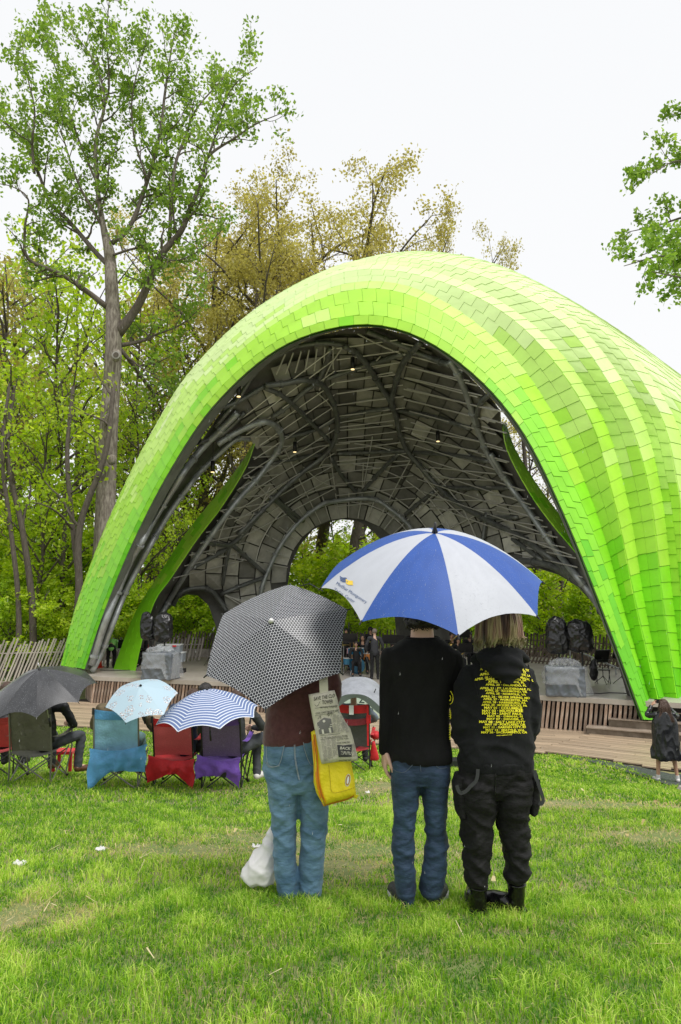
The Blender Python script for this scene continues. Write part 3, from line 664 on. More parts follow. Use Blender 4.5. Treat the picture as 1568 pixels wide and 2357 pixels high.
for pts in PUR:
    pts = [p for p in pts]
    if sum(inside(x, y, UPA) for x, y in pts) < len(pts) - 1: continue
    s = spline(pts, 3); W3 = np.array([U3(x, y, .30) for x, y in s]); B().tube(W3, .028, 5).out('purlin', M_pur, canopy); np2 += 1
for run in GEN:
    a, b_ = U3(*run[0], .34), U3(*run[-1], .34); m_ = U3(*run[len(run) // 2], .34); B().tube([a, m_, b_], .024, 4).out('purlin', M_pur, canopy)
# ---- ribbons: the green legs of the far arches
def ribbon(Lp, Rp, dL, dR, n, ncol, m1):
    A = spline([P(x, y, d) for (x, y), d in zip(Lp, np.linspace(*dL, len(Lp)))], 8); Bq = spline([P(x, y, d) for (x, y), d in zip(Rp, np.linspace(*dR, len(Rp)))], 8)
    ta = np.linspace(0, len(A) - 1, 60); tb = np.linspace(0, len(Bq) - 1, 60); A = np.array([[np.interp(t, range(len(A)), A[:, k]) for k in range(3)] for t in ta]); Bq = np.array([[np.interp(t, range(len(Bq)), Bq[:, k]) for k in range(3)] for t in tb])
    for c in range(ncol):
        a = A + (Bq - A) * c / ncol; b = A + (Bq - A) * (c + 1) / ncol
        for i in range(-1 if c % 2 else 0, n):
            t0 = 59 * (i + (.5 if c % 2 else 0)) / n; t1 = min(59, t0 + 59 / n); t0 = max(0, t0)
            if t1 - t0 < .2: continue
            g = lambda C, t: np.array([np.interp(t, range(60), C[:, k]) for k in range(3)])
            q = np.array([g(a, t0), g(a, t1), g(b, t1), g(b, t0)]); nrm = np.cross(q[1] - q[0], q[3] - q[0]); nrm /= np.linalg.norm(nrm) + 1e-9
            if nrm[1] > 0: nrm = -nrm
            V, F = slab(q, nrm, True); yield V, F, int(min(3, max(1, round(m1 + 1. + 1.4 * (q.mean(0)[2] / 10) + random.choice([-.5, 0, .3])))))  # greens picked more vivid to make up for the shade under the roof
    V = np.vstack([A, Bq, A + (.12, .35, 0), Bq + (-.12, .35, 0)]); n6 = 60; F = []
    for i in range(59): F += [(i, i + 1, n6 + i + 1, n6 + i), (2 * n6 + i, 3 * n6 + i, 3 * n6 + i + 1, 2 * n6 + i + 1), (i, 2 * n6 + i, 2 * n6 + i + 1, i + 1), (n6 + i, n6 + i + 1, 3 * n6 + i + 1, 3 * n6 + i)]
    yield V, F, -1
LL = [(587,1013),(559,1062),(504,1134),(433,1222),(372,1315),(319,1398),(290,1464),(262,1540)]
LR = [(588,1018),(566,1077),(512,1165),(455,1240),(393,1332),(358,1381),(330,1464),(312,1545)]
RL = [(1157,975),(1158,995),(1167,1036),(1196,1096),(1234,1158),(1277,1215),(1325,1272),(1368,1340),(1420,1460)]
RR = [(1163,972),(1172,1000),(1187,1038),(1225,1100),(1268,1160),(1312,1214),(1350,1265),(1395,1335),(1445,1460)]
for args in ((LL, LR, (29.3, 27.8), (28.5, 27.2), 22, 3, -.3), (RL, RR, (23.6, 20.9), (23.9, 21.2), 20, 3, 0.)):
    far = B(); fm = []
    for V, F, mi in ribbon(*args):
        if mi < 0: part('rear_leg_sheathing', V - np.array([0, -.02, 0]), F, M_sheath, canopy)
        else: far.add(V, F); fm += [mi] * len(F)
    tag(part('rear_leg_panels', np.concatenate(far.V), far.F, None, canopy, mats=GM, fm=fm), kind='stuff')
# concrete footing of the left rear leg and the pier beside the small arch
B().box(P(352, 1440, 31) * (1, 1, 0) + (0, 0, 1.7), (1.0, .6, 2.2), Matrix.Rotation(.25, 3, 'Y')).out('pier', M_soff, canopy)
# pendant stage lights
M_can = mat('black_can', (.012, .012, .012), .4); M_glow = bpy.data.materials.new('lamp_glow'); M_glow.use_nodes = True
q = M_glow.node_tree.nodes['Principled BSDF']; q.inputs['Emission Color'].default_value = (1, .75, .35, 1); q.inputs['Emission Strength'].default_value = .8; q.inputs['Base Color'].default_value = (.9, .7, .4, 1)
for (x, y, lab) in ((812, 836, 'black cylindrical pendant lamp nearest the top of the canopy opening'), (550, 898, 'black pendant lamp by the upper left edge of the canopy opening'), (679, 1028, 'black pendant lamp hanging left of centre, lowest of those under the roof'), (1008, 1003, 'black pendant lamp hanging right of centre under the canopy'), (490, 1073, 'black pendant lamp hanging in the left side opening')):
    Y = UD(x, y) - .9; p = P(x, y, Y); t = empty('pendant_lamp', p - (0, 0, .25), lab, 'pendant lamp', 'pendant lamps under the canopy')
    B().tube([p + (0, 0, .22), p - (0, 0, .22)], .085, 12).out('lamp_can', M_can, t, True); B().tube([p - (0, 0, .225), p - (0, 0, .25)], .07, 12).out('lens', M_glow, t)
    B().tube([p + (0, 0, .22), p + (0, 0, 1.2)], .012, 5).out('cable', M_can, t)
# ---------------------------------------------------------------- trees
M_bark = mat('grey_bark', (.13, .105, .085), .85, col2=(.34, .30, .255), vs=4, bump=1.0, bs=18, stretch=(3, 3, .6))
M_limb = mat('limb_bark', (.085, .068, .055), .85, col2=(.15, .125, .10), vs=6, bump=.8, bs=20, stretch=(3, 3, .6))
M_barkd = mat('dark_bark', (.075, .06, .048), .9, col2=(.13, .11, .09), vs=6, bump=.8, bs=20, stretch=(3, 3, .6))
L_green = leafmat('leaf_green', (.11, .20, .03), (.22, .35, .055), (.40, .52, .12))
L_spring = leafmat('leaf_spring', (.24, .40, .03), (.44, .60, .06), (.66, .74, .14))
L_lime = leafmat('leaf_lime', (.24, .38, .015), (.44, .60, .04), (.66, .74, .10), .5)
L_oak = leafmat('leaf_oak', (.26, .23, .06), (.46, .41, .11), (.64, .60, .22))
L_red = leafmat('leaf_russet', (.26, .22, .07), (.42, .40, .12), (.55, .55, .2))
def leaves_at(cs, per, spread, size, r, elong=1.5):
    cs = np.asarray(cs); n = len(cs) * per; c = np.repeat(cs, per, 0) + r.normal(size=(n, 3)) * np.array([spread, spread, spread * .8])
    a = r.normal(size=(n, 3)); a /= np.linalg.norm(a, axis=1)[:, None]; b = np.cross(a, r.normal(size=(n, 3))); b /= np.linalg.norm(b, axis=1)[:, None] + 1e-9
    s = size * (.6 + .8 * r.random((n, 1))); V = np.stack([c - a * s * elong / 2, c - b * s / 2 + a * s * .1, c + a * s * elong / 2, c + b * s / 2 + a * s * .1], 1)
    cl = np.repeat(r.random(len(cs)) * .5, per) + r.random(n) * .5
    return V.reshape(-1, 3), cl
def grow(limbs, r, step, blen, out, depth=0, up=.35, cap_r=0):
    """limbs: list of (pts (k,3), radii). returns extra branches and leaf cluster points"""
    br, cl = [], []
    for pts, rad in limbs:
        if depth == 0 and cap_r: ok = np.array(rad) < cap_r; pts = pts[ok]; rad = np.array(rad)[ok]
        if len(pts) < 3: continue
        L = np.r_[0, np.cumsum(np.linalg.norm(np.diff(pts, axis=0), axis=1))]; s = L[-1] * out
        while s < L[-1]:
            p = np.array([np.interp(s, L, pts[:, k]) for k in range(3)]); q = np.array([np.interp(min(s + .3, L[-1]), L, pts[:, k]) for k in range(3)]); rr = float(np.interp(s, L, rad))
            d = (q - p); d /= np.linalg.norm(d) + 1e-9; v = r.normal(size=3); v -= d * v.dot(d); v /= np.linalg.norm(v)
            dr = d * r.uniform(.3, .8) + v * r.uniform(.7, 1.1) + np.array([0, 0, up]); dr /= np.linalg.norm(dr)
            bl = blen * r.uniform(.5, 1.25) * (1 - .35 * s / L[-1]); k = 6; P_ = [p]; dd = dr.copy()
            for i in range(k): dd = dd + r.normal(size=3) * .22 + np.array([0, 0, up * .15]); dd /= np.linalg.norm(dd); P_.append(P_[-1] + dd * bl / k)
            P_ = np.array(P_); r0_ = max(.012, min(rr * .6, .03 * blen)); br.append((P_, np.linspace(r0_, max(.006, r0_ * .3), k + 1)))
            s += step * r.uniform(.6, 1.5)
    return br
def tree_mesh(limbs, bark, leaf, seed, s1, b1, s2, b2, per, spread, size, out1=.15, n1=8, up=.35, skiptwig=False, cap_r=0):
    r = np.random.default_rng(seed); w = B()
    for p, rd in limbs: w.tube(p, rd, n1)
    B1 = grow(limbs, r, s1, b1, out1, up=up, cap_r=cap_r); B2 = grow(B1, r, s2, b2, .25, up=up * .8)
    for p, rd in B1: w.tube(p, rd, 5, False)
    if not skiptwig:
        for p, rd in B2: w.tube(p[::2], rd[::2] * .8, 3, False)
    cs = [p[j] for p, _ in B2 for j in (2, 3, 4, 5, 6)] + [p[j] for p, _ in B1 for j in (4, 6)]
    V, c = leaves_at(cs, per, spread, size, r)
    return w, V, c
def px_limbs(ls, Y, jit, seed):
    r = random.Random(seed); out = []; 
    for l in ls:
        pts = [(a[0], a[1]) for a in l]; s = spline(pts, 5); wd = np.interp(np.linspace(0, 1, len(s)), np.linspace(0, 1, len(l)), [a[2] * (.8 if a[2] < 25 else 1) for a in l])
        dir_ = l[0][3] if len(l[0]) > 3 else 0; dz = np.linspace(0, dir_, len(s))
        out.append((np.array([P(x, y, Y + d + jit * .1 * math.sin(i * 1.3 + seed)) for i, ((x, y), d) in enumerate(zip(s, dz))]), wd / 2 / 1571 * Y))
    return out
def build_tree(name, label, cat, limbs, bark, leaf, group=None, **k):
    w, V, c = tree_mesh(limbs, bark, leaf, **k); base = limbs[0][0][0]
    t = empty(name, base, label, cat, group); B().tube(limbs[0][0], limbs[0][1] * 1.01, k.get('n1', 8)).out('trunk', bark, t, True); w.out('limbs', M_limb, t, True)
    me = fastmesh('crown', V - base, 4, leaf, attr=c); pm('crown', me, t); return t
big = px_limbs([
 [(215,1700,52),(225,1480,50),(240,1240,46),(250,1000,42),(262,800,38),(257,650,30),(252,580,26),(238,520,18),(224,425,13),(221,325,11),(240,250,9),(235,190,7),(213,135,5),(170,72,2.5)],
 [(238,255,8,-1),(251,205,6),(250,150,5),(246,75,4),(256,-40,2)],
 [(258,560,16,2.0),(300,520,14),(340,415,12),(368,310,10),(380,215,8),(393,125,5),(402,75,2.5)],
 [(270,770,26,-2.),(320,700,24),(370,590,20),(415,535,18),(440,475,14),(465,415,11),(480,360,9),(540,318,6),(590,285,4),(645,262,2)],
 [(480,360,8,-1),(500,300,6),(515,240,5),(545,190,3),(592,155,2)],
 [(390,560,13,2.5),(396,450,11),(405,375,9),(425,320,8),(450,255,6),(500,195,4),(530,160,2)],
 [(246,706,18,-2.5),(200,670,16),(140,630,13),(65,595,10),(58,525,7),(66,460,5),(30,430,3),(-20,420,2)],
 [(250,610,17,2.5),(220,580,15),(160,510,13),(115,465,11),(90,400,9),(60,330,7),(10,282,5),(-40,260,3)],
 [(80,400,8,-1.5),(75,330,7),(80,250,5),(62,170,3),(50,90,2)],
 [(276,795,14,2),(325,785,10),(360,770,7),(420,745,4),(470,700,2)],
 [(278,803,13,3),(327,867,10),(359,915,8),(378,960,5)],
 [(225,425,8,1.5),(185,330,6),(150,230,5),(120,130,3),(95,60,2)], [(240,530,8,-2),(180,420,6),(150,330,4),(130,270,2)], [(340,415,7,-2),(310,320,6),(305,220,4),(330,120,2.5),(345,60,1.5)], [(250,590,8,-2.5),(330,570,6),(400,600,4),(470,570,3),(510,530,2)]], 33.0, 1, 3)
t = build_tree('maple_tree', 'tall green tree with a thick bare grey trunk standing left of the canopy', 'tree', big, M_bark, L_green, seed=3, s1=.5, b1=2.5, s2=.48, b2=1.0, per=5, spread=.21, size=.14, out1=.12, cap_r=.27, n1=12)
k = B(); 
for (x, y, rr) in ((268, 818, .22), (250, 965, .2), (258, 1058, .18)): k.ball(P(x, y, 32.35), (.26 * rr / .2, .16, .3 * rr / .2), 10, 6)
k_ = k.out('knot', M_bark, t, True); tag(k_, kind='stuff')
scar = B(); c_ = P(268, 817, 32.2); 
scar.tube([c_ + (0, -.03, 0), c_ + (0, .1, 0)], .2, 14); scar.out('scar', mat('scar_rim', (.33, .31, .29), .8), t); B().tube([c_ + (0, -.06, 0), c_ + (0, .0, 0)], .13, 14).out('scar', M_barkd, t)
right = px_limbs([[(1820,1900,50),(1800,1100,44),(1790,700,32),(1770,400,20),(1740,150,8)],
 [(1795,760,18,-3),(1700,680,13),(1600,600,9),(1520,590,5),(1436,612,2)], [(1792,640,18,3),(1690,560,12),(1600,500,8),(1510,520,5),(1440,535,2)],
 [(1790,560,14,-3),(1690,460,10),(1610,400,7),(1560,370,4),(1500,400,2)], [(1780,450,12,2),(1680,330,8),(1600,270,5),(1530,262,2)], [(1780,430,10),(1680,230,7),(1620,130,3)], [(1795,700,10,-5),(1660,640,8),(1580,640,5),(1500,625,2)], [(1700,560,8,-4),(1640,600,7),(1560,560,5),(1470,590,2)]], 30.0, 1, 5)
build_tree('maple_tree', 'green tree crown reaching in from the right edge against the sky', 'tree', right, M_bark, L_green, seed=11, s1=.8, b1=1.9, s2=.42, b2=.8, per=8, spread=.17, size=.14, out1=.15, n1=10)

def proto_limbs(seed, H, nl, bare, spreadx, lean=0., r0_=.25, fork=False):
    r = random.Random(seed); tr = []; x = y = 0
    n = 9
    for i in range(n + 1): tr.append((x, y, H * i / n)); x += r.uniform(-.35, .35) + lean; y += r.uniform(-.3, .3)
    tr = spline(tr, 3); L = [(tr, np.linspace(r0_, .03, len(tr)))]
    for i in range(nl):
        f = bare + (1 - bare) * (i + r.random()) / nl * .9; p = np.array([np.interp(f, np.linspace(0, 1, len(tr)), tr[:, k]) for k in range(3)])
        a = r.uniform(0, 6.28); ln = spreadx * (1.1 - .6 * f) * r.uniform(.7, 1.2); up = r.uniform(.5, 1.1) * ln
        q = [p + np.array([math.cos(a) * ln * t, math.sin(a) * ln * t, up * t ** (.8)]) + np.array([r.uniform(-.3, .3), r.uniform(-.3, .3), 0]) * t for t in (0, .33, .66, 1)]
        L.append((spline(q, 3), np.linspace(r0_ * .45 * (1.1 - f * .6), .02, len(spline(q, 3)))))
    return L
PROTO = {}
def proto(kind, v):
    key = (kind, v)
    if key in PROTO: return PROTO[key]
    sd = v * 17 + (50 if kind == 'oak' else 0) + hash(kind) % 1 + {'forest': 1, 'oak': 2, 'small': 3, 'bare': 4}[kind] * 100
    if kind == 'forest': L = proto_limbs(sd, 20, 15, .28, 4.6, r0_=.24); a = dict(s1=1.6, b1=2.4, s2=.85, b2=1.2, per=4, spread=.30, size=.17); bk = M_barkd
    elif kind == 'oak': L = proto_limbs(sd, 20, 14, .25, 6.6, r0_=.32); a = dict(s1=1.1, b1=2.6, s2=.6, b2=1.2, per=14, spread=.24, size=.09); bk = M_barkd
    elif kind == 'small': L = proto_limbs(sd, 8, 11, .08, 3.2, r0_=.09); a = dict(s1=.8, b1=1.5, s2=.5, b2=.8, per=7, spread=.25, size=.16); bk = M_barkd
    else: L = proto_limbs(sd, 18, 14, .2, 5, r0_=.22); a = dict(s1=1.3, b1=2.4, s2=.7, b2=1.2, per=2, spread=.25, size=.11); bk = M_barkd
    w, V, c = tree_mesh(L, bk, None, sd, n1=7, skiptwig=(kind == 'forest' or kind == 'small'), **a)
    PROTO[key] = (w, V, c, bk); return PROTO[key]
CACHE = {}
def plant(kind, v, leafm, pxx, Y, top, label, cat='tree', group='trees in the woods behind the canopy', name=None, base=None, wide=1.):
    key = (kind, v, leafm.name)
    if key not in CACHE:
        w, V, c, bk = proto(kind, v); CACHE[key] = (w.me('trunk', bk, True), fastmesh('crown', V, 4, leafm, attr=c))
    mt_, mc = CACHE[key]; H = float(np.percentile(proto(kind, v)[1][:, 2], 99.5))
    p = P(pxx, top, Y); zb = -.1; s = (p[2] - zb) / H
    t = empty(name or {'forest': 'forest_tree', 'oak': 'oak_tree', 'small': 'shrub', 'bare': 'bare_tree'}[kind], (p[0], Y, zb), label, cat, group, rz=random.uniform(0, 6.28)); t.scale = (s * wide, s * wide, s)
    pm('trunk', mt_, t); pm('crown', mc, t)
WORDS = {}
def lab(base, where): return base + ' ' + where
# oaks rising behind the canopy
for i, (x, Y, top, wd, wh) in enumerate([(655, 44, 395, 1.0, 'rising highest above the upper left shoulder of the canopy'), (820, 46, 450, 1.0, 'just right of the tallest brown oak over the canopy'), (560, 40, 500, .9, 'between the big green tree and the tallest oak'), (950, 48, 500, .75, 'behind the top of the canopy, rightmost crown but one'), (1060, 50, 550, .6, 'smallest crown peeping over the top right of the canopy'), (470, 47, 480, .95, 'half hidden behind the right side of the big green tree'), (390, 52, 520, .9, 'behind the big grey trunk, right side'), (740, 52, 480, 1.1, 'in the second row behind the two tall oaks')]):
    plant('oak', i % 3, L_oak, x, Y, top, lab('yellow brown oak with catkins', wh), wide=wd)
# woods on the left
fl = [(20, 40, 560, 0, L_oak, 'at the far left edge with brownish crown'), (85, 44, 610, 1, L_spring, 'second from the left edge, pale green'), (150, 38, 640, 2, L_spring, 'left of the big grey trunk, tall and pale'), (-40, 46, 590, 1, L_red, 'cut by the left edge, russet tinted'), (200, 48, 600, 0, L_spring, 'directly behind the big grey trunk'), (300, 42, 700, 1, L_spring, 'right of the big grey trunk, pale green'), (360, 46, 660, 2, L_oak, 'right of the big grey trunk, brownish top'), (430, 44, 720, 0, L_spring, 'seen above the left leg of the canopy'), (60, 54, 560, 2, L_red, 'behind the left edge trees, russet'), (120, 56, 540, 0, L_spring, 'far row left of the big trunk'), (260, 58, 580, 1, L_spring, 'far row behind the big trunk'), (500, 50, 700, 1, L_oak, 'low on the upper left shoulder of the canopy'), (10, 34, 820, 2, L_spring, 'front of the woods at the left edge, lower crown'), (110, 33.5, 900, 0, L_lime, 'front of the woods halfway to the big trunk'), (180, 36, 830, 1, L_spring, 'close on the left of the big trunk, lower crown'), (330, 38, 880, 2, L_spring, 'in front row right of the big trunk'), (400, 40, 1060, 0, L_lime, 'seen through the left side opening'), (480, 40, 1170, 2, L_lime, 'low in the left side opening')]
for x, Y, top, v, lm, wh in fl: plant('forest', v, lm, x, Y, top, lab('forest tree', wh), wide=.95)
bk = [(760, 50, 1120, 0, L_spring, 'left in the rear arch'), (850, 54, 1130, 1, L_spring, 'right in the rear arch'), (700, 58, 1150, 2, L_lime, 'at the left rim of the rear arch'), (1260, 44, 1180, 0, L_lime, 'left in the right rear arch'), (1340, 46, 1200, 2, L_lime, 'right in the right rear arch'), (1180, 50, 1190, 1, L_spring, 'behind the blue umbrella, right side'), (960, 50, 1190, 2, L_spring, 'behind the blue umbrella, left side')]
for x, Y, top, v, lm, wh in bk: plant('forest', v, lm, x, Y, top, lab('light green tree', wh), wide=1.1)
for x, Y, top, v, wh in [(1215, 42, 930, 0, 'in the right side opening'), (1290, 45, 1050, 1, 'low in the right side opening'), (1250, 50, 990, 2, 'behind the others in the right side opening')]: plant('bare', v, L_red, x, Y, top, lab('nearly bare brown twigged tree', wh))
# straight trunks seen under the rear arches
for x, Y, w_, wh in [(806, 40, 22, 'standing in the rear arch'), (1254, 41, 12, 'left of the right bagged loudspeakers'), (1342, 42, 17, 'behind the right bagged loudspeakers'), (152, 31.6, 15, 'left of the big grey trunk, dark and slim'), (82, 31.8, 13, 'dark and leaning near the left edge'), (186, 31.9, 12, 'slim between the two dark trunks and the big trunk'), (425, 41, 10, 'in the left side opening'), (45, 31.5, 10, 'thin and leaning low at the left edge')]:
    a = P(x, 1500, Y); r_ = w_ / 2 / 1571 * Y * 1.25; ln = random.Random(x).uniform(-1.6, 1.0)
    pts = spline([(a[0], Y, -.2), (a[0] + ln * .35 + .15, Y, 3.5), (a[0] + ln * .6 - .2, Y, 7), (a[0] + ln * 1.5, Y, 10.5), (a[0] + ln * 1.6, Y + .5, 14)], 5)
    w = B().tube(pts, np.linspace(r_ * 1.1, r_ * .55, len(pts)), 9); br = grow([(pts, np.linspace(r_, r_ * .5, len(pts)))], np.random.default_rng(x), 1.6, 3, .5)
    for p_, rd in br: w.tube(p_, rd, 5, False)
    t = empty('forest_tree', (a[0], Y, -.2), lab('bare lower tree trunk', wh), 'tree', 'trees in the woods behind the canopy'); w.out('trunk', M_barkd, t, True)
    V, c = leaves_at([p_[j] for p_, _ in br for j in (3, 5, 6)], 14, .4, .16, np.random.default_rng(x)); pm('crown', fastmesh('crown', V - ORG[t.name], 4, L_spring, attr=c), t)
# undergrowth: separate bushes in front, one far mass behind
places = ['behind the grey fence at the left edge', 'behind the grey fence, second bush', 'behind the fence beside the canopy foot', 'in the left side opening, lowest', 'behind the folding table', 'behind the plastic tubs', 'in the small left arch', 'in the rear arch at left', 'in the rear arch at centre', 'in the rear arch at right', 'behind the drummer', 'behind the band at right', 'behind the couple with the blue umbrella', 'behind the right fence, left end', 'behind the right fence, middle', 'behind the right fence, right end', 'in the small left arch, right side', 'left woods, second row', 'left woods, beside the slim trunks', 'left woods, under the big trunk', 'left woods, left edge second row']
for i, (x, Y, top) in enumerate([(15, 33, 1330), (75, 34, 1290), (135, 33, 1340), (290, 36, 1300), (330, 36, 1340), (395, 37, 1350), (450, 38, 1330), (700, 42, 1240), (760, 40, 1260), (860, 42, 1230), (820, 38, 1330), (950, 40, 1300), (1040, 42, 1290), (1240, 39, 1310), (1310, 38, 1330), (1390, 38, 1330), (490, 39, 1300), (40, 37, 1180), (120, 38, 1150), (205, 37, 1220), (-20, 37, 1200)]):
    plant('small', i % 3, L_lime if i % 3 else L_spring, x, Y, top, lab('bright lime green bush', places[i]), cat='bush', group='bushes of the understory', wide=1.3)
r = np.random.default_rng(77); n = 52000
x = r.uniform(-45, 40, n); y = r.uniform(58, 80, n); z = r.random(n) ** 1.3 * (7 + 4 * np.sin(x * .35) + 2.5 * np.sin(x * 1.1 + 2)) 
V, c = leaves_at(np.stack([x, y, z], 1), 1, .3, .62, r); c = np.clip(c * .6 + .2 * np.sin(x * .9)[:] * np.sin(z * .8) + .2, 0, 1)
tag(link('far_woods', fastmesh('far_woods', V, 4, L_spring, attr=c)), 'far mass of spring green woodland behind everything', 'woods', kind='stuff')
M_floor = mat('leaf_litter', (.10, .08, .04), .95, col2=(.09, .14, .02), vs=.5)
pl = [(-60, 31), (-10.8, 29.5), (-9, 35), (8, 36), (14, 30), (60, 28), (60, 90), (-60, 90)]
V2, F2 = cdt_fill(pl, 12); tag(link('forest_floor', mesh('forest_floor', np.c_[V2, np.full(len(V2), .02)], F2, M_floor)), kind='structure')
# ---------------------------------------------------------------- umbrellas
def umb_frame(q, ap, R):
    A = P(*ap, q[3]); a = np.array([q[0], q[1], 1.]); a /= np.linalg.norm(a); e1 = np.cross([0, 1, 0], a); e1 /= np.linalg.norm(e1); e2 = np.cross(a, e1)
    return A, a, e1, e2
M_black = mat('black_plastic', (.012, .012, .013), .35); M_chrome = mat('steel', (.45, .45, .46), .3, metal=.9)
def umbrella(q, n, ap, R, mats_, label, p=2.0, shaft=.62, scal=.06, droop=.02, tip=.06, tipm=None, fmf=None, ribm=None):
    """canopy of n curved panels on ribs, fitted axis and size; returns the root and the grip point"""
    A, a, e1, e2 = umb_frame(q, ap, R); h = q[4]; spin = q[2]
    W3 = lambda r, th, dz=0.: A + R * r * math.cos(th) * e1 + R * r * math.sin(th) * e2 - a * (h * r ** p + dz)
    root = empty('umbrella', A - a * shaft, label, 'umbrella'); V = []; F = []; fm = []; uv = []; nr, ns = 14, 10
    for k in range(n):
        b0 = len(V)
        for i in range(nr + 1):
            s = i / nr
            for j in range(ns + 1):
                u = j / ns; th = spin + 2 * math.pi / n * (k + u); w = 4 * u * (1 - u)
                ch = math.cos(math.pi / n) / math.cos(2 * math.pi / n * (u - .5))           # straight chord between ribs
                r = s * (ch * (1 - scal * w * s ** 3)); dz = -droop * w * math.sin(s * math.pi * .8) * 0 + droop * w * s * (1 - s) * 1.5
                V.append(W3(r, th, dz) + a * .0006 * math.sin(40 * u + 60 * s) * s); uv.append((k + u, s, R * r * math.cos(th), R * r * math.sin(th)))
        for i in range(nr):
            for j in range(ns):
                c = b0 + i * (ns + 1) + j; F.append((c, c + 1, c + ns + 2, c + ns + 1)); fm.append(fmf(k) if fmf else 0)
    org = ORG[root.name]; me = mesh('canopy', np.array(V) - org, F, None, True, mats=mats_, fm=fm)
    ul = me.uv_layers.new(name='UVMap'); u2 = me.uv_layers.new(name='flat')
    idx = [v for f in F for v in f]; ul.data.foreach_set('uv', np.array([uv[i][:2] for i in idx]).ravel()); u2.data.foreach_set('uv', np.array([uv[i][2:] for i in idx]).ravel())
    cano = pm('canopy', me, root)
    for k in range(n):
        th = spin + 2 * math.pi * k / n
        B().tube([W3(s, th, .006) for s in np.linspace(.04, 1.0, 9)], .0028, 5).out('rib', ribm or M_black, root)
        B().tube([W3(.5, th, .008), A - a * (h * .25 + .22)], .0025, 5).out('stretcher', ribm or M_black, root)
        d = W3(1.0, th) - W3(.93, th); d /= np.linalg.norm(d); B().tube([W3(.99, th), W3(1, th) + d * .018], [.005, .004], 6).out('rib_tip', M_black, root)
    B().tube([A + a * .004, A + a * (.012 + tip * .3), A + a * tip], [.018, .009, .0065], 10).out('ferrule', tipm or M_black, root, True)
    B().tube([A, A - a * shaft], .006, 8).out('shaft', ribm or M_black, root); B().tube([A - a * (shaft - .12), A - a * shaft], [.012, .013], 10).out('handle', M_black, root, True)
    B().tube([A - a * (h * .25 + .2), A - a * (h * .25 + .24)], .012, 8).out('runner', M_black, root)
    return root, A - a * (shaft - .05), a, cano, W3
def uvmat(name, uvn, build, rough=.55, spec=.45, drops=0., trans=.15, coat=0.):
    m = bpy.data.materials.new(name); m.use_nodes = True; n = m.node_tree; b = n.nodes['Principled BSDF']; b.inputs['Roughness'].default_value = rough; b.inputs['Specular IOR Level'].default_value = spec
    u = n.nodes.new('ShaderNodeUVMap'); u.uv_map = uvn; col = build(n, u.outputs[0]); b.inputs['Coat Weight'].default_value = coat
    fl = n.nodes.new('ShaderNodeUVMap'); fl.uv_map = 'flat'
    if drops:                                            # rain beads
        v = n.nodes.new('ShaderNodeTexVoronoi'); v.inputs['Scale'].default_value = drops; n.links.new(fl.outputs[0], v.inputs['Vector'])
        r = n.nodes.new('ShaderNodeValToRGB'); r.color_ramp.elements[0].position = .10; r.color_ramp.elements[0].color = (1, 1, 1, 1); r.color_ramp.elements[1].position = .22; r.color_ramp.elements[1].color = (0, 0, 0, 1)
        n.links.new(v.outputs['Distance'], r.inputs[0]); bp = n.nodes.new('ShaderNodeBump'); bp.inputs['Distance'].default_value = .004; bp.inputs['Strength'].default_value = .5
        n.links.new(r.outputs[0], bp.inputs['Height']); n.links.new(bp.outputs[0], b.inputs['Normal'])
        wet = n.nodes.new('ShaderNodeMix'); wet.data_type = 'RGBA'; ml = n.nodes.new('ShaderNodeMath'); ml.operation = 'MULTIPLY'; ml.inputs[1].default_value = .22; n.links.new(r.outputs[0], ml.inputs[0]); n.links.new(ml.outputs[0], wet.inputs[0])
        n.links.new(col, wet.inputs[6]); wet.inputs[7].default_value = (.75, .8, .85, 1); col = wet.outputs[2]
    n.links.new(col, b.inputs['Base Color'])
    if trans:
        t = n.nodes.new('ShaderNodeBsdfTranslucent'); n.links.new(col, t.inputs[0]); x = n.nodes.new('ShaderNodeMixShader'); x.inputs[0].default_value = trans
        n.links.new(b.outputs[0], x.inputs[1]); n.links.new(t.outputs[0], x.inputs[2]); n.links.new(x.outputs[0], n.nodes['Material Output'].inputs[0])
    return m
def flat(c, var=.06, sc=6):
    def f(n, uv):
        z = n.nodes.new('ShaderNodeTexNoise'); z.inputs['Scale'].default_value = sc; z.inputs['Detail'].default_value = 4; n.links.new(uv, z.inputs['Vector'])
        r = n.nodes.new('ShaderNodeValToRGB'); r.color_ramp.elements[0].position = .35; r.color_ramp.elements[1].position = .65
        r.color_ramp.elements[0].color = (*[x * (1 - var) for x in c], 1); r.color_ramp.elements[1].color = (*[min(1, x * (1 + var)) for x in c], 1); n.links.new(z.outputs[0], r.inputs[0]); return r.outputs[0]
    return f
def math_(n, op, a, b=None, **k):
    m = n.nodes.new('ShaderNodeMath'); m.operation = op
    for i, v in enumerate((a, b)):
        if v is None: continue
        if isinstance(v, (int, float)): m.inputs[i].default_value = v
        else: n.links.new(v, m.inputs[i])
    return m.outputs[0]
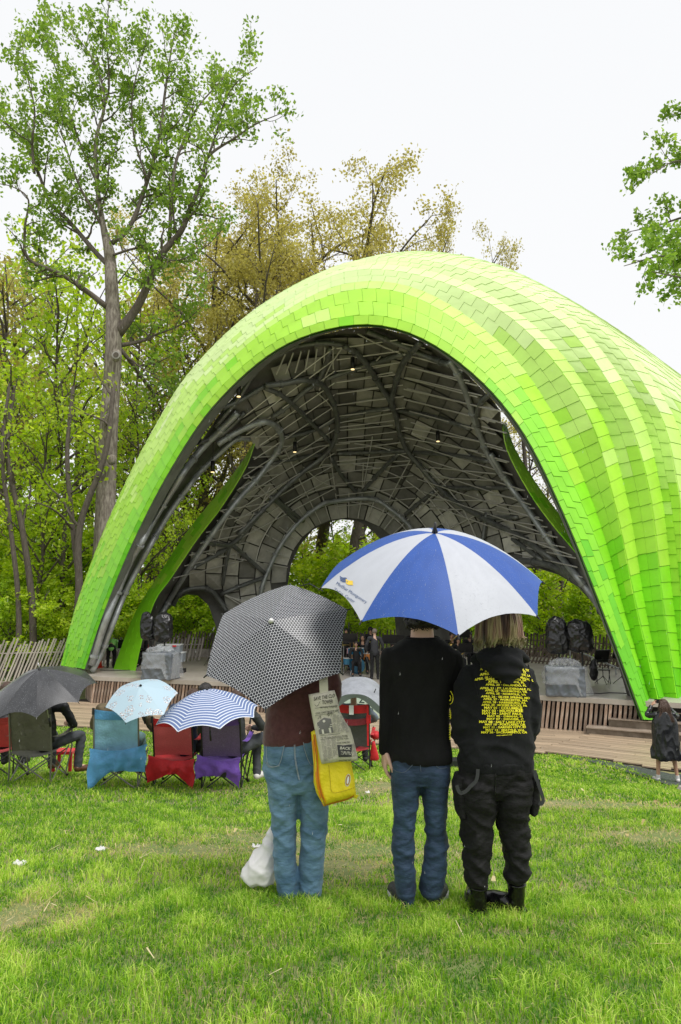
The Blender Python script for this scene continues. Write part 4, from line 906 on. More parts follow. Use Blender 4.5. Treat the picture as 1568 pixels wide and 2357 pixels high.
def dots(n, uv):
    s = n.nodes.new('ShaderNodeSeparateXYZ'); n.links.new(uv, s.inputs[0]); outs = []
    pitch = .0165
    for o in (0, .5):
        fx = math_(n, 'SUBTRACT', math_(n, 'FRACT', math_(n, 'ADD', math_(n, 'MULTIPLY', s.outputs[0], 1 / pitch), o + 100)), .5)
        fy = math_(n, 'MULTIPLY', math_(n, 'SUBTRACT', math_(n, 'FRACT', math_(n, 'ADD', math_(n, 'MULTIPLY', s.outputs[1], 1 / pitch / 1.732), o + 100)), .5), 1.732)
        outs.append(math_(n, 'ADD', math_(n, 'MULTIPLY', fx, fx), math_(n, 'MULTIPLY', fy, fy)))
    d = math_(n, 'MINIMUM', outs[0], outs[1]); g = math_(n, 'GREATER_THAN', d, .462 ** 2); mx_ = n.nodes.new('ShaderNodeMix'); mx_.data_type = 'RGBA'
    n.links.new(g, mx_.inputs[0]); mx_.inputs[6].default_value = (.012, .014, .02, 1); mx_.inputs[7].default_value = (.62, .63, .66, 1); return mx_.outputs[2]
def stripes(n, uv):
    s = n.nodes.new('ShaderNodeSeparateXYZ'); n.links.new(uv, s.inputs[0]); f = math_(n, 'FRACT', math_(n, 'MULTIPLY', s.outputs[1], 17)); g = math_(n, 'GREATER_THAN', f, .68)
    f2 = math_(n, 'GREATER_THAN', math_(n, 'FRACT', math_(n, 'MULTIPLY', s.outputs[1], 90)), .6); w = math_(n, 'MAXIMUM', g, math_(n, 'MULTIPLY', f2, .18))
    mx_ = n.nodes.new('ShaderNodeMix'); mx_.data_type = 'RGBA'; n.links.new(w, mx_.inputs[0]); mx_.inputs[6].default_value = (.09, .15, .36, 1); mx_.inputs[7].default_value = (.68, .73, .82, 1); return mx_.outputs[2]
def floral(n, uv):
    v = n.nodes.new('ShaderNodeTexVoronoi'); v.inputs['Scale'].default_value = 7; n.links.new(uv, v.inputs['Vector'])
    z = n.nodes.new('ShaderNodeTexVoronoi'); z.inputs['Scale'].default_value = 55; n.links.new(uv, z.inputs['Vector'])
    a = math_(n, 'LESS_THAN', v.outputs['Distance'], .42); b = math_(n, 'LESS_THAN', z.outputs['Distance'], .36); c = math_(n, 'MULTIPLY', a, b)
    z2 = n.nodes.new('ShaderNodeTexNoise'); z2.inputs['Scale'].default_value = 70; n.links.new(uv, z2.inputs['Vector']); d = math_(n, 'MULTIPLY', math_(n, 'GREATER_THAN', z2.outputs[0], .56), a)
    m1 = n.nodes.new('ShaderNodeMix'); m1.data_type = 'RGBA'; n.links.new(c, m1.inputs[0]); m1.inputs[6].default_value = (.45, .60, .70, 1); m1.inputs[7].default_value = (.82, .80, .80, 1)
    m2 = n.nodes.new('ShaderNodeMix'); m2.data_type = 'RGBA'; n.links.new(d, m2.inputs[0]); n.links.new(m1.outputs[2], m2.inputs[6]); m2.inputs[7].default_value = (.33, .24, .25, 1); return m2.outputs[2]
U_blue = uvmat('umbrella_blue', 'UVMap', flat((.030, .095, .38)), drops=120); U_white = uvmat('umbrella_white', 'UVMap', flat((.50, .52, .58), .03), drops=110, trans=.12)
U_dots = uvmat('umbrella_dots', 'flat', dots, drops=0, rough=.4, trans=.05); U_black = uvmat('umbrella_black', 'UVMap', flat((.035, .036, .040), .2), rough=.33, drops=70, trans=.02, coat=.2)
U_flor = uvmat('umbrella_floral', 'flat', floral, trans=.2); U_str = uvmat('umbrella_stripes', 'UVMap', stripes, trans=.15)
ub, grip_b, ax_b, cb, W3b = umbrella([-0.003, -0.43, 3.203, 3.796, 0.314], 8, (1001, 1226), .64, [U_white, U_blue], 'large blue and white golf umbrella held over the couple in black', shaft=.80, tip=.062, fmf=lambda k: k % 2, scal=.02, droop=.0, p=1.9)
ud, grip_d, ax_d, cd_, W3d = umbrella([-0.243, -1.104, 3.397, 4.342 - .42, 0.206 * .90], 6, (625, 1430), .50 * .905, [U_dots], 'black compact umbrella with a honeycomb of white lines, tilted back over the person in maroon', shaft=.50, tip=.022, tipm=mat('white_cap', (.75, .75, .75), .4), scal=.012, droop=.02, p=1.25, ribm=M_chrome)
strap = B().tube([W3d(.93, 3.397 + 3.6) + ax_d * .02, W3d(.9, 3.397 + 3.8) + ax_d * .06, W3d(.93, 3.397 + 4.0) + ax_d * .01], .008, 5, r2=.003); strap.out('strap', U_dots, ud)
uk, grip_k, *_ = umbrella([-0.08, -0.377, 4.175, 8.732, 0.328], 8, (91, 1540), .64, [U_black], 'plain black umbrella with bent rim over the olive chair at the left', shaft=.80, tip=.09, tipm=M_chrome, scal=.05, droop=.035, p=1.6, ribm=M_chrome)
uf, grip_f, *_ = umbrella([0.014, -0.558, 3.493, 8.3, 0.244 * .843], 6, (324, 1578), .50 * .843, [U_flor], 'pale blue umbrella with white flowers over the light blue chair', shaft=.55, tip=.02, scal=.01, droop=.02, p=1.3)
us, grip_s, *_ = umbrella([-0.075, -0.118, 3.522, 8.5, 0.299 * 1.05], 8, (477, 1587), .60 * 1.05, [U_str], 'blue umbrella with white stripes over the red and purple chairs', shaft=.62, tip=.02, scal=.03, droop=.02, p=1.7)
# print on the blue and white umbrella: flag emblem and hospital name, on the front left white panel
bvb = BVHTree.FromPolygons([Vector(v.co) + Vector(ORG['canopy' if False else cb.name]) for v in cb.data.vertices], [tuple(p.vertices) for p in cb.data.polygons])
M_ink = mat('navy_ink', (.03, .07, .20), .6); M_yel = mat('yellow_ink', (.75, .52, .05), .6)
def umb_print(pts2, F, m, name):
    """flat print laid on the umbrella cloth: a picture-plane sketch dropped on the cloth"""
    o = []
    for x, y in pts2:
        d = Vector(P(x, y, 4.0) - np.array([0, 0, CZ])).normalized(); h = bvb.ray_cast(Vector((0, 0, CZ)), d)
        hp = h[0] if h[0] is not None else Vector(P(x, y, 3.8)); nn = h[1] if h[0] is not None else -d
        if nn.dot(d) > 0: nn = -nn
        o.append(tuple(hp + nn * .0025))
    return part(name, o, F, m, cb)
def umb_text(s, cx, cy, size, ang, sx=1.):
    V, F = text_verts(s, size); c, w = math.cos(ang), math.sin(ang)
    k = sx / (V[:, 0].max() - V[:, 0].min())
    umb_print([(cx + v[0] * k * c + v[1] * k * 1.1 * w, cy + v[0] * k * w - v[1] * k * 1.1 * c) for v in V], F, M_ink, 'lettering')
umb_text('MedStar Montgomery', 810, 1364, 1., math.radians(33), 82.); umb_text('Medical Center', 793, 1370, 1., math.radians(33), 56.)
def flagp(a, b, off, t):
    L = []; n = 8
    for i in range(n + 1): u = i / n; x = a[0] + (b[0] - a[0]) * u; y = a[1] + (b[1] - a[1]) * u + 1.6 * math.sin(u * 5) + off; L.append((x, y))
    return L + [(x, y + t) for x, y in L[::-1]], [tuple(range(2 * n + 2))]
for i in range(3): V, F = flagp((783 + i * .5, 1325), (799 + i, 1332), i * 4.0, 2.6); umb_print(V, F, M_ink, 'emblem')
V, F = flagp((797, 1332), (813, 1339), 0, 10); umb_print(V, F, M_yel, 'emblem')

# ---------------------------------------------------------------- folding camp chairs
M_frame = mat('black_frame', (.014, .014, .015), .35); M_frameg = mat('grey_frame', (.20, .19, .175), .4, metal=.4)
def cloth(name, c, var=.12, trans=.12): return mat(name, c, .6, var=var, vs=9, bump=.35, bs=45, trans=trans, sheen=.2)
def sheet(fn, nu, nv, thick=.0):
    V = [fn(i / nu, j / nv) for j in range(nv + 1) for i in range(nu + 1)]; F = [(j * (nu + 1) + i, j * (nu + 1) + i + 1, (j + 1) * (nu + 1) + i + 1, (j + 1) * (nu + 1) + i) for j in range(nv) for i in range(nu)]
    return V, F
def camp_chair(px, py, label, fab, frame, rz=0., s=1., mesh_c=None, drape=None, top=.93, w=.52, arms=(1, 1), name='camp_chair', lean=.16, Y=None, grp='folding camp chairs on the lawn'):
    g = gpt(px, py) if Y is None else np.array([P(px, py, Y)[0], Y, 0]); g[2] = gz(g[0], g[1])
    t = empty(name, (0, 0, 0), label, 'chair', grp)
    hw = w / 2; nzs = random.random() * 50
    def back(u, v):
        x = (u - .5) * w * (.98 + .02 * v); z = .42 + (top - .42) * v; sag = .06 * math.sin(u * math.pi) * (1 - .5 * v)
        return (x, -.22 - lean * v + sag + .012 * NZ(u * 4, v * 6, nzs) + .006 * math.sin(9 * u + 5 * v), z - .035 * math.sin(u * math.pi) * v)
    V, F = sheet(back, 14, 16); part('backrest', V, F, mesh_c or fab, t, True)
    if mesh_c: 
        V, F = sheet(lambda u, v: tuple(np.array(back(u, .80 + .2 * v)) + (0, -.006, 0)), 12, 4); part('backrest_band', V, F, fab, t, True)
    V, F = sheet(lambda u, v: ((u - .5) * w, -.24 + .50 * v, .40 + .05 * v - .05 * math.sin(u * math.pi) + .006 * NZ(u * 5, v * 5, nzs)), 10, 10); part('seat', V, F, fab, t, True)
    for sx in (-1, 1):
        B().tube([(sx * hw, -.24, .0), (sx * hw, -.24, .42), (sx * hw * .99, -.24 - lean, top + .02)], .011, 7).out('back_post', frame, t)
        B().tube([(sx * hw, -.24 - lean * 1., top + .02), (sx * hw, -.245 - lean, top - .06)], .017, 8).out('post_cap', M_black, t)
        if arms[(sx + 1) // 2]:
            V, F = sheet(lambda u, v: (sx * (hw + .045 * (1 if u else -.3)) + sx * .02, -.27 + .56 * v, .63 + .02 * v - .03 * math.sin(v * math.pi) - .01 * u), 2, 8); part('armrest', V, F, fab, t, True)
            B().tube([(sx * (hw + .03), .28, .66), (sx * (hw + .05), .26, .40), (sx * (hw - .02), .25, .02)], .010, 7).out('front_post', frame, t)
    for a, b in (((-hw, -.24, .38), (.0 + hw * .95, -.22, .01)), ((hw, -.24, .38), (-hw * .95, -.22, .01)), ((-hw, .27, .38), (hw * .95, .27, .01)), ((hw, .27, .38), (-hw * .95, .27, .01)), ((-hw, -.24, .01), (-hw, .27, .40)), ((-hw, .27, .01), (-hw, -.24, .40)), ((hw, -.24, .01), (hw, .27, .40)), ((hw, .27, .01), (hw, -.24, .40))):
        a, b = np.array(a), np.array(b); m = a + (b - a) * .35; a2 = m if abs(a[1] - b[1]) < .1 else a
        B().tube([a2 * .999 if abs(a[1] - b[1]) > .1 else a, b], .009, 6).out('cross_strut', frame, t)
    for x, y in ((-hw, -.24), (hw, -.24), (-hw, .26), (hw, .26)): B().tube([(x, y, .0), (x, y, .025)], .02, 8).out('foot', M_black, t)
    if drape is not None:
        m, zt, zb, x0, x1, ns_, tl = drape
        def dr(u, v):
            bot = zb - tl[0] * max(0, 1 - u / .45) ** 1.7 - tl[1] * max(0, (u - .55) / .45) ** 1.7 + .012 * math.sin(u * 9 + ns_) + .03 * NZ(u * 3, 2, ns_)
            top_ = zt - .05 * math.sin(u * math.pi) + .05 * (u - .5) * (1 if tl[0] > tl[1] else -1)
            x = (x0 + (x1 - x0) * u) * w * (1 - .12 * v * (1 - abs(2 * u - 1))); fold = math.sin(u * 21 + 3 * NZ(u * 2, v, ns_) + v * 4 * (u - .5)) 
            return (x + .012 * math.sin(v * 9 + u * 3), -.31 - lean * .35 - .03 * math.sin(v * math.pi) + .020 * fold * (.3 + .7 * v) + .02 * NZ(u * 5, v * 4, ns_), top_ + (bot - top_) * v)
        V, F = sheet(dr, 44, 14); part('hanging_cover', V, F, m, t, True)
    t.location = Vector(g); t.rotation_euler = (0, 0, rz); t.scale = (s, s, s); t['_w'] = 1; del t['_w']
    return t, g
def at(t, p):                                            # local point of a placed chair -> world
    return np.array(Matrix.LocRotScale(t.location, t.rotation_euler, t.scale) @ Vector(p))
F_red = cloth('red_cloth', (.42, .03, .03)); F_redb = cloth('bright_red_cloth', (.62, .012, .02)); F_olive = cloth('olive_cloth', (.13, .125, .09)); F_blue = cloth('light_blue_cloth', (.09, .30, .56)); F_blue2 = cloth('sky_blue_cloth', (.26, .50, .66), trans=.15)
F_redm = mat('red_mesh', (.68, .12, .13), .6, var=.1, vs=90, trans=.25); F_purp = cloth('purple_cloth', (.17, .07, .44)); F_purpm = mat('purple_mesh', (.19, .13, .25), .6, var=.2, vs=90, trans=.2); F_gr = mat('grey_mesh', (.085, .09, .09), .6, var=.2, vs=90, trans=.25)
c1, _ = camp_chair(-2, 1782, 'dark red chair cut by the left edge of the picture', F_red, M_frame, rz=.15, mesh_c=F_red, arms=(0, 0), top=.88)
c2, _ = camp_chair(88, 1795, 'olive brown chair with frayed back under the black umbrella', F_olive, M_frameg, rz=-.05, w=.56, top=.98, lean=.10)
c3_, _ = camp_chair(277, 1808, 'light blue chair with blue cover slung on its back', F_blue, M_frameg, rz=.05, mesh_c=F_blue2, drape=(F_blue, .56, .26, -.55, .72, 3.1, (.26, .0)), top=1.0, lean=.10, arms=(0, 0), w=.55)
c4, _ = camp_chair(408, 1806, 'bright red chair with red cover hanging, beside the purple chair', F_redb, M_frame, rz=.0, mesh_c=F_redm, drape=(F_redb, .44, .22, -.60, .60, 8.4, (.12, .2)), top=.92, arms=(0, 1), w=.50)
c5, _ = camp_chair(519, 1810, 'purple chair with a purple cover hanging from its back', F_purp, M_frame, rz=-.05, mesh_c=F_purpm, drape=(F_purp, .46, .22, -.60, .52, 12.7, (.02, .14)), top=.95, arms=(0, 1), w=.50)
c6, _ = camp_chair(815, 1772, 'red and grey chair with grey sunshade behind the newspaper tote', F_redb, M_frame, rz=-.12, mesh_c=F_gr, top=1.12, arms=(1, 1), w=.56, lean=.06, s=.96)
# details of the chairs
def loc_part(t, name, V, F, m, smooth=False):
    me = mesh(name, V, F, m, smooth); return pm(name, me, t)
def bx(c, d, R=None): b = B().box(c, d, R); return np.concatenate(b.V), b.F
V, F = bx((-.02, -.405, .885), (.13, .004, .10)); lab_ = loc_part(c5, 'paper_label', V, F, mat('white_paper', (.7, .72, .72), .6))
tv, tf = text_verts('0', .09, .004); loc_part(c5, 'label_print', [(v[0] + .02, -.409, v[1] + .885) for v in tv], tf, M_ink)
V, F = bx((.10, -.36, .24), (.16, .02, .07), Matrix.Rotation(.1, 3, 'Y')); loc_part(c5, 'bag_tag', V, F, M_black)
V, F = bx((-.01, -.30, 1.02), (.075, .006, .15)); loc_part(c6, 'care_label', V, F, mat('white_paper', (.7, .72, .72), .6))
for sx in (-1, 1):
    V, F = sheet(lambda u, v: (sx * (.245 + .03 * u) , -.30 - .04 * v, .46 + .64 * v), 2, 6); loc_part(c6, 'side_stripe', V, F, F_redb)
    V, F = bx((sx * .27, -.29, .88), (.07, .05, .13)); loc_part(c6, 'corner_pad', V, F, F_redb)
V, F = sheet(lambda u, v: ((u - .5) * .52, -.285 - .01 * math.sin(u * 3.14), .80 + .10 * v - .03 * math.sin(u * math.pi)), 8, 2); loc_part(c6, 'back_stripe', V, F, cloth('dark_red_cloth', (.20, .01, .02)))
F_shade = cloth('grey_shade_cloth', (.27, .285, .32), trans=.1)
def shade(u, v):
    x = (u - .5) * .86; y = -.45 + .66 * v; return (x + .06, y, 1.50 - .22 * abs(2 * u - 1) ** 2.4 - .20 * (1 - v) ** 2 + .02 * NZ(u * 3, v * 3, 1))
V, F = sheet(shade, 16, 12); loc_part(c6, 'sunshade', V, F, F_shade, True)
V, F = sheet(lambda u, v: tuple(np.array(shade(u, 0)) - (0, -.02 * v, .10 * v * (1 + .4 * math.sin(u * 9)))), 16, 2); loc_part(c6, 'sunshade_valance', V, F, mat('shade_underside', (.14, .17, .16), .7), True)
for sx in (-1, 1): b_ = B().tube([(sx * .27, -.28, 1.1), (sx * .33 + .06, -.25, 1.36)], .008, 6); loc_part(c6, 'shade_post', np.concatenate(b_.V), b_.F, M_frame)
b_ = B().ball((.36, .05, .56), (.09, .09, .07), 10, 7); v_ = np.concatenate(b_.V); v_ += np.array([[NZ(*(p * 25)) * .02] * 3 for p in v_]); loc_part(c6, 'crumpled_pouch', v_, b_.F, F_redb, True)
b_ = B().loft([(.33, -.02, .48, .02, .02), (.33, -.02, .42, .035, .03), (.335, -.02, .28, .07, .04), (.34, -.02, .20, .085, .045), (.34, -.02, .17, .06, .03)], 12); loc_part(c6, 'carry_bag', np.concatenate(b_.V), b_.F, F_redb, True)
V, F = bx((.34, -.03, .155 + .2), (.10, .01, .13)); 
# frayed strips on the olive chair
for i in range(5):
    a = random.Random(i); x, z = a.uniform(-.2, .2), a.uniform(.5, .88); V, F = sheet(lambda u, v: (x + .07 * u + .02 * v, -.345 - .02 * math.sin(u * 3 + v), z - .05 * v - .02 * u), 4, 3); loc_part(c2, 'frayed_strip', V, F, F_olive, True)
# ---------------------------------------------------------------- people
def skinmat(name, c): return mat(name, c, .5, var=.06, vs=12, spec=.4)
SK_l = skinmat('skin_light', (.62, .40, .31)); SK_m = skinmat('skin_tan', (.45, .26, .17)); SK_d = skinmat('skin_brown', (.30, .17, .11))
def wrinkle(A=.006, fx=4, fz=16, seed=0, slant=.6, mask=None, fine=.0015):
    def f(v):
        x, y, z = v; n1 = NZ(x * fx + seed, y * fx, (z + slant * x * .3) * fz); n2 = NZ(x * fx * .7 + 9 + seed, y * fx * .7, z * fz * .35)
        n3 = NZ(x * fx * 1.7 + 4, y * fx * 1.7 + seed, (z - slant * x * .4) * fz * 1.5); r = max(0., 1 - abs(n1) * 3.2) * .75 + max(0., 1 - abs(n3) * 4) * .4 - .32 + n2 * .5; m = mask(v) if mask else 1
        return A * r * m + fine * NZ(x * 30, y * 30, z * 45 + seed)
    return f
def hand(b, w, d, n, s=1., curl=1.1, flip=1):
    """palm, four bent fingers of unequal length and a thumb; d points to the fingers, n is where the palm faces"""
    w = np.array(w, float); d = np.array(d, float); d /= np.linalg.norm(d); n = np.array(n, float); n -= d * n.dot(d); n /= np.linalg.norm(n); l = np.cross(d, n) * flip
    for i, (o, L) in enumerate(((.031, .94), (.0105, 1.05), (-.0105, 1.0), (-.030, .80))):
        k = w + (d * .088 * (1 - .012 * i) + l * o) * s; b.chain([(*(w + d * .01 * s + l * o * .45 * s), .0165 * s), (*(w + (d * .05 + l * o * .8) * s), .0145 * s), (*k, .0115 * s)], 8)
        p = k; a = curl * .25; pr = [(*p, .0108 * s)]
        for q, (ln, r) in enumerate(((.043, .0098), (.027, .0088), (.021, .0078))):
            p = p + (d * math.cos(a) + n * math.sin(a)) * ln * L * s; pr.append((*p, r * s)); a += curl * .45
        b.chain(pr, 8)
    t0 = w + (d * .018 + l * .026 + n * .006) * s; t1 = t0 + (d * .032 + l * .024 + n * .014) * s; t2 = t1 + (d * .034 + l * .006 + n * .012) * s; t3 = t2 + (d * .022 - l * .004 + n * .008) * s
    b.chain([(*t0, .0165 * s), (*t1, .0125 * s), (*t2, .0105 * s), (*t3, .0085 * s)], 8)
def head(b, c, f, s=1., nose=True):
    """skull, jaw, nose, ears; f = facing direction (unit, horizontal)"""
    c = np.array(c, float); f = np.array(f, float); f /= np.linalg.norm(f); l = np.array([-f[1], f[0], 0])
    b.ball(c + np.array([0, 0, .02]) * s - f * .012 * s, np.array([.077, .095, .098]) * s if abs(f[1]) > .7 else np.array([.095, .077, .098]) * s, 16, 12)
    b.ball(c + f * .025 * s - np.array([0, 0, .05]) * s, np.array([.056, .062, .062]) * s, 12, 8)
    b.chain([(*(c + f * .085 * s + np.array([0, 0, .015]) * s), .009 * s), (*(c + f * .10 * s - np.array([0, 0, .018]) * s), .014 * s)], 6)
    for q in (-1, 1): b.chain([(*(c + l * q * .076 * s + np.array([0, 0, .018]) * s), .012 * s), (*(c + l * q * .078 * s - np.array([0, 0, .02]) * s), .009 * s)], 6)
def face(root, c, f, s=1., org=None):
    c = np.array(c, float); f = np.array(f, float); f /= np.linalg.norm(f); l = np.array([-f[1], f[0], 0])
    for q in (-1, 1): B().ball(c + f * .088 * s + l * q * .030 * s + np.array([0, 0, .012]) * s, .010 * s, 8, 6).out('eye', M_black, root)
    B().chain([(*(c + f * .086 * s + l * .022 * s - np.array([0, 0, .055]) * s), .005 * s), (*(c + f * .092 * s - np.array([0, 0, .056]) * s), .006 * s), (*(c + f * .086 * s - l * .022 * s - np.array([0, 0, .055]) * s), .005 * s)], 6).out('mouth', mat('lips', (.35, .12, .11), .5), root)
def pxr(Y):
    """ring maker: (py, px centre, half width in picture units, half thickness m, depth offset)"""
    def f(py, px, hw, th, dy=0.): c = P(px, py, Y + dy); return (c[0], c[1], c[2], hw / FOC * (Y + dy), th)
    return f
def cam_conform(bvh, pts, Y, off=.004):
    o = []; cz = Vector((0, 0, CZ)); last = Y
    for x, y in pts:
        d = Vector(P(x, y, 4.0) - np.array([0, 0, CZ])).normalized(); h = bvh.ray_cast(cz, d)
        if h[0] is not None and h[0].y < Y + .6: last = h[0].y; o.append(tuple(h[0] - d * off))
        else: o.append(tuple(P(x, y, last)))
    return np.array(o)
def patch(root, bvh, poly, Y, name, m, off=.006, step=6., th=.0):
    V2, F2 = cdt_fill(poly, step); V = cam_conform(bvh, V2, Y, off)
    F2 = [f[::-1] for f in F2]; return part(name, V, F2, m, root, True)
def seam(root, bvh, pts, Y, name, m, r=.002, off=.004):
    s = spline(pts, 4); V = cam_conform(bvh, s, Y, off); return B().tube(V, r, 5).out(name, m, root)
def print_text(root, bvh, s, x0, x1, y0, y1, hgt, Y, m, name='lettering', bold=.0, off=.005, shear=0., arc=0.):
    V, F = text_verts(s, 1., bold, shear); 
    if not len(V): return
    w = V[:, 0].max() - V[:, 0].min(); xm = (V[:, 0].max() + V[:, 0].min()) / 2; hh = V[:, 1].max() - V[:, 1].min(); ym = (V[:, 1].max() + V[:, 1].min()) / 2
    t = (V[:, 0] - xm) / w; px = (x0 + x1) / 2 + t * (x1 - x0); py = y0 + (y1 - y0) * (t + .5) - (V[:, 1] - ym) / hh * hgt + arc * (4 * t * t)
    return part(name, cam_conform(bvh, np.stack([px, py], 1), Y, off), F, m, root)
def skirt(v): return 1
M_jean = mat('light_denim', (.050, .118, .195), .8, col2=(.13, .24, .345), vs=5, bump=.55, bs=16, sheen=.1, stretch=(1, 1, 2.2)); M_jeand = mat('dark_denim', (.009, .024, .056), .75, col2=(.032, .068, .125), vs=5, bump=.55, bs=16, sheen=.05, stretch=(1, 1, 2.2))
M_stitch = mat('stitching', (.30, .34, .38), .8); M_stitchd = mat('dark_stitching', (.10, .13, .17), .8)
M_maroon = mat('maroon_knit', (.060, .014, .016), .85, col2=(.085, .024, .026), vs=40, bump=.5, bs=14, sheen=.3)
M_bshirt = mat('black_jersey', (.004, .004, .0042), .85, col2=(.0075, .0075, .008), vs=7, bump=.4, bs=10, sheen=.03, stretch=(1.6, 1, .7), spec=.25); M_hood = mat('black_fleece', (.005, .0058, .0065), .9, col2=(.0095, .0105, .0115), vs=6, bump=.5, bs=12, sheen=.04, spec=.25)
M_cargo = mat('black_twill', (.0042, .0042, .0045), .75, col2=(.0085, .0085, .0085), vs=6, bump=.6, bs=14, sheen=.02, stretch=(1, 1, 2), spec=.3); M_boot = mat('patent_boot', (.004, .004, .005), .25, spec=.4, coat=.3, bump=.25, bs=10)
M_yprint = mat('yellow_print', (.80, .74, .02), .55); M_hblack = mat('black_hair', (.012, .009, .008), .45, bump=.6, bs=90)

# ---- person in maroon under the honeycomb umbrella
Y1 = 4.10; r1 = pxr(Y1); g1 = gpt(690, 2057)
p1 = empty('person', (g1[0], g1[1], g1[2]), 'person in maroon sweater and light jeans hidden by the honeycomb umbrella', 'person')
b = B(); b.loft([r1(1700, 680, 58, .10), r1(1640, 682, 52, .09), r1(1560, 690, 62, .10, .02), r1(1520, 695, 66, .085, .03), r1(1505, 695, 30, .06, .04)], 16)
b.loft([r1(1785, 684, 55, .08), r1(1750, 682, 64, .11), r1(1690, 680, 56, .10)], 16)
S = lambda x, y, dy, r: (*P(x, y, Y1 + dy), r)
b.chain([S(654, 1790, 0, .055), S(656, 1930, 0, .038), S(664, 2050, 0, .032), S(664, 2064, .03, .03), S(664, 2068, .10, .025)], 10); b.chain([S(724, 1790, 0, .055), S(722, 1930, 0, .038), S(716, 2050, 0, .032), S(716, 2064, .03, .03), S(718, 2068, .10, .025)], 10)
b.chain([S(695, 1515, .04, .05), S(694, 1490, .06, .045)], 10); hc = P(693, 1462, Y1 + .10); head(b, hc, (0, 1, 0))
gp = np.array(grip_d)
for sx, (shx, elx) in ((-1, (630, 622)), (1, (762, 773))):
    wr = gp + np.array([sx * .03, -.02, -.05 - .04 * sx]); b.chain([S(shx, 1530, .02, .042), S(elx, 1628, .02, .036), (*wr, .026)], 10)
    hand(b, wr, gp - wr + np.array([-sx * .02, .02, .03]), (-sx, .2, 0), .95, 1.7, sx)
put('body', remesh(b, .009, 3), SK_l, p1); face(p1, hc, (0, 1, 0))
b = B().ball(hc + (0, -.012, .03), (.09, .108, .108), 16, 12); b.chain([(*(hc + (0, -.06, 0)), .07), (*(hc + (0, -.07, -.07)), .055)], 12); put('hair', remesh(b, .012, 2, wrinkle(.006, 20, 9, 2)), mat('grey_hair', (.25, .22, .19), .5, bump=.6, bs=90), p1)
b = B().loft([r1(1716, 668, 60, .115, 0), r1(1704, 672, 66, .135, 0), r1(1680, 678, 69, .14), r1(1640, 683, 68, .13), r1(1590, 690, 70, .13), r1(1545, 695, 74, .12, .02), r1(1515, 696, 62, .10, .03), r1(1500, 695, 36, .07, .05)], 24)
b.chain([S(634, 1528, .02, .058), S(626, 1580, .02, .058), S(624, 1632, .03, .055), (*(gp + (-.07, -.09, -.12)), .045)], 14)
b.chain([S(752, 1530, .02, .060), S(765, 1575, .0, .058), S(768, 1622, .02, .056), (*(gp + (.05, -.1, -.12)), .045)], 14)
me = remesh(b, .011, 5, wrinkle(.010, 3, 7, 5, 1.6, lambda v: .55 + .9 * sstep((3.05 - v[2]) / .25) * 1)); put('sweater', me, M_maroon, p1)
b = B().loft([r1(1815, 686, 60, .105), r1(1790, 685, 74, .122), r1(1745, 681, 74, .135), r1(1715, 680, 70, .128), r1(1685, 678, 66, .12)], 26)
def leg(b, rows, th): b.loft([r1(*q, t) for q, t in zip(rows, th)], 18, 2.1)
leg(b, [(1780,651,38),(1797,652,37),(1859,654,30.5),(1932,654.5,25),(1984,656,25),(2030,661,24.5),(2060,664,24)], [.125,.12,.10,.088,.085,.085,.09]); leg(b, [(1780,722,38),(1797,725,34),(1859,724,31),(1932,721.5,27),(1984,718.5,27),(2030,716,26),(2060,715,26)], [.125,.12,.10,.088,.085,.085,.09])
gz1 = g1[2]; knee = lambda v: .45 + 1.2 * math.exp(-((v[2] - gz1 - .42) / .16) ** 2) + .8 * math.exp(-((v[2] - gz1 - .02) / .12) ** 2) + .9 * math.exp(-((v[2] - gz1 - .72) / .10) ** 2)
jo = put('jeans', remesh(b, .009, 2, wrinkle(.0095, 5, 9, 1, 1.6, knee)), M_jean, p1); bv = bvh_of(jo)
patch(p1, bv, [(612,1711),(657,1706),(655,1716),(643,1760),(622,1764),(613,1752)], Y1, 'back_pocket', M_jean); patch(p1, bv, [(697,1703),(740,1698),(742,1740),(734,1760),(716,1760),(702,1730)], Y1, 'back_pocket', M_jean)
for q in ([(613,1713),(615,1750),(622,1763),(643,1759),(655,1714)], [(698,1705),(703,1730),(716,1760),(734,1760)], [(679,1700),(680,1735),(684,1765),(690,1795)], [(677,1700),(678,1735),(682,1765),(688,1793)], [(610,1716),(680,1708),(742,1698)], [(612,1752),(620,1765),(644,1762)]): seam(p1, bv, q, Y1, 'stitching', M_stitch, .0014, .0075)
for cx in (664, 717): b = B().chain([(*P(cx, 2063, Y1 - .02), .034), (*P(cx + (cx - 690) * .1, 2068, Y1 + .16), .034)], 10); b.out('shoe', mat('grey_shoe', (.25, .25, .26), .6), p1, True)

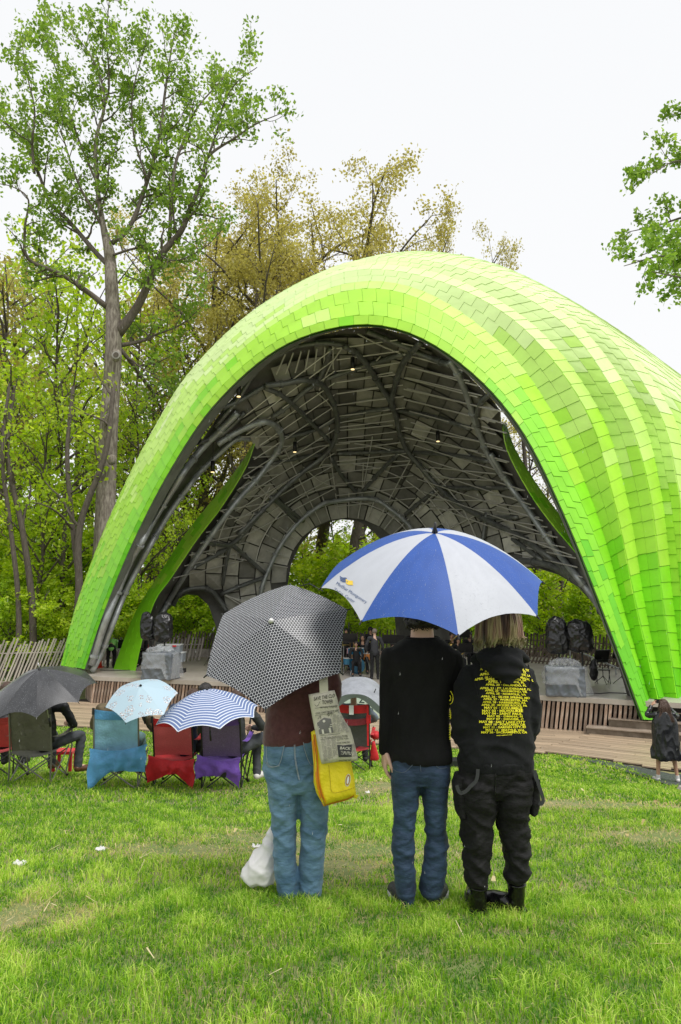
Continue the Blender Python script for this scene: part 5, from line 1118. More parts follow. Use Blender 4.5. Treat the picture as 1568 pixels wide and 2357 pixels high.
# ---- tote bags hanging from the shoulder
M_canvas = mat('newsprint_canvas', (.60, .57, .47), .85, var=.08, vs=14, bump=.5, bs=200); M_yellow = mat('yellow_fabric', (.80, .66, .015), .6, var=.05, vs=4, bump=.25, bs=60); M_orange = mat('orange_zip', (.80, .27, .01), .55)
def bag_mesh(root, name, poly, Yb, th, m, seed, bul=.05, step=7.):
    """pillow-shaped bag with the given outline, thickness th"""
    V2, F2 = cdt_fill(poly, step); PA = np.array(poly); n0 = len(V2)
    def edge(p):
        a = PA; c = np.roll(PA, -1, 0); ab = c - a; t = np.clip(((p - a) * ab).sum(1) / (ab ** 2).sum(1), 0, 1); return np.linalg.norm(a + ab * t[:, None] - p, axis=1).min()
    Vf, Vb = [], []
    for p in V2: k = min(1, edge(p) / 16.); k = math.sqrt(1 - (1 - k) ** 2); n_ = .010 * NZ(p[0] * .05, p[1] * .03, seed) * k; Vf.append(P(p[0], p[1], Yb - th * k * .5 - n_)); Vb.append(P(p[0], p[1], Yb + .012 + th * k * .5))
    F = [f[::-1] for f in F2] + [tuple(i + n0 for i in f) for f in F2]; n = len(poly)
    F += [(i, (i + 1) % n, n0 + (i + 1) % n, n0 + i) for i in range(n)]
    V = np.array(Vf + Vb); c = V.mean(0); o = part(name, V, F, m, root, True); return o
yb_ = empty('tote_bag', P(770, 1850, 3.95), 'puffy yellow tote with orange zip edge hanging below the newspaper bag', 'bag')
YP = [(716,1684),(722,1760),(722,1800),(728,1824),(746,1856),(775,1846),(802,1840),(820,1830),(816,1792),(809,1755),(800,1700),(760,1660)]
yo = bag_mesh(yb_, 'bag_body', YP, 3.93, .10, M_yellow, 3)
bvY = bvh_of(yo)
def band(root, bv, pts, hw, Y, name, m, off=.006, th=False):
    s = spline(pts, 6); T = np.gradient(s, axis=0); T /= np.linalg.norm(T, axis=1)[:, None]; N = np.stack([-T[:, 1], T[:, 0]], 1); n = len(s)
    V = np.vstack([cam_conform(bv, s - N * hw, Y, off), cam_conform(bv, s + N * hw, Y, off)]); return part(name, V, [(i, i + 1, n + i + 1, n + i) for i in range(n - 1)], m, root, True)
band(yb_, bvY, [(721,1690),(727,1740),(731,1790),(738,1825),(748,1853)], 4.5, 3.9, 'zip_band', M_orange); band(yb_, bvY, [(748,1853),(775,1846),(800,1839),(818,1830)], 1.6, 3.9, 'bottom_piping', M_orange, .007)
seam(yb_, bvY, [(757,1760),(760,1790),(765,1822),(790,1820),(816,1812)], 3.9, 'pocket_seam', mat('dark_yellow_seam', (.45, .33, .01), .8), .0012, .003); seam(yb_, bvY, [(722,1690),(728,1740),(732,1790),(739,1825),(748,1852)], 3.9, 'zip', mat('zip_teeth', (.35, .1, .01), .6), .0018, .009)
def oval(cx, cy, a, b_, ang, n=20, x0=0, x1=6.2832): return [(cx + a * math.cos(t) * math.cos(ang) - b_ * math.sin(t) * math.sin(ang), cy + a * math.cos(t) * math.sin(ang) + b_ * math.sin(t) * math.cos(ang)) for t in np.linspace(x0, x1, n, endpoint=False)]
for nm, a, b_, m, of in (('badge', 6, 14.5, mat('white_paper', (.7, .72, .72), .6), .004), ('badge_ring', 5, 13, mat('brown_ink', (.40, .22, .03), .6), .0055), ('badge_core', 2.4, 9, mat('white_paper', (.7, .72, .72), .6), .007)): patch(yb_, bvY, oval(801, 1795, a, b_, .15), 3.9, nm, m, of, 4)
part('tag', [P(816,1828,3.88), P(826,1829,3.86), P(821,1838,3.88), P(814,1836,3.9)], [(0,1,2,3)], M_yellow, yb_)
nb = empty('tote_bag', P(760, 1750, 3.9), 'newspaper printed canvas tote on the shoulder of the person in maroon', 'bag')
NP = [(710,1598),(740,1592),(770,1588),(776,1605),(783,1637),(795,1660),(807,1677),(815,1705),(824,1742),(822,1751),(780,1752),(741,1758),(737,1745),(729,1700),(719,1650)]
no = bag_mesh(nb, 'bag_body', NP, 3.86, .05, M_canvas, 8); bvN = bvh_of(no)
for x in (741, 751): 
    s = spline([P(x, 1596, 3.85), P(x - 1, 1570, 3.86), P(x - 2, 1540, 3.92), P(x - 4, 1512, 4.02), P(x - 4, 1506, 4.12)], 5); n = len(s); hw = .012
    V = np.vstack([s - (hw, 0, 0), s + (hw, 0, 0)]); part('strap', np.vstack([V, V + (0, .003, 0)]), [(i, i + 1, n + i + 1, n + i) for i in range(n - 1)] + [(2*n+i, 3*n+i, 3*n+i+1, 2*n+i+1) for i in range(n - 1)], M_canvas, nb, True)
M_news = mat('newsprint_ink', (.035, .033, .03), .8); M_newsg = mat('newsprint_grey', (.25, .24, .21), .8)
cN = lambda x, y: (602 + x * .16, 1568 + y * .16)
def nt_(s, x0, x1, y0, y1, h, m=M_news, **k): a, c = cN(x0, y0), cN(x1, y1); print_text(nb, bvN, s, a[0], c[0], a[1], c[1], h * .16, 3.9, m, off=.004, **k)
nt_('SAVE THE CLO', 755, 1055, 250, 200, 55, bold=.01); nt_('TOWER', 875, 1030, 300, 285, 58, bold=.01); nt_('Hill Valley Telegraph', 842, 1090, 378, 360, 34); nt_('CLOCK TOWER STRUCK BY LIGHT', 778, 1115, 462, 415, 28, bold=.01)
nt_('The Hill Valley Preservation Society', 848, 1235, 812, 775, 22, bold=.01); nt_('Hill Valle', 1140, 1250, 826, 815, 26); nt_('CLOCK TOWER STRU', 1082, 1275, 885, 875, 24, bold=.01); nt_('The Hill Vall', 1115, 1290, 1142, 1128, 18)
patch(nb, bvN, [cN(*q) for q in ((1088,912),(1300,905),(1300,1085),(1110,1090))], 3.9, 'print_box', mat('dark_print', (.05, .05, .052), .8), .004)
M_wp = mat('pale_print', (.62, .60, .52), .8)
def nt2(s, x0, x1, y0, y1, h, **k): a, c = cN(x0, y0), cN(x1, y1); print_text(nb, bvN, s, a[0], c[0], a[1], c[1], h * .16, 3.9, M_wp, off=.006, **k)
nt2('BACK', 1128, 1285, 955, 965, 42, bold=.02, shear=.2); nt2('TO', 1140, 1175, 1010, 1010, 24, bold=.01); nt2('THE', 1140, 1180, 1045, 1045, 14); nt2('FUTU', 1180, 1295, 1025, 1035, 44, bold=.02, shear=.2)
# plain columned house front in the news picture
patch(nb, bvN, [cN(*q) for q in ((800,595),(900,520),(1000,535),(1010,600),(1040,735),(835,762))], 3.9, 'picture', mat('picture_grey', (.16, .155, .15), .8), .004)
for q in (((812,650),(1015,612),(1016,622),(813,662)), ((818,676),(1018,640),(1018,650),(819,690)), ((865,690),(893,688),(905,752),(877,756)), ((965,670),(993,666),(1008,735),(982,740))): patch(nb, bvN, [cN(*p) for p in q], 3.9, 'picture_line', M_wp, .006, 9)
patch(nb, bvN, [cN(*p) for p in oval(900, 570, 20, 20, 0, 14)], 3.9, 'picture_dial', M_wp, .006, 9)
rn = random.Random(4); bN = []
def col(x0, x1, y0, y1, sk=0.):
    y = y0
    while y < y1:
        x = x0
        while x < x1 - 4:
            w = rn.uniform(5, 20); xe = min(x + w, x1)
            if rn.random() < .9: bN.append((x + sk * (y - y0), xe + sk * (y - y0), y + (x - x0) * -.05, 5.))
            x = xe + 4
        y += 10.5
for k in range(3): col(1020 + k * 55, 1066 + k * 55, 470 + k * 12, 735, .10)
for k in range(3): col(860 + k * 72, 922 + k * 72, 835 - k * 8, 1150 - k * 35, .12)
col(1300, 1345, 905, 1080, .08); col(1170, 1215, 590, 735, .35); col(1090, 1130, 815, 850, 0)
pts = []; F = []
for x0, x1, y, h in bN:
    i = len(pts); pts += [cN(x0, y), cN(x1, y - (x1 - x0) * .05), cN(x1, y + h - (x1 - x0) * .05), cN(x0, y + h)]; F.append((i, i + 1, i + 2, i + 3))
tag(part('newsprint', cam_conform(bvN, pts, 3.9, .004), F, M_newsg, nb), kind='stuff')
for q in ([cN(770,385), cN(850,375), cN(1095,345)], [cN(770,492), cN(1120,440)], [cN(845,780), cN(1130,750)], [cN(850,830), cN(1240,790)], [cN(765,330), cN(800,355), cN(845,285)], [cN(810,545), cN(850,490), cN(845,540)], [cN(945,490), cN(975,440), cN(965,500), cN(1010,440), cN(1000,510)]): seam(nb, bvN, q, 3.9, 'ink_line', M_news, .0009, .004)
# ---- white carrier bag on the grass
g = gpt(600, 2003); wb = empty('plastic_bag', g, 'white plastic carrier bag slumped on the grass beside the light jeans', 'bag'); Yw = 4.2; rw = pxr(Yw)
b = B().loft([rw(2029, 600, 30, .08), rw(2020, 597, 37, .11), rw(1998, 598, 39, .12), rw(1975, 607, 32, .11), rw(1950, 617, 20, .07), rw(1925, 626, 12, .04), rw(1895, 632, 7, .015), rw(1878, 634, 3, .008)], 22, 2.0)
m_ = mat('white_film', (.88, .86, .86), .35, var=.04, vs=6, trans=.3); put('bag_body', remesh(b, .009, 2, wrinkle(.016, 7, 9, 3, 1.5)), m_, wb)
# ---- litter
for x, y, s, lb in ((232, 1964, .045, 'scrap of white plastic lying on the grass at left'), (45, 1998, .05, 'flattened white scrap on the grass near the left edge'), (846, 1830, .035, 'small pale scrap on the bare patch between the two standing groups'), (590, 1958, .04, 'pale scrap lying just above the white carrier bag'), (1452, 1728, .09, 'white scrap on the edge of the asphalt path')):
    g = gpt(x, y); V, F = sheet(lambda u, v: (g[0] + (u - .5) * s * 1.5, g[1] + (v - .5) * s * 1.2, g[2] + .035 + .03 * NZ(u * 4 + x, v * 4, y)), 8, 6); o = part('litter', V, F, mat('white_film', (.7, .7, .7)), None, True); tag(o, lb, 'litter', 'scraps of litter on the grass')

# ---- boy in black shirt
Y2 = 3.95; r2 = pxr(Y2); S = lambda x, y, dy, r: (*P(x, y, Y2 + dy), r); g2 = gpt(965, 2082)
p2 = empty('person', g2, 'person in plain black long sleeve shirt and dark jeans under the blue and white umbrella', 'person')
b = B(); b.loft([r2(1760, 967, 58, .09), r2(1680, 968, 55, .08), r2(1560, 968, 64, .09), r2(1510, 968, 68, .08), r2(1482, 970, 40, .06), r2(1468, 972, 27, .052), r2(1440, 972, 25, .05, .02)], 18)
b.loft([r2(1768, 967, 50, .07), r2(1760, 967, 56, .09), r2(1740, 967, 58, .09)], 16)
b.chain([S(934, 1790, 0, .05), S(930, 1930, 0, .036), S(936, 2050, 0, .028)], 10); b.chain([S(1001, 1790, 0, .05), S(1003, 1930, 0, .036), S(998, 2040, 0, .028)], 10)
hc = P(972, 1402, Y2 + .04); head(b, hc, (0, 1, 0), 1.05); b.chain([(*P(972, 1468, Y2 + .01), .058), (*(hc + (0, 0, -.02)), .055)], 12)
gp = np.array(grip_b); b.chain([S(1042, 1510, 0, .045), S(1052, 1615, .02, .038), (*(gp + (.02, -.05, -.06)), .028)], 10); hand(b, gp + (.045, -.03, -.03), (-.25, .5, .25), (-1, -.3, 0), 1.0, 1.6, -1)
b.chain([S(900, 1512, 0, .036), S(892, 1620, 0, .028), S(886, 1722, 0, .023)], 10); wr = P(885.5, 1726, Y2); hand(b, wr, (-.03, .04, -1), (1, .12, 0), 1.0, 1.15, 1)
put('body', remesh(b, .006, 2), SK_l, p2); face(p2, hc, (0, 1, 0), 1.05)
b = B().ball(hc + (0, -.012, .03), (.092, .112, .112), 16, 12); b.chain([(*(hc + (-.04, -.07, -.06)), .045), (*(hc + (.04, -.07, -.06)), .045)], 12)
for k in range(30): a = random.uniform(0, 6.28); c = hc + (.088 * math.cos(a), -.02 + .10 * math.sin(a), random.uniform(-.10, .02) if math.sin(a) < .3 else .03); b.ball(c, random.uniform(.014, .026), 8, 6)
put('hair', remesh(b, .008, 1, wrinkle(.004, 30, 30, 2)), M_hblack, p2)
b = B(); rs_ = random.Random(9)
for k in range(26):
    x0 = rs_.uniform(938, 1010); c = P(x0, 1440 + rs_.uniform(-3, 3), Y2 - .055); b.tube(spline([c, c + (rs_.uniform(-.012, .012), -.006, -.014), c + (rs_.uniform(-.022, .022), 0, -.018 + rs_.uniform(-.008, .006))], 4), .0022, 4)
tag(b.out('hair_curls', M_hblack, p2), kind='stuff')
b = B().loft([r2(1752, 968, 69, .120), r2(1738, 968, 70, .125), r2(1690, 967, 65, .115), r2(1620, 968, 63, .110), r2(1560, 969, 70, .115), r2(1520, 970, 80, .115), r2(1498, 971, 78, .10), r2(1484, 972, 62, .085), r2(1473, 972, 45, .070), r2(1467, 972, 37, .062, .01)], 28)
b.chain([S(899, 1512, 0, .056), S(894, 1565, 0, .050), S(891, 1625, 0, .043), S(888, 1680, 0, .040), S(886, 1727, 0, .037)], 16); b.chain([S(1042, 1516, 0, .056), S(1048, 1570, 0, .052), S(1045, 1628, .03, .05), (*(gp + (.05, -.10, -.12)), .042)], 16)
mk = lambda v: .5 + .8 * sstep((abs(v[0] - .48) - .08) / .1) + .8 * math.exp(-((v[2] - P(968, 1735, Y2)[2]) / .05) ** 2)
so = put('shirt', remesh(b, .0095, 4, wrinkle(.007, 7, 3.2, 4, .3, mk)), M_bshirt, p2); bv = bvh_of(so)
b = B().tube(np.array([P(972, 1467, Y2 + .01) + (.094 * math.cos(t), .066 * math.sin(t), .004 * math.sin(t)) for t in np.linspace(0, 6.283, 28)]), .0075, 8); b.out('collar', M_bshirt, p2, True)
b = B().loft([r2(1800, 967, 54, .10), r2(1775, 967, 66, .118), r2(1745, 967, 68, .118), r2(1715, 967, 60, .105)], 26)
def leg2(rows, th): b.loft([r2(*q, t) for q, t in zip(rows, th)], 18, 2.1)
leg2([(1765,934,34),(1795,933,33),(1830,934,30),(1879,932,26.5),(1912,930,23.5),(1945,927,26),(1994,932,22),(2030,932,22.5),(2055,935,20.5),(2085,938,13)], [.12,.115,.10,.088,.078,.080,.075,.075,.075,.05]); leg2([(1765,1001,34),(1795,1003,31),(1830,1001,28),(1879,1002,25),(1912,1004,23.5),(1945,1005,24),(1994,1000,25.5),(2025,996,27),(2052,992,24),(2066,995,16)], [.12,.115,.10,.088,.078,.080,.075,.075,.078,.05])
gk = g2[2]; knee = lambda v: .35 + 1.3 * math.exp(-((v[2] - gk - .36) / .17) ** 2) + 1.0 * math.exp(-((v[2] - gk - .06) / .10) ** 2)
jo = put('jeans', remesh(b, .0085, 2, wrinkle(.009, 6, 13, 7, 1.0, knee)), M_jeand, p2); bv = bvh_of(jo)
for q in ([(905,1758),(908,1772),(930,1777),(950,1760)], [(1000,1757),(1012,1768),(1030,1766)], [(967,1755),(968,1765),(969,1775)]): seam(p2, bv, q, Y2, 'stitching', M_stitchd, .0014, .003)
M_shoe = mat('black_sneaker', (.018, .018, .02), .6, bump=.3, bs=120); M_wht = mat('white_rubber', (.62, .62, .60), .5)
def shoe(root, heel, toe, s=1., m=M_shoe, sole=M_wht, hi=.0, name='shoe', sname='sole'):
    heel = np.array(heel, float); toe = np.array(toe, float); d = toe - heel; u = d / np.linalg.norm(d)
    b = B(); q = lambda t, z, r: (*(heel + d * t + np.array([0, 0, z * s])), r * s)
    b.chain([q(.06, .045, .038), q(.3, .045, .040), q(.62, .038, .042), q(.9, .03, .032)], 12); b.chain([q(.1, .07, .034), q(.16, .09, .034)], 12); b.chain([q(.1, .03, .036), q(.9, .022, .036)], 12)
    o = put(name, remesh(b, .007, 2), m, root)
    l = np.array([-u[1], u[0], 0]); out = []
    for t, w in ((-.03, .022), (.0, .034), (.3, .036), (.65, .046), (.9, .036), (1.02, .014)): out.append((t, w))
    pl = [heel + d * t + l * w * s for t, w in out] + [heel + d * t - l * w * s for t, w in out[::-1]]; z0 = float(min(heel[2], toe[2])); V, F = prism([(p[0], p[1]) for p in pl], z0, z0 + .02 * s); part(sname, V, F, sole, o); return o
h = P(935, 2089, Y2 - .03); hz = g2[2] + .005; t_ = np.array([h[0] - .06, h[1] + .22, hz]); h[2] = hz; o = shoe(p2, h, t_); print_text(p2, bvh_of(o), 'adi', 921, 940, 2085, 2088, 8, Y2, M_wht, bold=.01)
h = P(1000, 2086, Y2 - .02); h[2] = hz; t_ = np.array([h[0] + .08, h[1] + .21, hz]); o = shoe(p2, h, t_); print_text(p2, bvh_of(o), 'das', 990, 1009, 2081, 2084, 9, Y2, M_wht, bold=.01)

# ---- person in printed hoodie
Y3 = 3.85; r3 = pxr(Y3); S = lambda x, y, dy, r: (*P(x, y, Y3 + dy), r); g3 = gpt(1145, 2098)
p3 = empty('person', g3, 'person with blond, pink and green hair in a black hoodie printed with yellow tour dates', 'person')
b = B(); b.loft([r3(1770, 1142, 64, .10), r3(1690, 1140, 60, .09), r3(1600, 1146, 68, .10), r3(1550, 1150, 68, .09), r3(1525, 1150, 40, .07), r3(1500, 1150, 22, .05, .02)], 18); b.loft([r3(1800, 1142, 56, .08), r3(1770, 1142, 66, .11)], 16)
b.chain([S(1103, 1800, 0, .06), S(1097, 1930, 0, .038), S(1100, 2060, 0, .032)], 10); b.chain([S(1178, 1800, 0, .06), S(1186, 1930, 0, .038), S(1189, 2050, 0, .032)], 10)
hc = P(1148, 1440, Y3 + .04); head(b, hc, (-.15, 1, 0), 1.02); b.chain([(*P(1150, 1510, Y3 + .01), .055), (*hc, .05)], 12)
for sx, sh, el, wr in ((-1, (1080, 1560), (1056, 1650), (1085, 1722)), (1, (1215, 1560), (1226, 1650), (1205, 1705))):
    w_ = P(*wr, Y3 + .13); b.chain([S(*sh, 0, .045), S(*el, -.02, .038), (*w_, .028)], 10); hand(b, w_, (-sx * .6, .5, -.35), (0, .6, -1), .9, .8, sx)
put('body', remesh(b, .008, 2), SK_l, p3); face(p3, hc, (-.15, 1, 0), 1.02)
b = B().loft([r3(1762, 1141, 82, .135), r3(1745, 1140, 84, .140), r3(1728, 1141, 80, .135), r3(1695, 1141, 78, .130), r3(1650, 1143, 74, .130), r3(1600, 1147, 75, .130), r3(1565, 1149, 76, .125), r3(1545, 1150, 74, .110), r3(1525, 1150, 55, .09), r3(1508, 1150, 40, .075)], 28)
b.chain([S(1084, 1556, 0, .066), S(1066, 1605, -.01, .064), S(1060, 1665, -.01, .060), S(1066, 1705, .05, .050), (*P(1088, 1724, Y3 + .12), .042)], 16)
b.chain([S(1208, 1556, 0, .066), S(1220, 1605, -.01, .060), S(1221, 1660, -.01, .056), S(1214, 1690, .05, .048), (*P(1200, 1705, Y3 + .12), .042)], 16)
w0 = P(1140, 1735, Y3)[2]; mk = lambda v: .55 + 1.3 * math.exp(-((v[2] - w0 - .06) / .06) ** 2) + .7 * sstep((abs(v[0] - P(1143, 1640, Y3)[0]) - .15) / .05)
ho = put('hoodie', remesh(b, .0095, 4, wrinkle(.010, 4, 8, 11, 1.4, mk)), M_hood, p3); bvH = bvh_of(ho)
b = B().loft([r3(1772, 1141, 80, .130), r3(1768, 1141, 82, .135), r3(1748, 1140, 84, .142), r3(1744, 1140, 83, .14)], 30); put('waistband', remesh(b, .009, 2, wrinkle(.003, 30, 2, 3)), M_hood, p3)
seam(p3, bvH, [(1072,1536),(1084,1548),(1094,1572),(1100,1600)], Y3, 'shoulder_seam', M_hood, .004, .003); seam(p3, bvH, [(1216,1530),(1222,1560),(1216,1590)], Y3, 'shoulder_seam', M_hood, .004, .003)
b = B(); b.chain([S(1098, 1522, .0, .036), S(1122, 1508, -.06, .042), S(1152, 1503, -.09, .045), S(1182, 1505, -.06, .042), S(1203, 1515, .0, .036)], 14)
b.loft([r3(1574, 1170, 8, .02, -.135), r3(1566, 1168, 20, .03, -.13), r3(1552, 1163, 36, .045, -.12), r3(1535, 1157, 48, .055, -.105), r3(1518, 1152, 54, .06, -.09), r3(1504, 1150, 50, .055, -.06)], 22, 2.0)
hd = lambda v: .010 * math.sin((v[2] - 3.2) * 85 + 9 * (v[0] - P(1152, 1520, Y3)[0]) ** 2 * 30 + 2 * NZ(v[0] * 9, v[2] * 9, 3)) * .6 + .005 * NZ(v[0] * 12, v[1] * 12, v[2] * 20)
hh = put('hood', remesh(b, .008, 4, hd), M_hood, p3)
cH = lambda x, y: (991 + x * .168, 1467.6 + y * .168)
LN = [('AP',678,732,425,425,0),('A, TX',1255,1352,435,450,0),('A',742,775,452,450,0),('TX',1265,1312,465,475,0),('APRIL',675,815,503,488,0),('ANS, LA',1232,1368,500,525,0),('APRIL 16 · M',602,862,575,520,0),('E BEACH, FL',1200,1410,530,590,0),('APRIL',757,888,565,568,0),('NTA, GA',1165,1312,570,585,0),('APRIL 1',787,965,600,602,0),('MPA, FL',1118,1288,605,618,0),
 ('APRIL 20 · ORLANDO, FL',755,1315,640,657,0),('APRIL 21 · FT. LAUDERDALE, FL',677,1378,685,705,6),('APRIL 23 · RICHMOND, VA',745,1325,718,742,2),('APRIL 25 · NORFOLK, VA',757,1310,758,782,0),('APRIL 26 · SILVER SPRING, MD',692,1362,800,825,3),('APRIL 27 · WORCESTER, MA',722,1330,838,862,0),('APRIL 28 · HARRISBURG, PA',715,1305,880,895,0),('APRIL 30 · MCKEES ROCKS, PA',700,1325,918,932,0),('MAY 01 · COLUMBUS',735,1260,955,965,0),('MAY 03 · MILWAUKEE',707,1268,997,1000,0),('MAY 04 · SAINT PAUL',707,1258,1032,1042,0),('MAY 05 · OMAHA, N',777,1262,1073,1080,0),('MAY 07 · DENVER, C',770,1275,1110,1118,0),('MAY 08 · SALT LAKE CITY',667,1300,1148,1156,0),('MAY 10 · PORTLAND, OR',745,1303,1188,1192,0),('MAY 11 · GARDEN CITY, ID',722,1308,1228,1224,0),('MAY 12 · SEATTLE, WA',755,1290,1262,1268,0),('MAY 20 · SACRAMENTO, CA',695,1325,1296,1296,0),('NORTH AMERICAN TOUR',905,1120,1338,1326,0)]
for s_, x0, x1, y0, y1, arc in LN:
    a, c = cH(x0, y0), cH(x1, y1); print_text(p3, bvH, s_, a[0], c[0], a[1], c[1], (6.0 if 'NORTH' not in s_ else 2.2), Y3, M_yprint, bold=.04, off=.004, arc=arc * .168)
def sl(pts, nm='sleeve_print', r=.0022): seam(p3, bvH, pts, Y3, nm, M_yprint, r, .004)
sl([(1037,1590),(1041,1597),(1043,1606),(1041,1616),(1036,1620)]); sl([(1036,1600),(1038,1607),(1035,1612),(1038,1612)]); 
for k in range(4): sl([(1034, 1633 + k * 5), (1038, 1635 + k * 5), (1036, 1639 + k * 5)], r=.0028)
for k in range(6): sl([(1034, 1668 + k * 5.5), (1037, 1670 + k * 5.5), (1035, 1674 + k * 5.5)], r=.0025)
# cargo trousers
b = B().loft([r3(1830, 1140, 50, .10), r3(1800, 1140, 80, .125), r3(1770, 1141, 82, .135), r3(1740, 1141, 76, .12)], 28)
def leg3(rows, th): b.loft([r3(*q, t) for q, t in zip(rows, th)], 20, 2.1)
leg3([(1790,1098,43),(1840,1098,42),(1870,1100,38),(1898,1097,33.5),(1929,1096,32.5),(1951,1099,29),(1984,1097,28),(2006,1099,26),(2022,1096,27.5),(2038,1101,21)], [.13,.125,.11,.10,.10,.092,.09,.085,.088,.07]); leg3([(1790,1183,43),(1840,1181,41),(1870,1180,36),(1898,1181,32),(1929,1184,32.5),(1951,1188,29.5),(1984,1190,27),(2000,1190,27),(2013,1190,28),(2024,1190,21)], [.13,.125,.11,.10,.10,.092,.09,.085,.088,.07])
gk3 = g3[2]; knee = lambda v: .6 + 1.2 * math.exp(-((v[2] - gk3 - .36) / .20) ** 2) + .6 * math.exp(-((v[2] - gk3 - .75) / .12) ** 2)
co = put('cargo_trousers', remesh(b, .009, 2, wrinkle(.012, 5, 11, 17, 1.4, knee)), M_cargo, p3); bvC = bvh_of(co)
for rows in ([(1779, 1060, 12), (1800, 1056, 14), (1840, 1060, 13), (1868, 1063, 12), (1875, 1064, 8)], [(1772, 1222, 9), (1800, 1225, 12), (1845, 1226, 13), (1866, 1224, 11), (1871, 1222, 7)]):
    b = B().loft([r3(y, x, w, .075) for y, x, w in rows], 18, 3.2); put('cargo_pocket', remesh(b, .008, 2, wrinkle(.006, 6, 9, rows[0][1] * .1)), M_cargo, p3)
for q in ([(1099,1768),(1096,1790),(1082,1808),(1064,1816),(1050,1810),(1044,1795)], [(1226,1768),(1229,1790),(1237,1815),(1241,1832),(1237,1840),(1231,1838)]):
    s = spline(q, 6); V0 = cam_conform(bvC, s, Y3, .02); V0[:, 1] = np.minimum.accumulate(V0[:, 1]) * .3 + .7 * (Y3 - .15); n = len(V0); T = np.gradient(V0, axis=0); T /= np.linalg.norm(T, axis=1)[:, None]; N = np.cross(T, (0, 1, 0)) * .009
    V = np.vstack([V0 - N, V0 + N]); part('strap', np.vstack([V, V + (0, .004, 0)]), [(i, i + 1, n + i + 1, n + i) for i in range(n - 1)] + [(2*n+i, 3*n+i, 3*n+i+1, 2*n+i+1) for i in range(n - 1)], mat('webbing', (.03, .032, .034), .7), p3, True)
part('buckle', *(lambda b: (np.concatenate(b.V), b.F))(B().box(P(1238, 1800, Y3 - .09), (.02, .02, .03))), M_black, p3)
seam(p3, bvC, [(1141,1772),(1141,1800),(1140,1828)], Y3, 'seat_seam', M_black, .0025, .003)
# boots
def boot(cx, ytop, ybot, toe_dx, toe_dy, hwt):
    b = B(); zt = P(cx, ytop, Y3)[2]; h0 = P(cx, ybot, Y3); h0[2] = g3[2] + .03; c = lambda dx, dy, z, r: (h0[0] + dx, Y3 + dy, z, r)
    b.loft([(P(cx, ytop, Y3)[0], Y3, zt, hwt, .055), (P(cx, ytop, Y3)[0], Y3, zt - .05, hwt * .98, .055), (h0[0] - .002, Y3, zt - .12, hwt * .93, .052), (h0[0], Y3 + .005, g3[2] + .10, hwt * .95, .055), (h0[0], Y3 + .01, g3[2] + .05, hwt, .06)], 18, 2.1)
    b.chain([c(0, 0, g3[2] + .05, .044), c(toe_dx * .5, toe_dy * .5, g3[2] + .058, .046), c(toe_dx * .85, toe_dy * .85, g3[2] + .048, .044), c(toe_dx, toe_dy, g3[2] + .042, .038)], 14)
    o = put('boot', remesh(b, .007, 3, wrinkle(.005, 9, 14, cx * .1)), M_boot, p3)
    d = np.array([toe_dx, toe_dy]); L = np.linalg.norm(d); u = d / L; l = np.array([-u[1], u[0]]); hp = np.array([h0[0], Y3])
    prof = ((-.05, .03), (-.03, .044), (.4 * L, .043), (.75 * L, .054), (L + .01, .045), (L + .045, .018)); pl = [hp + u * t + l * w for t, w in prof] + [hp + u * t - l * w for t, w in prof[::-1]]
    V, F = prism([tuple(p) for p in pl], g3[2] + .0, g3[2] + .032); part('boot_sole', V, F, M_black, o)
    B().tube(np.array([(P(cx, ytop, Y3)[0] + hwt * 1.02 * math.cos(t), Y3 + .057 * math.sin(t), zt - .008) for t in np.linspace(0, 6.283, 20)]), .006, 6).out('boot_cuff', M_boot, o, True)
    B().box((P(cx + 3, ytop - 6, Y3)[0], Y3 - .068, zt + .02), (.028, .006, .005)).out('cuff_label', M_wht, p3)
boot(1101, 2036, 2098, .01, .20, .046); boot(1188, 2028, 2092, -.13, .09, .045)
for sx, (x, y) in ((-1, (1080, 2060)), (1, (1170, 2050))): B().tube(spline([P(x, y, Y3), P(x - 5, y - 4, Y3 - .01), P(x - 4, y + 8, Y3), P(x - 9, y + 13, Y3)], 4), .0022, 5).out('lace', M_black, p3)
# dyed hair: an undercoat and many tapering locks
mh = bpy.data.materials.new('dyed_hair'); mh.use_nodes = True; n_ = mh.node_tree; bs = n_.nodes['Principled BSDF']; bs.inputs['Roughness'].default_value = .42; tcn = n_.nodes.new('ShaderNodeTexCoord'); mp = n_.nodes.new('ShaderNodeMapping'); mp.inputs['Scale'].default_value = (16, 16, 2.2); n_.links.new(tcn.outputs['Object'], mp.inputs[0])
n1 = n_.nodes.new('ShaderNodeTexNoise'); n1.inputs['Scale'].default_value = 1.; n_.links.new(mp.outputs[0], n1.inputs['Vector']); rp = n_.nodes.new('ShaderNodeValToRGB'); e = rp.color_ramp.elements; e[0].position = .32; e[0].color = (.045, .022, .02, 1); e[1].position = .70; e[1].color = (.15, .07, .065, 1)
for p_, c_ in ((.42, (.20, .11, .085)), (.50, (.44, .36, .21)), (.60, (.36, .22, .17))): k = e.new(p_); k.color = (*c_, 1)
n_.links.new(n1.outputs[0], rp.inputs[0]); sp_ = n_.nodes.new('ShaderNodeSeparateXYZ'); n_.links.new(tcn.outputs['Object'], sp_.inputs[0]); hz_ = P(1148, 1480, Y3)[2] - g3[2]
mr = n_.nodes.new('ShaderNodeMapRange'); mr.inputs[1].default_value = hz_ + .06; mr.inputs[2].default_value = hz_ - .05; n_.links.new(sp_.outputs[2], mr.inputs[0]); n2 = n_.nodes.new('ShaderNodeTexNoise'); n2.inputs['Scale'].default_value = 22; n_.links.new(tcn.outputs['Object'], n2.inputs['Vector'])
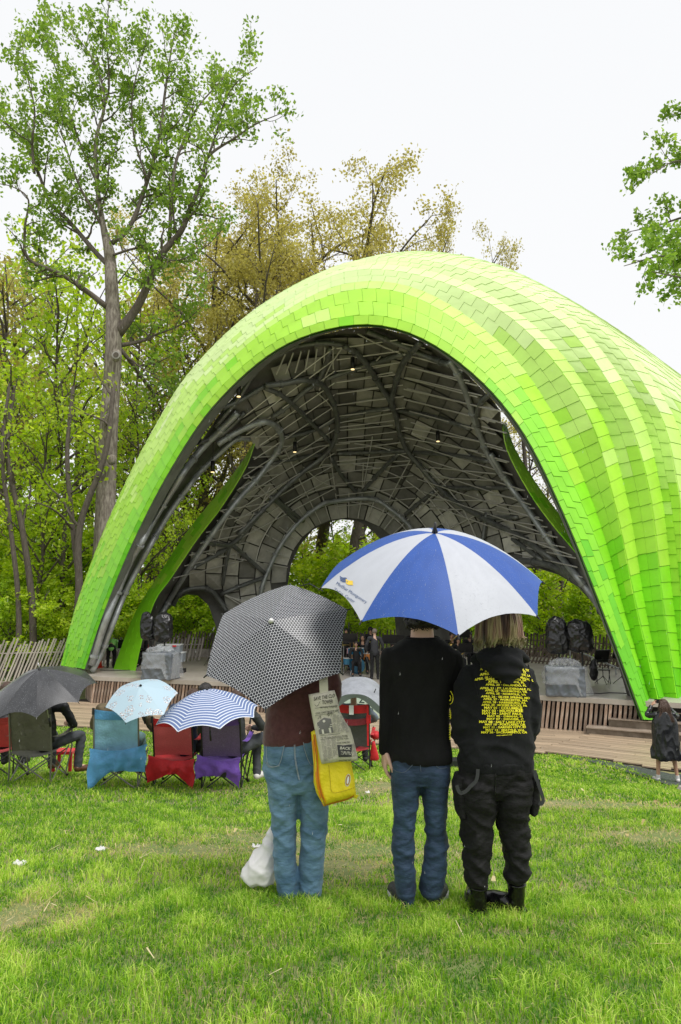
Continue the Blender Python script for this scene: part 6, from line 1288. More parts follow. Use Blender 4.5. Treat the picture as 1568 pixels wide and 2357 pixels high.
gt_ = math_(n_, 'MULTIPLY', mr.outputs[0], math_(n_, 'MULTIPLY', n2.outputs[0], 1.1)); mg = n_.nodes.new('ShaderNodeMix'); mg.data_type = 'RGBA'; n_.links.new(gt_, mg.inputs[0]); n_.links.new(rp.outputs[0], mg.inputs[6]); mg.inputs[7].default_value = (.27, .36, .17, 1); n_.links.new(mg.outputs[2], bs.inputs['Base Color'])
b = B().ball(hc + (0, -.005, .03), (.095, .108, .112), 18, 12); b.loft([r3(1482, 1146, 42, .065, .01), r3(1465, 1147, 46, .085, .01), r3(1440, 1148, 44, .10, .01)], 18, 2.); hr_ = put('hair', remesh(b, .010, 3, wrinkle(.006, 22, 5, 3)), mh, p3)
b = B(); rh = random.Random(21)
for k in range(64):                                      # wavy clumps, each of several strands drawn to one tip
    a = math.pi * (.88 + 1.24 * (k % 32 + rh.random()) / 32); ca, sa = math.cos(a), math.sin(a); lay = .004 if k < 32 else .016
    zb_ = P(1148, rh.uniform(1466, 1499) + (8 if ca < -.3 else 0), Y3)[2]; fl = rh.uniform(-.02, .035); ph = rh.uniform(0, 6.3); am = rh.uniform(.006, .016); rr_ = .100 + lay
    top = hc + np.array([.03 * ca, .03 * sa - .01, .145])
    ctr = [top, hc + (rr_ * .85 * ca, (rr_ + .03) * .85 * sa, .10), hc + (rr_ * ca, (rr_ + .03) * sa, .03), hc + ((rr_ + .010) * ca, (rr_ + .03) * sa, -.05), np.array([hc[0] + (rr_ + .014 + fl * .5) * ca, hc[1] + (rr_ + .022) * sa, (zb_ + hc[2] - .05) / 2]), np.array([hc[0] + (rr_ + fl) * ca, hc[1] + (rr_ - .002) * sa, zb_])]
    s0 = spline(ctr, 5); n = len(s0); t = np.linspace(0, 1, n); tang = np.array([-sa, ca, 0.])
    s0 = s0 + np.outer(am * np.sin(t * 10 + ph) * t, tang) + np.outer(am * .6 * np.sin(t * 8 + ph * 2) * t, np.array([ca, sa, 0.]))
    for q in range(11):
        of = rh.uniform(-.017, .017); orr = rh.uniform(-.006, .008); tw = rh.uniform(-3, 3)
        env = np.sin(np.clip(t * 1.05 + .12, 0, 1) * np.pi) ** .6 * np.where(t > .6, 1 - (t - .6) * 1.7, 1)
        s = s0 + np.outer(of * env * np.cos(tw * t * .5), tang) + np.outer(orr * env + of * .3 * np.sin(tw * t), np.array([ca, sa, 0.]))
        b.tube(s, np.linspace(.0050, .0011, n) * rh.uniform(.7, 1.3), 4, False, r2=np.linspace(.0036, .001, n))
o = b.out('hair_locks', mh, p3, True); tag(o, kind='stuff')
# ---------------------------------------------------------------- smaller figures
STAND = dict(pel=(0, 0, .95), chest=(0, .0, 1.28), neck=(0, 0, 1.46), head=(0, .02, 1.63), sh=(.19, 0, 1.42), el=(.25, -.02, 1.13), wr=(.24, .08, .88), hip=(.09, 0, .92), kn=(.10, .02, .49), an=(.11, -.02, .08), toe=(.13, .16, .04))
SIT = dict(pel=(0, -.08, .50), chest=(0, -.14, .80), neck=(0, -.13, 1.02), head=(0, -.09, 1.19), sh=(.19, -.12, .97), el=(.27, .02, .72), wr=(.17, .25, .68), hip=(.10, -.05, .49), kn=(.13, .40, .52), an=(.14, .42, .10), toe=(.15, .60, .05))
def figure(label, base, rz, pose, shirt, trous, skin, hairm, s=1., ov={}, hair='short', shoem=None, group=None, vox=.018, bulk=1., f=(0, 1, 0), short=False, hands=True, cat='person'):
    c, w = math.cos(rz), math.sin(rz); base = np.array(base, float)
    T = lambda p: base + s * np.array([p[0] * c - p[1] * w, p[0] * w + p[1] * c, p[2]])
    J = dict(pose); J.update(ov); g = lambda k, sd: J.get(k + ('L' if sd < 0 else 'R'), (sd * J[k][0], J[k][1], J[k][2]) if k in J else None)
    root = empty('person', base, label, cat, group); fv = np.array([f[0] * c - f[1] * w, f[0] * w + f[1] * c, 0])
    b = B(); C = lambda *q: b.chain([(*T(p), r * s) for p, r in q], 10)
    C((J['pel'], .12), (J['chest'], .125), (tuple(np.array(J['neck']) - (0, 0, .05)), .09)); C((J['neck'], .05), (J['head'], .05)); C((g('sh', -1), .055), (g('sh', 1), .055))
    head(b, T(J['head']), fv, s)
    for sd in (-1, 1):
        C((g('sh', sd), .048), (g('el', sd), .038), (g('wr', sd), .025)); C((g('hip', sd), .078), (g('kn', sd), .052), (g('an', sd), .035), (g('toe', sd), .03))
        d = np.array(g('wr', sd)) - np.array(g('el', sd)); d /= np.linalg.norm(d)
        if hands: hand(b, T(g('wr', sd)), T(tuple(d)) - base, T((-sd * .8, .3, -.2)) - base, s, .9, sd)
    put('body', remesh(b, min(vox, .012) if hands else vox, 2), skin, root); face(root, T(J['head']), fv, s)
    b = B(); C((tuple(np.array(J['pel']) - (0, 0, .03)), .135 * bulk), (J['chest'], .14 * bulk), (tuple(np.array(J['neck']) - (0, 0, .07)), .095)); C((g('sh', -1), .068 * bulk), (g('sh', 1), .068 * bulk))
    for sd in (-1, 1): e = np.array(g('el', sd)); k = np.array(g('wr', sd)); C((g('sh', sd), .062 * bulk), (tuple(e), .054 * bulk), (tuple(e + (k - e) * .9), .04 * bulk))
    put('top', remesh(b, vox, 3, wrinkle(.012, 6, 9, random.random() * 9)), shirt, root)
    b = B(); C((J['pel'], .13))
    for sd in (-1, 1):
        k = np.array(g('kn', sd)); a = np.array(g('an', sd)); C((g('hip', sd), .092), (tuple(k), .068), (tuple(a), .055)) if not short else C((g('hip', sd), .092), (tuple(k + (0, 0, .1)), .07))
    put('trousers', remesh(b, vox, 3, wrinkle(.010, 6, 12, random.random() * 9)), trous, root)
    for sd in (-1, 1):
        b = B(); a = np.array(g('an', sd)); t = np.array(g('toe', sd)); C((tuple(a + (0, -.02, -.03)), .045), (tuple(t), .042)); b.out('shoe', shoem or M_shoe, root, True)
    h = T(J['head']); b = B().ball(h + np.array([0, 0, .035]) * s - fv * .018 * s, np.array([.092, .10, .098]) * s, 14, 10)
    if hair == 'long':
        b.chain([(*(h - fv * .05 * s), .08 * s), (*(h - fv * .075 * s - np.array([0, 0, .14]) * s), .075 * s), (*(h - fv * .06 * s - np.array([0, 0, .24]) * s), .045 * s)], 10)
        l = np.array([-fv[1], fv[0], 0]); [b.chain([(*(h + l * q * .075 * s), .035 * s), (*(h + l * q * .09 * s - np.array([0, 0, .16]) * s), .03 * s)], 8) for q in (-1, 1)]
    if hair == 'big': b.ball(h + np.array([0, 0, .06]) * s - fv * .03 * s, .125 * s, 12, 9)
    put('hair', remesh(b, .013, 1, wrinkle(.010, 16, 12, random.random() * 9)), hairm, root)
    return root, T
H_br = mat('brown_hair', (.06, .03, .018), .45, bump=.8, bs=70); H_gr = mat('greying_hair', (.16, .13, .11), .5); C_dk = mat('dark_jacket', (.008, .0085, .011), .5, spec=.5); C_gr = mat('grey_trousers', (.045, .05, .058), .8); C_kh = mat('khaki_jacket', (.13, .10, .055), .8, var=.2, vs=9); C_nv = mat('navy_jacket', (.012, .025, .06), .5); C_teal = mat('teal_jeans', (.09, .16, .16), .8)
C_gsh = mat('grey_blue_shirt', (.17, .20, .26), .8); C_suit = mat('charcoal_suit', (.035, .036, .043), .8, var=.1, vs=60); C_blk = mat('black_cloth', (.006, .006, .007), .8); C_char = mat('charcoal_cloth', (.03, .033, .035), .8)
def sitter(t, label, *a, dx=0., dy=0., **k):
    return figure(label, at(t, (dx, .09 + dy, 0)), t.rotation_euler.z, SIT, *a, **k)
sitter(c1, 'seated person in dark clothes at the left edge, head hidden by the black umbrella', C_dk, C_char, SK_l, H_br, dx=.05, vox=.016)
sitter(c2, 'seated person in dark jacket and grey trousers in the olive chair', C_dk, C_gr, SK_l, H_br, ov=dict(knR=(.30, .36, .52), anR=(.30, .28, .10), toeR=(.40, .42, .05), shR=(.24, -.12, .97), elR=(.34, .02, .70), head=(.0, -.09, 1.15)), dx=.08, shoem=mat('brown_shoe', (.10, .04, .02), .4), vox=.016)
sitter(c3_, 'seated person in bulky khaki jacket in the light blue chair', C_kh, C_teal, SK_l, H_br, bulk=1.2, ov=dict(elL=(-.38, -.02, .72), elR=(.38, -.02, .70), shL=(-.27, -.12, .95), shR=(.27, -.12, .95), wrR=(.40, .2, .62), head=(0, .06, 1.08)), vox=.016)
sitter(c4, 'seated person in navy jacket leaning between the red and purple chairs', C_nv, C_blk, SK_l, H_br, dx=.12, ov=dict(elR=(.36, .0, .70), shR=(.25, -.10, .94), wrR=(.30, .25, .60), head=(.05, 0, 1.10)), vox=.016)
sitter(c5, 'seated person in charcoal with legs stretched right of the purple chair', C_char, C_gr, SK_l, H_br, dx=.12, ov=dict(knR=(.42, .30, .60), anR=(.52, .50, .12), toeR=(.56, .66, .07), knL=(.20, .38, .52), anL=(.24, .2, .1), toeL=(.30, .34, .06), elR=(.36, -.02, .74), head=(0, 0, 1.10)), shoem=mat('white_shoe', (.66, .64, .62), .5), vox=.016)
sitter(c6, 'seated person in grey blue shirt under the grey sunshade', C_gsh, C_char, SK_m, H_gr, ov=dict(elR=(.36, .0, .80), head=(0, -.08, 1.24)), vox=.016)
c7, _ = camp_chair(470, 1762, 'black chair hidden ahead of the striped umbrella', mat('black_canvas', (.012, .012, .013), .7), M_frame, top=.86)
sitter(c7, 'seated person with black hair peeping over the striped umbrella', C_blk, C_blk, SK_m, M_hblack, hair='big', ov=dict(head=(0, -.09, 1.22)))
# props on the lawn
g = gpt(598, 1772); t = empty('tripod', g, 'thin black tripod standing on the lawn right of the striped umbrella', 'tripod'); ap_ = g + (-.13, 0, 1.02)
for a in (.2, 2.3, 4.4): B().tube([ap_, g + (-.10 + .32 * math.cos(a), .32 * math.sin(a), 0)], .010, 6).out('leg', M_frame, t)
B().box(ap_ + (0, 0, .06), (.09, .10, .08)).out('camera_head', M_frame, t)
g = gpt(1046, 1768); V, F = bx(g + (0, .1, .07), (.42, .3, .13)); o = part('equipment_case', V, F, mat('black_case', (.02, .022, .024), .35)); tag(o, 'low black case on the lawn seen between the couple', 'case')
g = gpt(490, 1795); t = empty('backpack', g, 'black backpack lying on the grass under the red and purple chairs', 'bag')
b = B().chain([(*(g + (-.16, .3, .08)), .07), (*(g + (.0, .32, .09)), .085), (*(g + (.16, .3, .06)), .05)], 10); put('bag_body', remesh(b, .014, 2, wrinkle(.02, 9, 9, 3)), M_black, t)
g = gpt(118, 1790); b = B(); t = empty('bucket_seat', g, 'small red plastic stool seen under the olive chair', 'stool'); b.box(g + (0, .45, .26), (.30, .26, .04)); b.out('seat', F_redb, t)
for x, y in ((-.12, .36), (.12, .36), (-.12, .55), (.12, .55)): B().box(g + (x, y, .13), (.04, .04, .26)).out('leg', F_redb, t)
# girl in the black rain cape
g = gpt(1537, 1799); Yg = g[1]; sg = 1.0
C_cape = mat('black_raincape', (.010, .011, .013), .28, spec=.5, bump=.2, bs=12); hH = 1.53
GJ = dict(STAND); k_ = hH / 1.75
t, T = figure('girl in a black rain cape and white sneakers raising a phone', g, -.15, STAND, C_cape, C_char, SK_m, H_br, s=k_, hair='long', short=True, vox=.012, shoem=mat('white_shoe', (.66, .64, .62), .5), ov=dict(elL=(-.34, .16, 1.36), wrL=(-.17, .28, 1.58), elR=(.34, .16, 1.36), wrR=(.15, .28, 1.60), kn=(.16, .02, .49), an=(.20, -.02, .08), toe=(.24, .14, .04), hip=(.11, 0, .92)))
rg = lambda z, rx, ry, dx=0, dy=0: (*T((dx, dy, z)), rx * k_, ry * k_)
b = B().loft([rg(.50, .32, .24), rg(.56, .325, .25), rg(.80, .30, .23), rg(1.05, .28, .20), rg(1.25, .26, .19), rg(1.40, .22, .16), rg(1.50, .13, .12)], 24, 2.1); put('rain_cape', remesh(b, .011, 3, wrinkle(.035, 5, 2.2, 6, 1., lambda v: .5 + .6 * sstep((g[2] + 1.2 - v[2]) / .5))), C_cape, t)
b = B().chain([(*T((-.12, .02, 1.45)), .05 * k_), (*T((0, -.10, 1.40)), .07 * k_), (*T((.12, .02, 1.45)), .05 * k_)], 12); put('hood', remesh(b, .012, 2, wrinkle(.02, 14, 14, 2)), mat('hood_lining', (.20, .15, .12), .9), t)
b = B(); rh = random.Random(3)
for q in range(50):
    x = rh.uniform(-.11, .11); s_ = spline([T((x * .6, -.06, 1.72)), T((x, -.115, 1.60)), T((x * 1.1, -.12, 1.48)), T((x * 1.5 + rh.uniform(-.03, .03), -.14, 1.38)), T((x * 1.6 + rh.uniform(-.04, .04), -.15, 1.28 + rh.uniform(-.04, .04)))], 4); b.tube(s_, np.linspace(.012, .003, len(s_)), 5)
tag(b.out('hair_locks', H_br, t, True), kind='stuff')
V, F = bx(T((0, .36, 1.66)), (.15, .01, .08)); part('phone', V, F, M_black, t)
for sd in (-1, 1): B().tube([T((sd * .20, -.02, .07)), T((sd * .195, -.02, .15))], .045 * k_, 10).out('sock', M_wht, t)
# ---------------------------------------------------------------- things on the stage
def stg(px, py):
    Y = 17.
    while P(px, py, Y)[2] > SZ and Y < 50: Y += .01
    p = P(px, py, Y); p[2] = SZ; return p
M_film = mat('black_bin_bag', (.010, .010, .011), .3, spec=.5, bump=.3, bs=7, coat=.1); M_stand = mat('black_stand', (.012, .012, .013), .4)
def bagged(label, px, y0, y1, hw, Y, base, seed, lean=0.):
    c0 = P(px, y0, Y); c1_ = P(px + lean, y1, Y); h = c0[2] - c1_[2]; r = hw / FOC * Y
    t = empty('bagged_loudspeaker', (c1_[0], Y, SZ), label, 'loudspeaker', 'loudspeakers wrapped in black bags'); b = B()
    b.loft([(c1_[0] + (c0[0] - c1_[0]) * f, Y, c1_[2] + h * f, r * w, r * w * .8) for f, w in ((0, .55), (.04, .85), (.15, 1.), (.5, 1.02), (.8, .9), (.93, .72), (.99, .4), (1.03, .22))], 22, 2.6)
    put('bin_bag', remesh(b, .025, 1, wrinkle(.05, 3.2, 3.5, seed, 1.4, fine=.01)), M_film, t)
    return t, c1_
def stand(t, c, Y, dx=0.): B().tube([(c[0] + dx, Y, SZ), (c[0] + dx, Y, c[2] + .15)], .03, 8).out('stand_pole', M_stand, t)
for i, (px, y0, y1, hw, Y, lab_, ln) in enumerate([(339, 1411, 1472, 17, 25.4, 'left one of the two bagged loudspeakers over the folding table side', 3), (378, 1410, 1476, 21, 25.2, 'bagged loudspeaker just right of its twin above the left wrapped box', -2), (1281, 1421, 1503, 24, 20.9, 'left one of the bagged loudspeakers over the right wrapped box', 2), (1330, 1427, 1499, 28, 20.7, 'bagged loudspeaker with knotted top nearest the right canopy foot', 6)]):
    t, c = bagged('black ' + lab_, px, y0, y1, hw, Y, 0, i * 5.1, ln); stand(t, c, Y, .05)
M_wrap = mat('plastic_sheet', (.10, .115, .135), .3, spec=.5, col2=(.15, .17, .195), vs=2, bump=.4, bs=5, coat=.3)
M_sheer = bpy.data.materials.new('clear_sheet'); M_sheer.use_nodes = True; n_ = M_sheer.node_tree; pb = n_.nodes['Principled BSDF']; pb.inputs['Base Color'].default_value = (.6, .62, .64, 1); pb.inputs['Roughness'].default_value = .25; pb.inputs['Alpha'].default_value = .25
def wrapped(label, x0, x1, y0, y1, Y, sheet_pts):
    a, c = P(x0, y1, Y), P(x1, y1, Y); zt = P(x0, y0, Y)[2]; w = c[0] - a[0]; t = empty('wrapped_box', ((a[0] + c[0]) / 2, Y, SZ), label, 'wrapped box', 'speaker boxes wrapped in plastic'); h = zt - SZ; R = Matrix.Rotation(-.28, 3, 'Z')
    b = B().box((t.location.x, Y + .3, SZ + h / 2), (w * .92, .75, h), R, 1.0); put('wrapping', remesh(b, .03, 2, wrinkle(.035, 2.5, 3, x0, 2., fine=.006)), M_wrap, t)
    cx, cy = t.location.x, Y + .3
    def sh(u, v):
        aa = u * 6.283; k = 1 + .10 * v + .12 * NZ(u * 6, v * 3, x0); return (cx + math.cos(aa) * w * .53 * k + .1 * w * v * max(0, math.cos(aa)), cy + math.sin(aa) * .5 * k, SZ + h * 1.04 - v * h * (.98 if math.cos(aa) > .2 else .6) + .05 * NZ(u * 9, v * 4, x0 + 3))
    V, F = sheet(sh, 36, 8); part('loose_sheet', V, F, M_sheer, t, True)
    b = B(); b.ball((cx, cy, SZ + h * 1.1), (w * .40, .3, .13), 14, 8); put('gathered_top', remesh(b, .03, 0, wrinkle(.09, 4, 4, x0 + 7, 2.)), M_sheer, t); return t
wrapped('grey box wrapped in clear plastic at the left of the stage', 326, 406, 1503, 1549, 24.3, 0); wrapped('grey box wrapped in clear plastic at the right of the stage', 1263, 1356, 1536, 1594, 20.3, 0)
# storage tubs
M_tub = mat('clear_tub', (.42, .47, .52), .3, trans=.3); M_lid = mat('white_lid', (.6, .62, .62), .4)
for i, (px, y0, y1, w, lb) in enumerate(((392, 1484, 1503, 48, 'upper clear storage tub with red clip stacked behind the wrapped box'), (402, 1502, 1522, 42, 'lower clear storage tub under the other behind the wrapped box'))):
    Y = 26.6; a = P(px, y1, Y); h = P(px, y0, Y)[2] - a[2]; W_ = w / FOC * Y; t = empty('storage_tub', (a[0], Y, a[2]), lb, 'storage tub', 'stacked storage tubs')
    B().box((a[0], Y, a[2] + h / 2), (W_, .5, h), None, 1.06).out('tub_body', M_tub, t); B().box((a[0], Y, a[2] + h + .015), (W_ * 1.1, .56, .03)).out('lid', M_lid, t); B().box((a[0] + W_ * .28, Y - .29, a[2] + h - .02), (.14, .03, .06)).out('clip', F_redb, t)
B().box((P(402, 1530, 26.6)[0], 26.6, SZ + .07), (.8, .5, .14)).out('tub_pallet', M_dark, stage)
# traffic cone
p = stg(228, 1536); t = empty('traffic_cone', p, 'orange red traffic cone with white band by the left canopy foot', 'traffic cone'); M_cone = mat('cone_orange', (.62, .05, .02), .5)
B().box(p + (0, 0, .02), (.32, .32, .04)).out('cone_base', M_cone, t); B().tube([p + (0, 0, .04), p + (0, 0, .36)], [.13, .075], 16).out('cone_body', M_cone, t, True); B().tube([p + (0, 0, .36), p + (0, 0, .50)], [.0755, .05], 16).out('white_band', M_wht, t, True); B().tube([p + (0, 0, .50), p + (0, 0, .66)], [.05, .022], 16).out('cone_tip', M_cone, t, True)
# folding table, mixer and cases
p = stg(284, 1533); t = empty('folding_table', p, 'white folding table carrying the black mixing desk', 'table'); B().box(p + (0, 0, .72), (.95, .6, .04)).out('tabletop', M_wht, t)
for x in (-.38, .38):
    B().tube([p + (x, -.2, 0), p + (x * .8, 0, .70)], .014, 6).out('leg', M_stand, t); B().tube([p + (x, .2, 0), p + (x * .8, 0, .70)], .014, 6).out('leg', M_stand, t)
t = empty('mixing_desk', p + (0, 0, .74), 'black mixing desk standing on the white folding table', 'mixing desk'); b = B().box(p + (-.05, 0, .86), (.62, .42, .22)); b.out('desk_body', M_stand, t); B().box(p + (-.05, .02, 1.03), (.34, .30, .12)).out('rack_unit', M_stand, t)
for i in range(8): B().tube([p + (-.30 + i * .07, -.18, .97), p + (-.31 + i * .07, -.20, 1.05 + .08 * (i % 3))], .008, 5).out('aerial', M_stand, t)
V, F = bx(stg(292, 1531) + (.3, .3, .13), (.5, .4, .26)); tag(part('flight_case', V, F, M_stand), 'black flight case on the stage under the folding table', 'case')
figure('stagehand in a green shirt bending by the folding table', stg(255, 1537), .3, STAND, mat('green_shirt', (.22, .55, .12), .7), C_blk, SK_m, M_hblack, ov=dict(pel=(0, -.1, .85), chest=(.05, .15, 1.05), neck=(.1, .35, 1.08), head=(.12, .48, 1.04), sh=(.19, .25, 1.06), el=(.2, .35, .8), wr=(.15, .5, .65), hip=(.09, -.08, .82), kn=(.12, .1, .45)), hands=False)
p = stg(323, 1532); figure('long haired stagehand seated behind the left wrapped box', p, math.pi - .2, SIT, C_blk, C_blk, SK_l, H_br, hair='long', hands=False)
def folding_chair(p, rz, label, col):
    t = empty('folding_chair', p, label, 'chair', 'folding chairs on the stage'); c, w = math.cos(rz), math.sin(rz); T = lambda x, y, z: p + np.array([x * c - y * w, x * w + y * c, z])
    B().box(T(0, 0, .45), (.42, .40, .03), Matrix.Rotation(rz, 3, 'Z')).out('seat', col, t); B().box(T(0, -.22, .76), (.42, .03, .2), Matrix.Rotation(rz, 3, 'Z')).out('backrest', col, t)
    for x in (-.2, .2): B().tube([T(x, .22, 0), T(x, -.1, .45), T(x, -.22, .86)], .012, 6).out('frame', M_stand, t); B().tube([T(x, -.25, 0), T(x, .15, .44)], .012, 6).out('leg', M_stand, t)
folding_chair(p + (0, .05, 0), math.pi - .2, 'red folding chair of the long haired stagehand', F_redb)
def mic(p, label, h=1.55):
    t = empty('microphone_stand', p, label, 'microphone stand'); B().tube([p + (0, 0, .3), p + (0, 0, h)], .012, 6).out('pole', M_stand, t); B().tube([p + (0, 0, h), p + (.06, 0, h + .14)], .02, 8).out('microphone', mat('mic_grey', (.25, .25, .27), .4), t)
    for a in (0, 2.1, 4.2): B().tube([p + (0, 0, .32), p + (.3 * math.cos(a), .3 * math.sin(a), 0)], .01, 5).out('leg', M_stand, t)
mic(stg(488, 1545), 'tall microphone stand left of the honeycomb umbrella'); mic(stg(481, 1530), 'second microphone stand close left of the tall one', 1.2)
def music_stand(p, label, rz=0., h=1.15):
    t = empty('music_stand', p, label, 'music stand', 'black music stands of the band'); R = Matrix.Rotation(rz, 3, 'Z') @ Matrix.Rotation(.35, 3, 'X')
    B().box(p + (0, 0, h), (.52, .02, .34), R).out('desk', M_stand, t); B().tube([p + (0, 0, .2), p + (0, .02, h)], .012, 6).out('pole', M_stand, t); B().box(p + (0, -.05, h - .17), (.5, .07, .012)).out('lip', M_stand, t)
    for a in (.5, 2.6, 4.7): B().tube([p + (0, 0, .25), p + (.28 * math.cos(a), .28 * math.sin(a), 0)], .01, 5).out('leg', M_stand, t)
music_stand(stg(1389, 1573), 'music stand at right with a folding chair below it', .2, .95); music_stand(stg(1432, 1574), 'music stand nearest the right canopy foot', .1, 1.0)
folding_chair(stg(1398, 1575) + (0, .35, 0), 2.9, 'black folding chair by the right music stands', M_stand)
b = B().chain([(*(stg(1372, 1577) + (0, .2, .25)), .12), (*(stg(1374, 1577) + (0, .2, .55)), .14), (*(stg(1374, 1577) + (0, .2, .75)), .09)], 10); t = empty('draped_jacket', stg(1372, 1577), 'black jacket draped on gear left of the right music stands', 'jacket'); put('cloth', remesh(b, .02, 1, wrinkle(.04, 5, 3, 2)), M_film, t)
b = B(); p = stg(1372, 1596); cab = spline([p + (-.5, .1, .012), p + (0, -.05, .012), p + (.5, .12, .012), p + (1.2, -.1, .012), p + (1.8, .2, .012)], 6); tag(B().tube(cab, .012, 5).out('cable', M_black), 'black cable trailing over the right front of the stage', 'cable')
b = B(); p = stg(300, 1543); cab = spline([p + (-1.2, .1, .012), p + (-.5, -.05, .012), p + (.1, .12, .012), p + (.8, -.1, .012)], 6); tag(B().tube(cab, .012, 5).out('cable', M_black), 'black cable trailing over the left front of the stage', 'cable')
# hand rail on the ramp
t = empty('handrail', P(1303, 1487, 29), 'pale handrail sloping down behind the right loudspeakers', 'handrail'); B().tube([P(1300, 1485, 29), P(1432, 1542, 25.5)], .035, 8).out('rail', M_tubel, t)
for f in (.1, .5, .9): q = P(1300, 1485, 29) * (1 - f) + P(1432, 1542, 25.5) * f; B().tube([q, (q[0], q[1], SZ - .2)], .025, 6).out('post', M_tubel, t)
# banner
a = P(786, 1583, 22.4); c = P(878, 1583, 22.1); d_ = P(786, 1640, 22.4)[2]
nrm_ = np.array([0, -1, 0]); M_ban = mat('mint_banner', (.42, .60, .52), .6, col2=(.60, .66, .52), vs=1.2); z1 = min(a[2], SZ + .02)
y_ = float(ys_(a[0])) - .12; y2_ = float(ys_(c[0])) - .12
V = [(a[0], y_, .06), (c[0], y2_, .06), (c[0], y2_, z1), (a[0], y_, z1), (a[0], y_ + .02, .06), (c[0], y2_ + .02, .06), (c[0], y2_ + .02, z1), (a[0], y_ + .02, z1)]
o = part('banner', V, [(0, 1, 2, 3), (4, 7, 6, 5), (0, 4, 5, 1), (3, 2, 6, 7)], M_ban); tag(o, 'pale mint jazz banner hung on the stage front behind the grey sunshade', 'banner')
M_bint = mat('dark_green_ink', (.01, .04, .03), .6)
def btext(s, px, py, h, name='lettering', bold=.02):
    V, F = text_verts(s, 1., bold); q = P(px, py, y_ - .01); w = V[:, 0].max() - V[:, 0].min(); xm = (V[:, 0].max() + V[:, 0].min()) / 2; k = h / .7 / FOC * 22
    sl_ = (y2_ - y_) / (c[0] - a[0]); part(name, [(q[0] + (v[0] - xm) * k, y_ + (q[0] + (v[0] - xm) * k - a[0]) * sl_ - .008, q[2] + v[1] * k) for v in V], F, M_bint, o)
btext('J', 807, 1609, 15); btext('A Z Z', 832, 1609, 13); btext('rs', 854, 1627, 9)
# ---- the band
pl = dict(group='band players on the stage')
figure('conductor in a charcoal suit standing with his back to the lawn', stg(863, 1563), 0, STAND, C_suit, C_blk, SK_l, H_gr, ov=dict(el=(.30, .02, 1.15), wr=(.26, .2, .95)), vox=.016, **pl)
def player(px, py, label, hair='short', inst=None, Y=None, dz=0., sk=SK_m, tall=1., pose=SIT, rz=math.pi):
    Yq = Y; hp = P(px, py, Yq); base = np.array([hp[0], Yq, SZ]); s_ = (hp[2] - SZ) / pose['head'][2]; s_ = max(.8, min(1.25, s_)); b0 = base.copy(); b0[2] = hp[2] - pose['head'][2] * s_
    figure(label, b0, rz, pose, C_blk, C_blk, sk, M_hblack, s=s_, hair=hair, hands=False, **pl); return b0
player(835, 1467, 'drummer in black shirt seated behind the blue drums', 'long', Y=26.5); player(853, 1451, 'tall player with big curly black hair behind the drummer', 'big', Y=28.5, pose=STAND); player(797, 1452, 'bass player in black beside the honeycomb umbrella edge', Y=27.5, pose=STAND)
player(905, 1486, 'player bent low behind the left shoulder of the person in plain black', Y=27.0, sk=SK_l); player(1041, 1462, 'trombone player seen between the two standing heads', Y=27.5); player(1056, 1473, 'player with a round face left of the black stand between the couple', Y=26.2); player(1082, 1462, 'player half hidden by the blond hair', Y=28, sk=SK_d); player(820, 1482, 'seated player partly hidden left of the drummer', Y=25.6)
player(925, 1470, 'player hidden behind the plain black shirt', Y=28.5)
for px, py, lb, h in ((806, 1552, 'music stand touching the edge of the honeycomb umbrella', 1.35), (896, 1552, 'music stand right of the conductor', 1.3), (1072, 1560, 'music stand between the couple, lower one', 1.05), (1068, 1545, 'music stand between the couple, upper one', 1.45), (916, 1548, 'music stand behind the plain black shirt', 1.25)): music_stand(stg(px, py), lb, random.uniform(-.2, .2), h)
p = stg(829, 1553); t = empty('drum_kit', p, 'drum kit with blue shells and orange snare on the stage', 'drum kit'); M_dblue = mat('blue_drum', (.01, .14, .26), .25, coat=.5); M_dwood = mat('orange_wood', (.55, .20, .04), .4)
for dx, dz, r, m in ((-.28, .82, .16, M_dblue), (.02, .82, .15, M_dblue), (.30, .62, .17, M_dwood), (-.40, .45, .22, M_dblue)): q = p + (dx, .5, dz); o = B().tube([q - (0, 0, .11), q + (0, 0, .11)], r, 16).out('drum', m, t); B().tube([q + (0, 0, .11), q + (0, 0, .125)], r * 1.03, 16).out('drum_head', M_wht, o)
q = p + (-.1, .55, .30); B().tube([q - (0, .2, 0), q + (0, .2, 0)], .30, 20).out('bass_drum', M_dblue, t)
for dx, h in ((-.6, 1.05), (.55, 1.15)): q = p + (dx, .6, h); B().tube([q, q + (0, .0, .012)], .24, 18).out('cymbal', mat('brass', (.50, .34, .10), .3, metal=1), t); B().tube([q, (q[0], q[1], SZ)], .012, 6).out('cymbal_stand', M_chrome, t)
for dx, sl2 in ((-.1, -.25), (.05, .0), (.15, .3)): B().tube([p + (dx, .3, .9), p + (dx + sl2, .1, 0)], .014, 6).out('hardware', M_chrome, t)
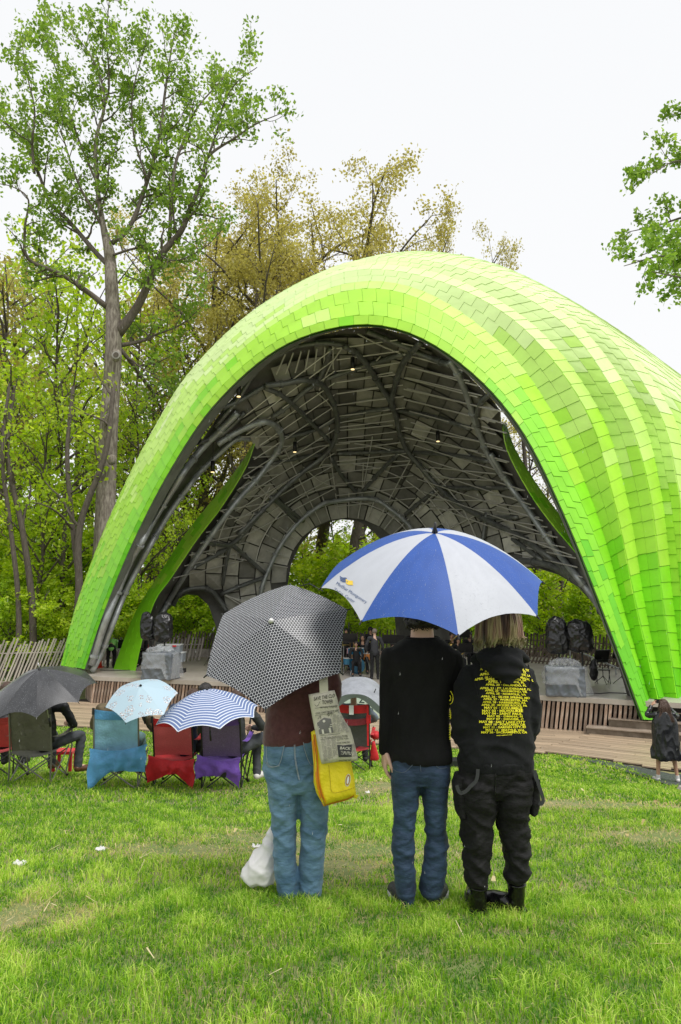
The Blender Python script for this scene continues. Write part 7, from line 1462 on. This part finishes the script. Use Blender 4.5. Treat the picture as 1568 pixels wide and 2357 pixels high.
folding_chair(stg(806, 1545), 2.8, 'folding chair with pink seat at the edge of the honeycomb umbrella', mat('pink_seat', (.60, .35, .38), .6))
b = B().loft([(*(stg(803, 1545) + (.0, .8, .15)), .22, .12), (*(stg(803, 1545) + (.0, .8, .4)), .30, .14), (*(stg(803, 1545) + (.0, .8, .75)), .2, .13), (*(stg(803, 1545) + (.0, .8, 1.05)), .24, .12), (*(stg(803, 1545) + (.0, .8, 1.25)), .08, .08)], 18, 2.); t = empty('double_bass', stg(803, 1545) + (0, .8, 0), 'tan double bass left of the drummer', 'double bass'); put('bass_body', remesh(b, .02, 2), mat('bass_wood', (.42, .24, .09), .35, coat=.4), t); B().tube([stg(803, 1545) + (0, .72, 1.2), stg(803, 1545) + (.02, .75, 1.85)], .03, 8).out('neck', M_stand, t)
M_brass = mat('brass', (.50, .34, .10), .3, metal=1)
for px, py, Y, lb in ((1048, 1466, 26.8, 'brass trombone pointing up between the couple'), (1066, 1502, 25.4, 'brass saxophone low between the couple')):
    q = P(px, py, Y); t = empty('brass_instrument', q, lb, 'instrument'); B().tube([q + (-.25, 0, -.25), q + (.25, -.1, .25)], .02, 8).out('brass_tube', M_brass, t, True); B().tube([q + (-.25, 0, -.25), q + (-.15, -.25, -.32)], [.03, .1], 12).out('brass_bell', M_brass, t, True)
# ---- rain drops caught in the air over the lawn: slim drops
rr = np.random.default_rng(5); b = B(); n = 900
for i in range(n):
    Y = rr.uniform(2.6, 12) ; px, py = rr.uniform(0, 1568), rr.uniform(700, 2100); q = P(px, py, Y); L = .015; r_ = .0005
    if q[2] < gz(q[0], Y) + .1: continue
    d = np.array([.12, 0, 1.]) * L; V = np.array([q, q + d * .3 + (r_, 0, 0), q + d * .3 + (-r_ * .5, r_ * .87, 0), q + d * .3 + (-r_ * .5, -r_ * .87, 0), q + d]); b.add(V, [(0, 2, 1), (0, 3, 2), (0, 1, 3), (4, 1, 2), (4, 2, 3), (4, 3, 1)])
tag(b.out('raindrops', mat('rain_water', (.75, .78, .8), .15, spec=.8)), 'rain drops falling over the lawn', 'rain', kind='stuff')
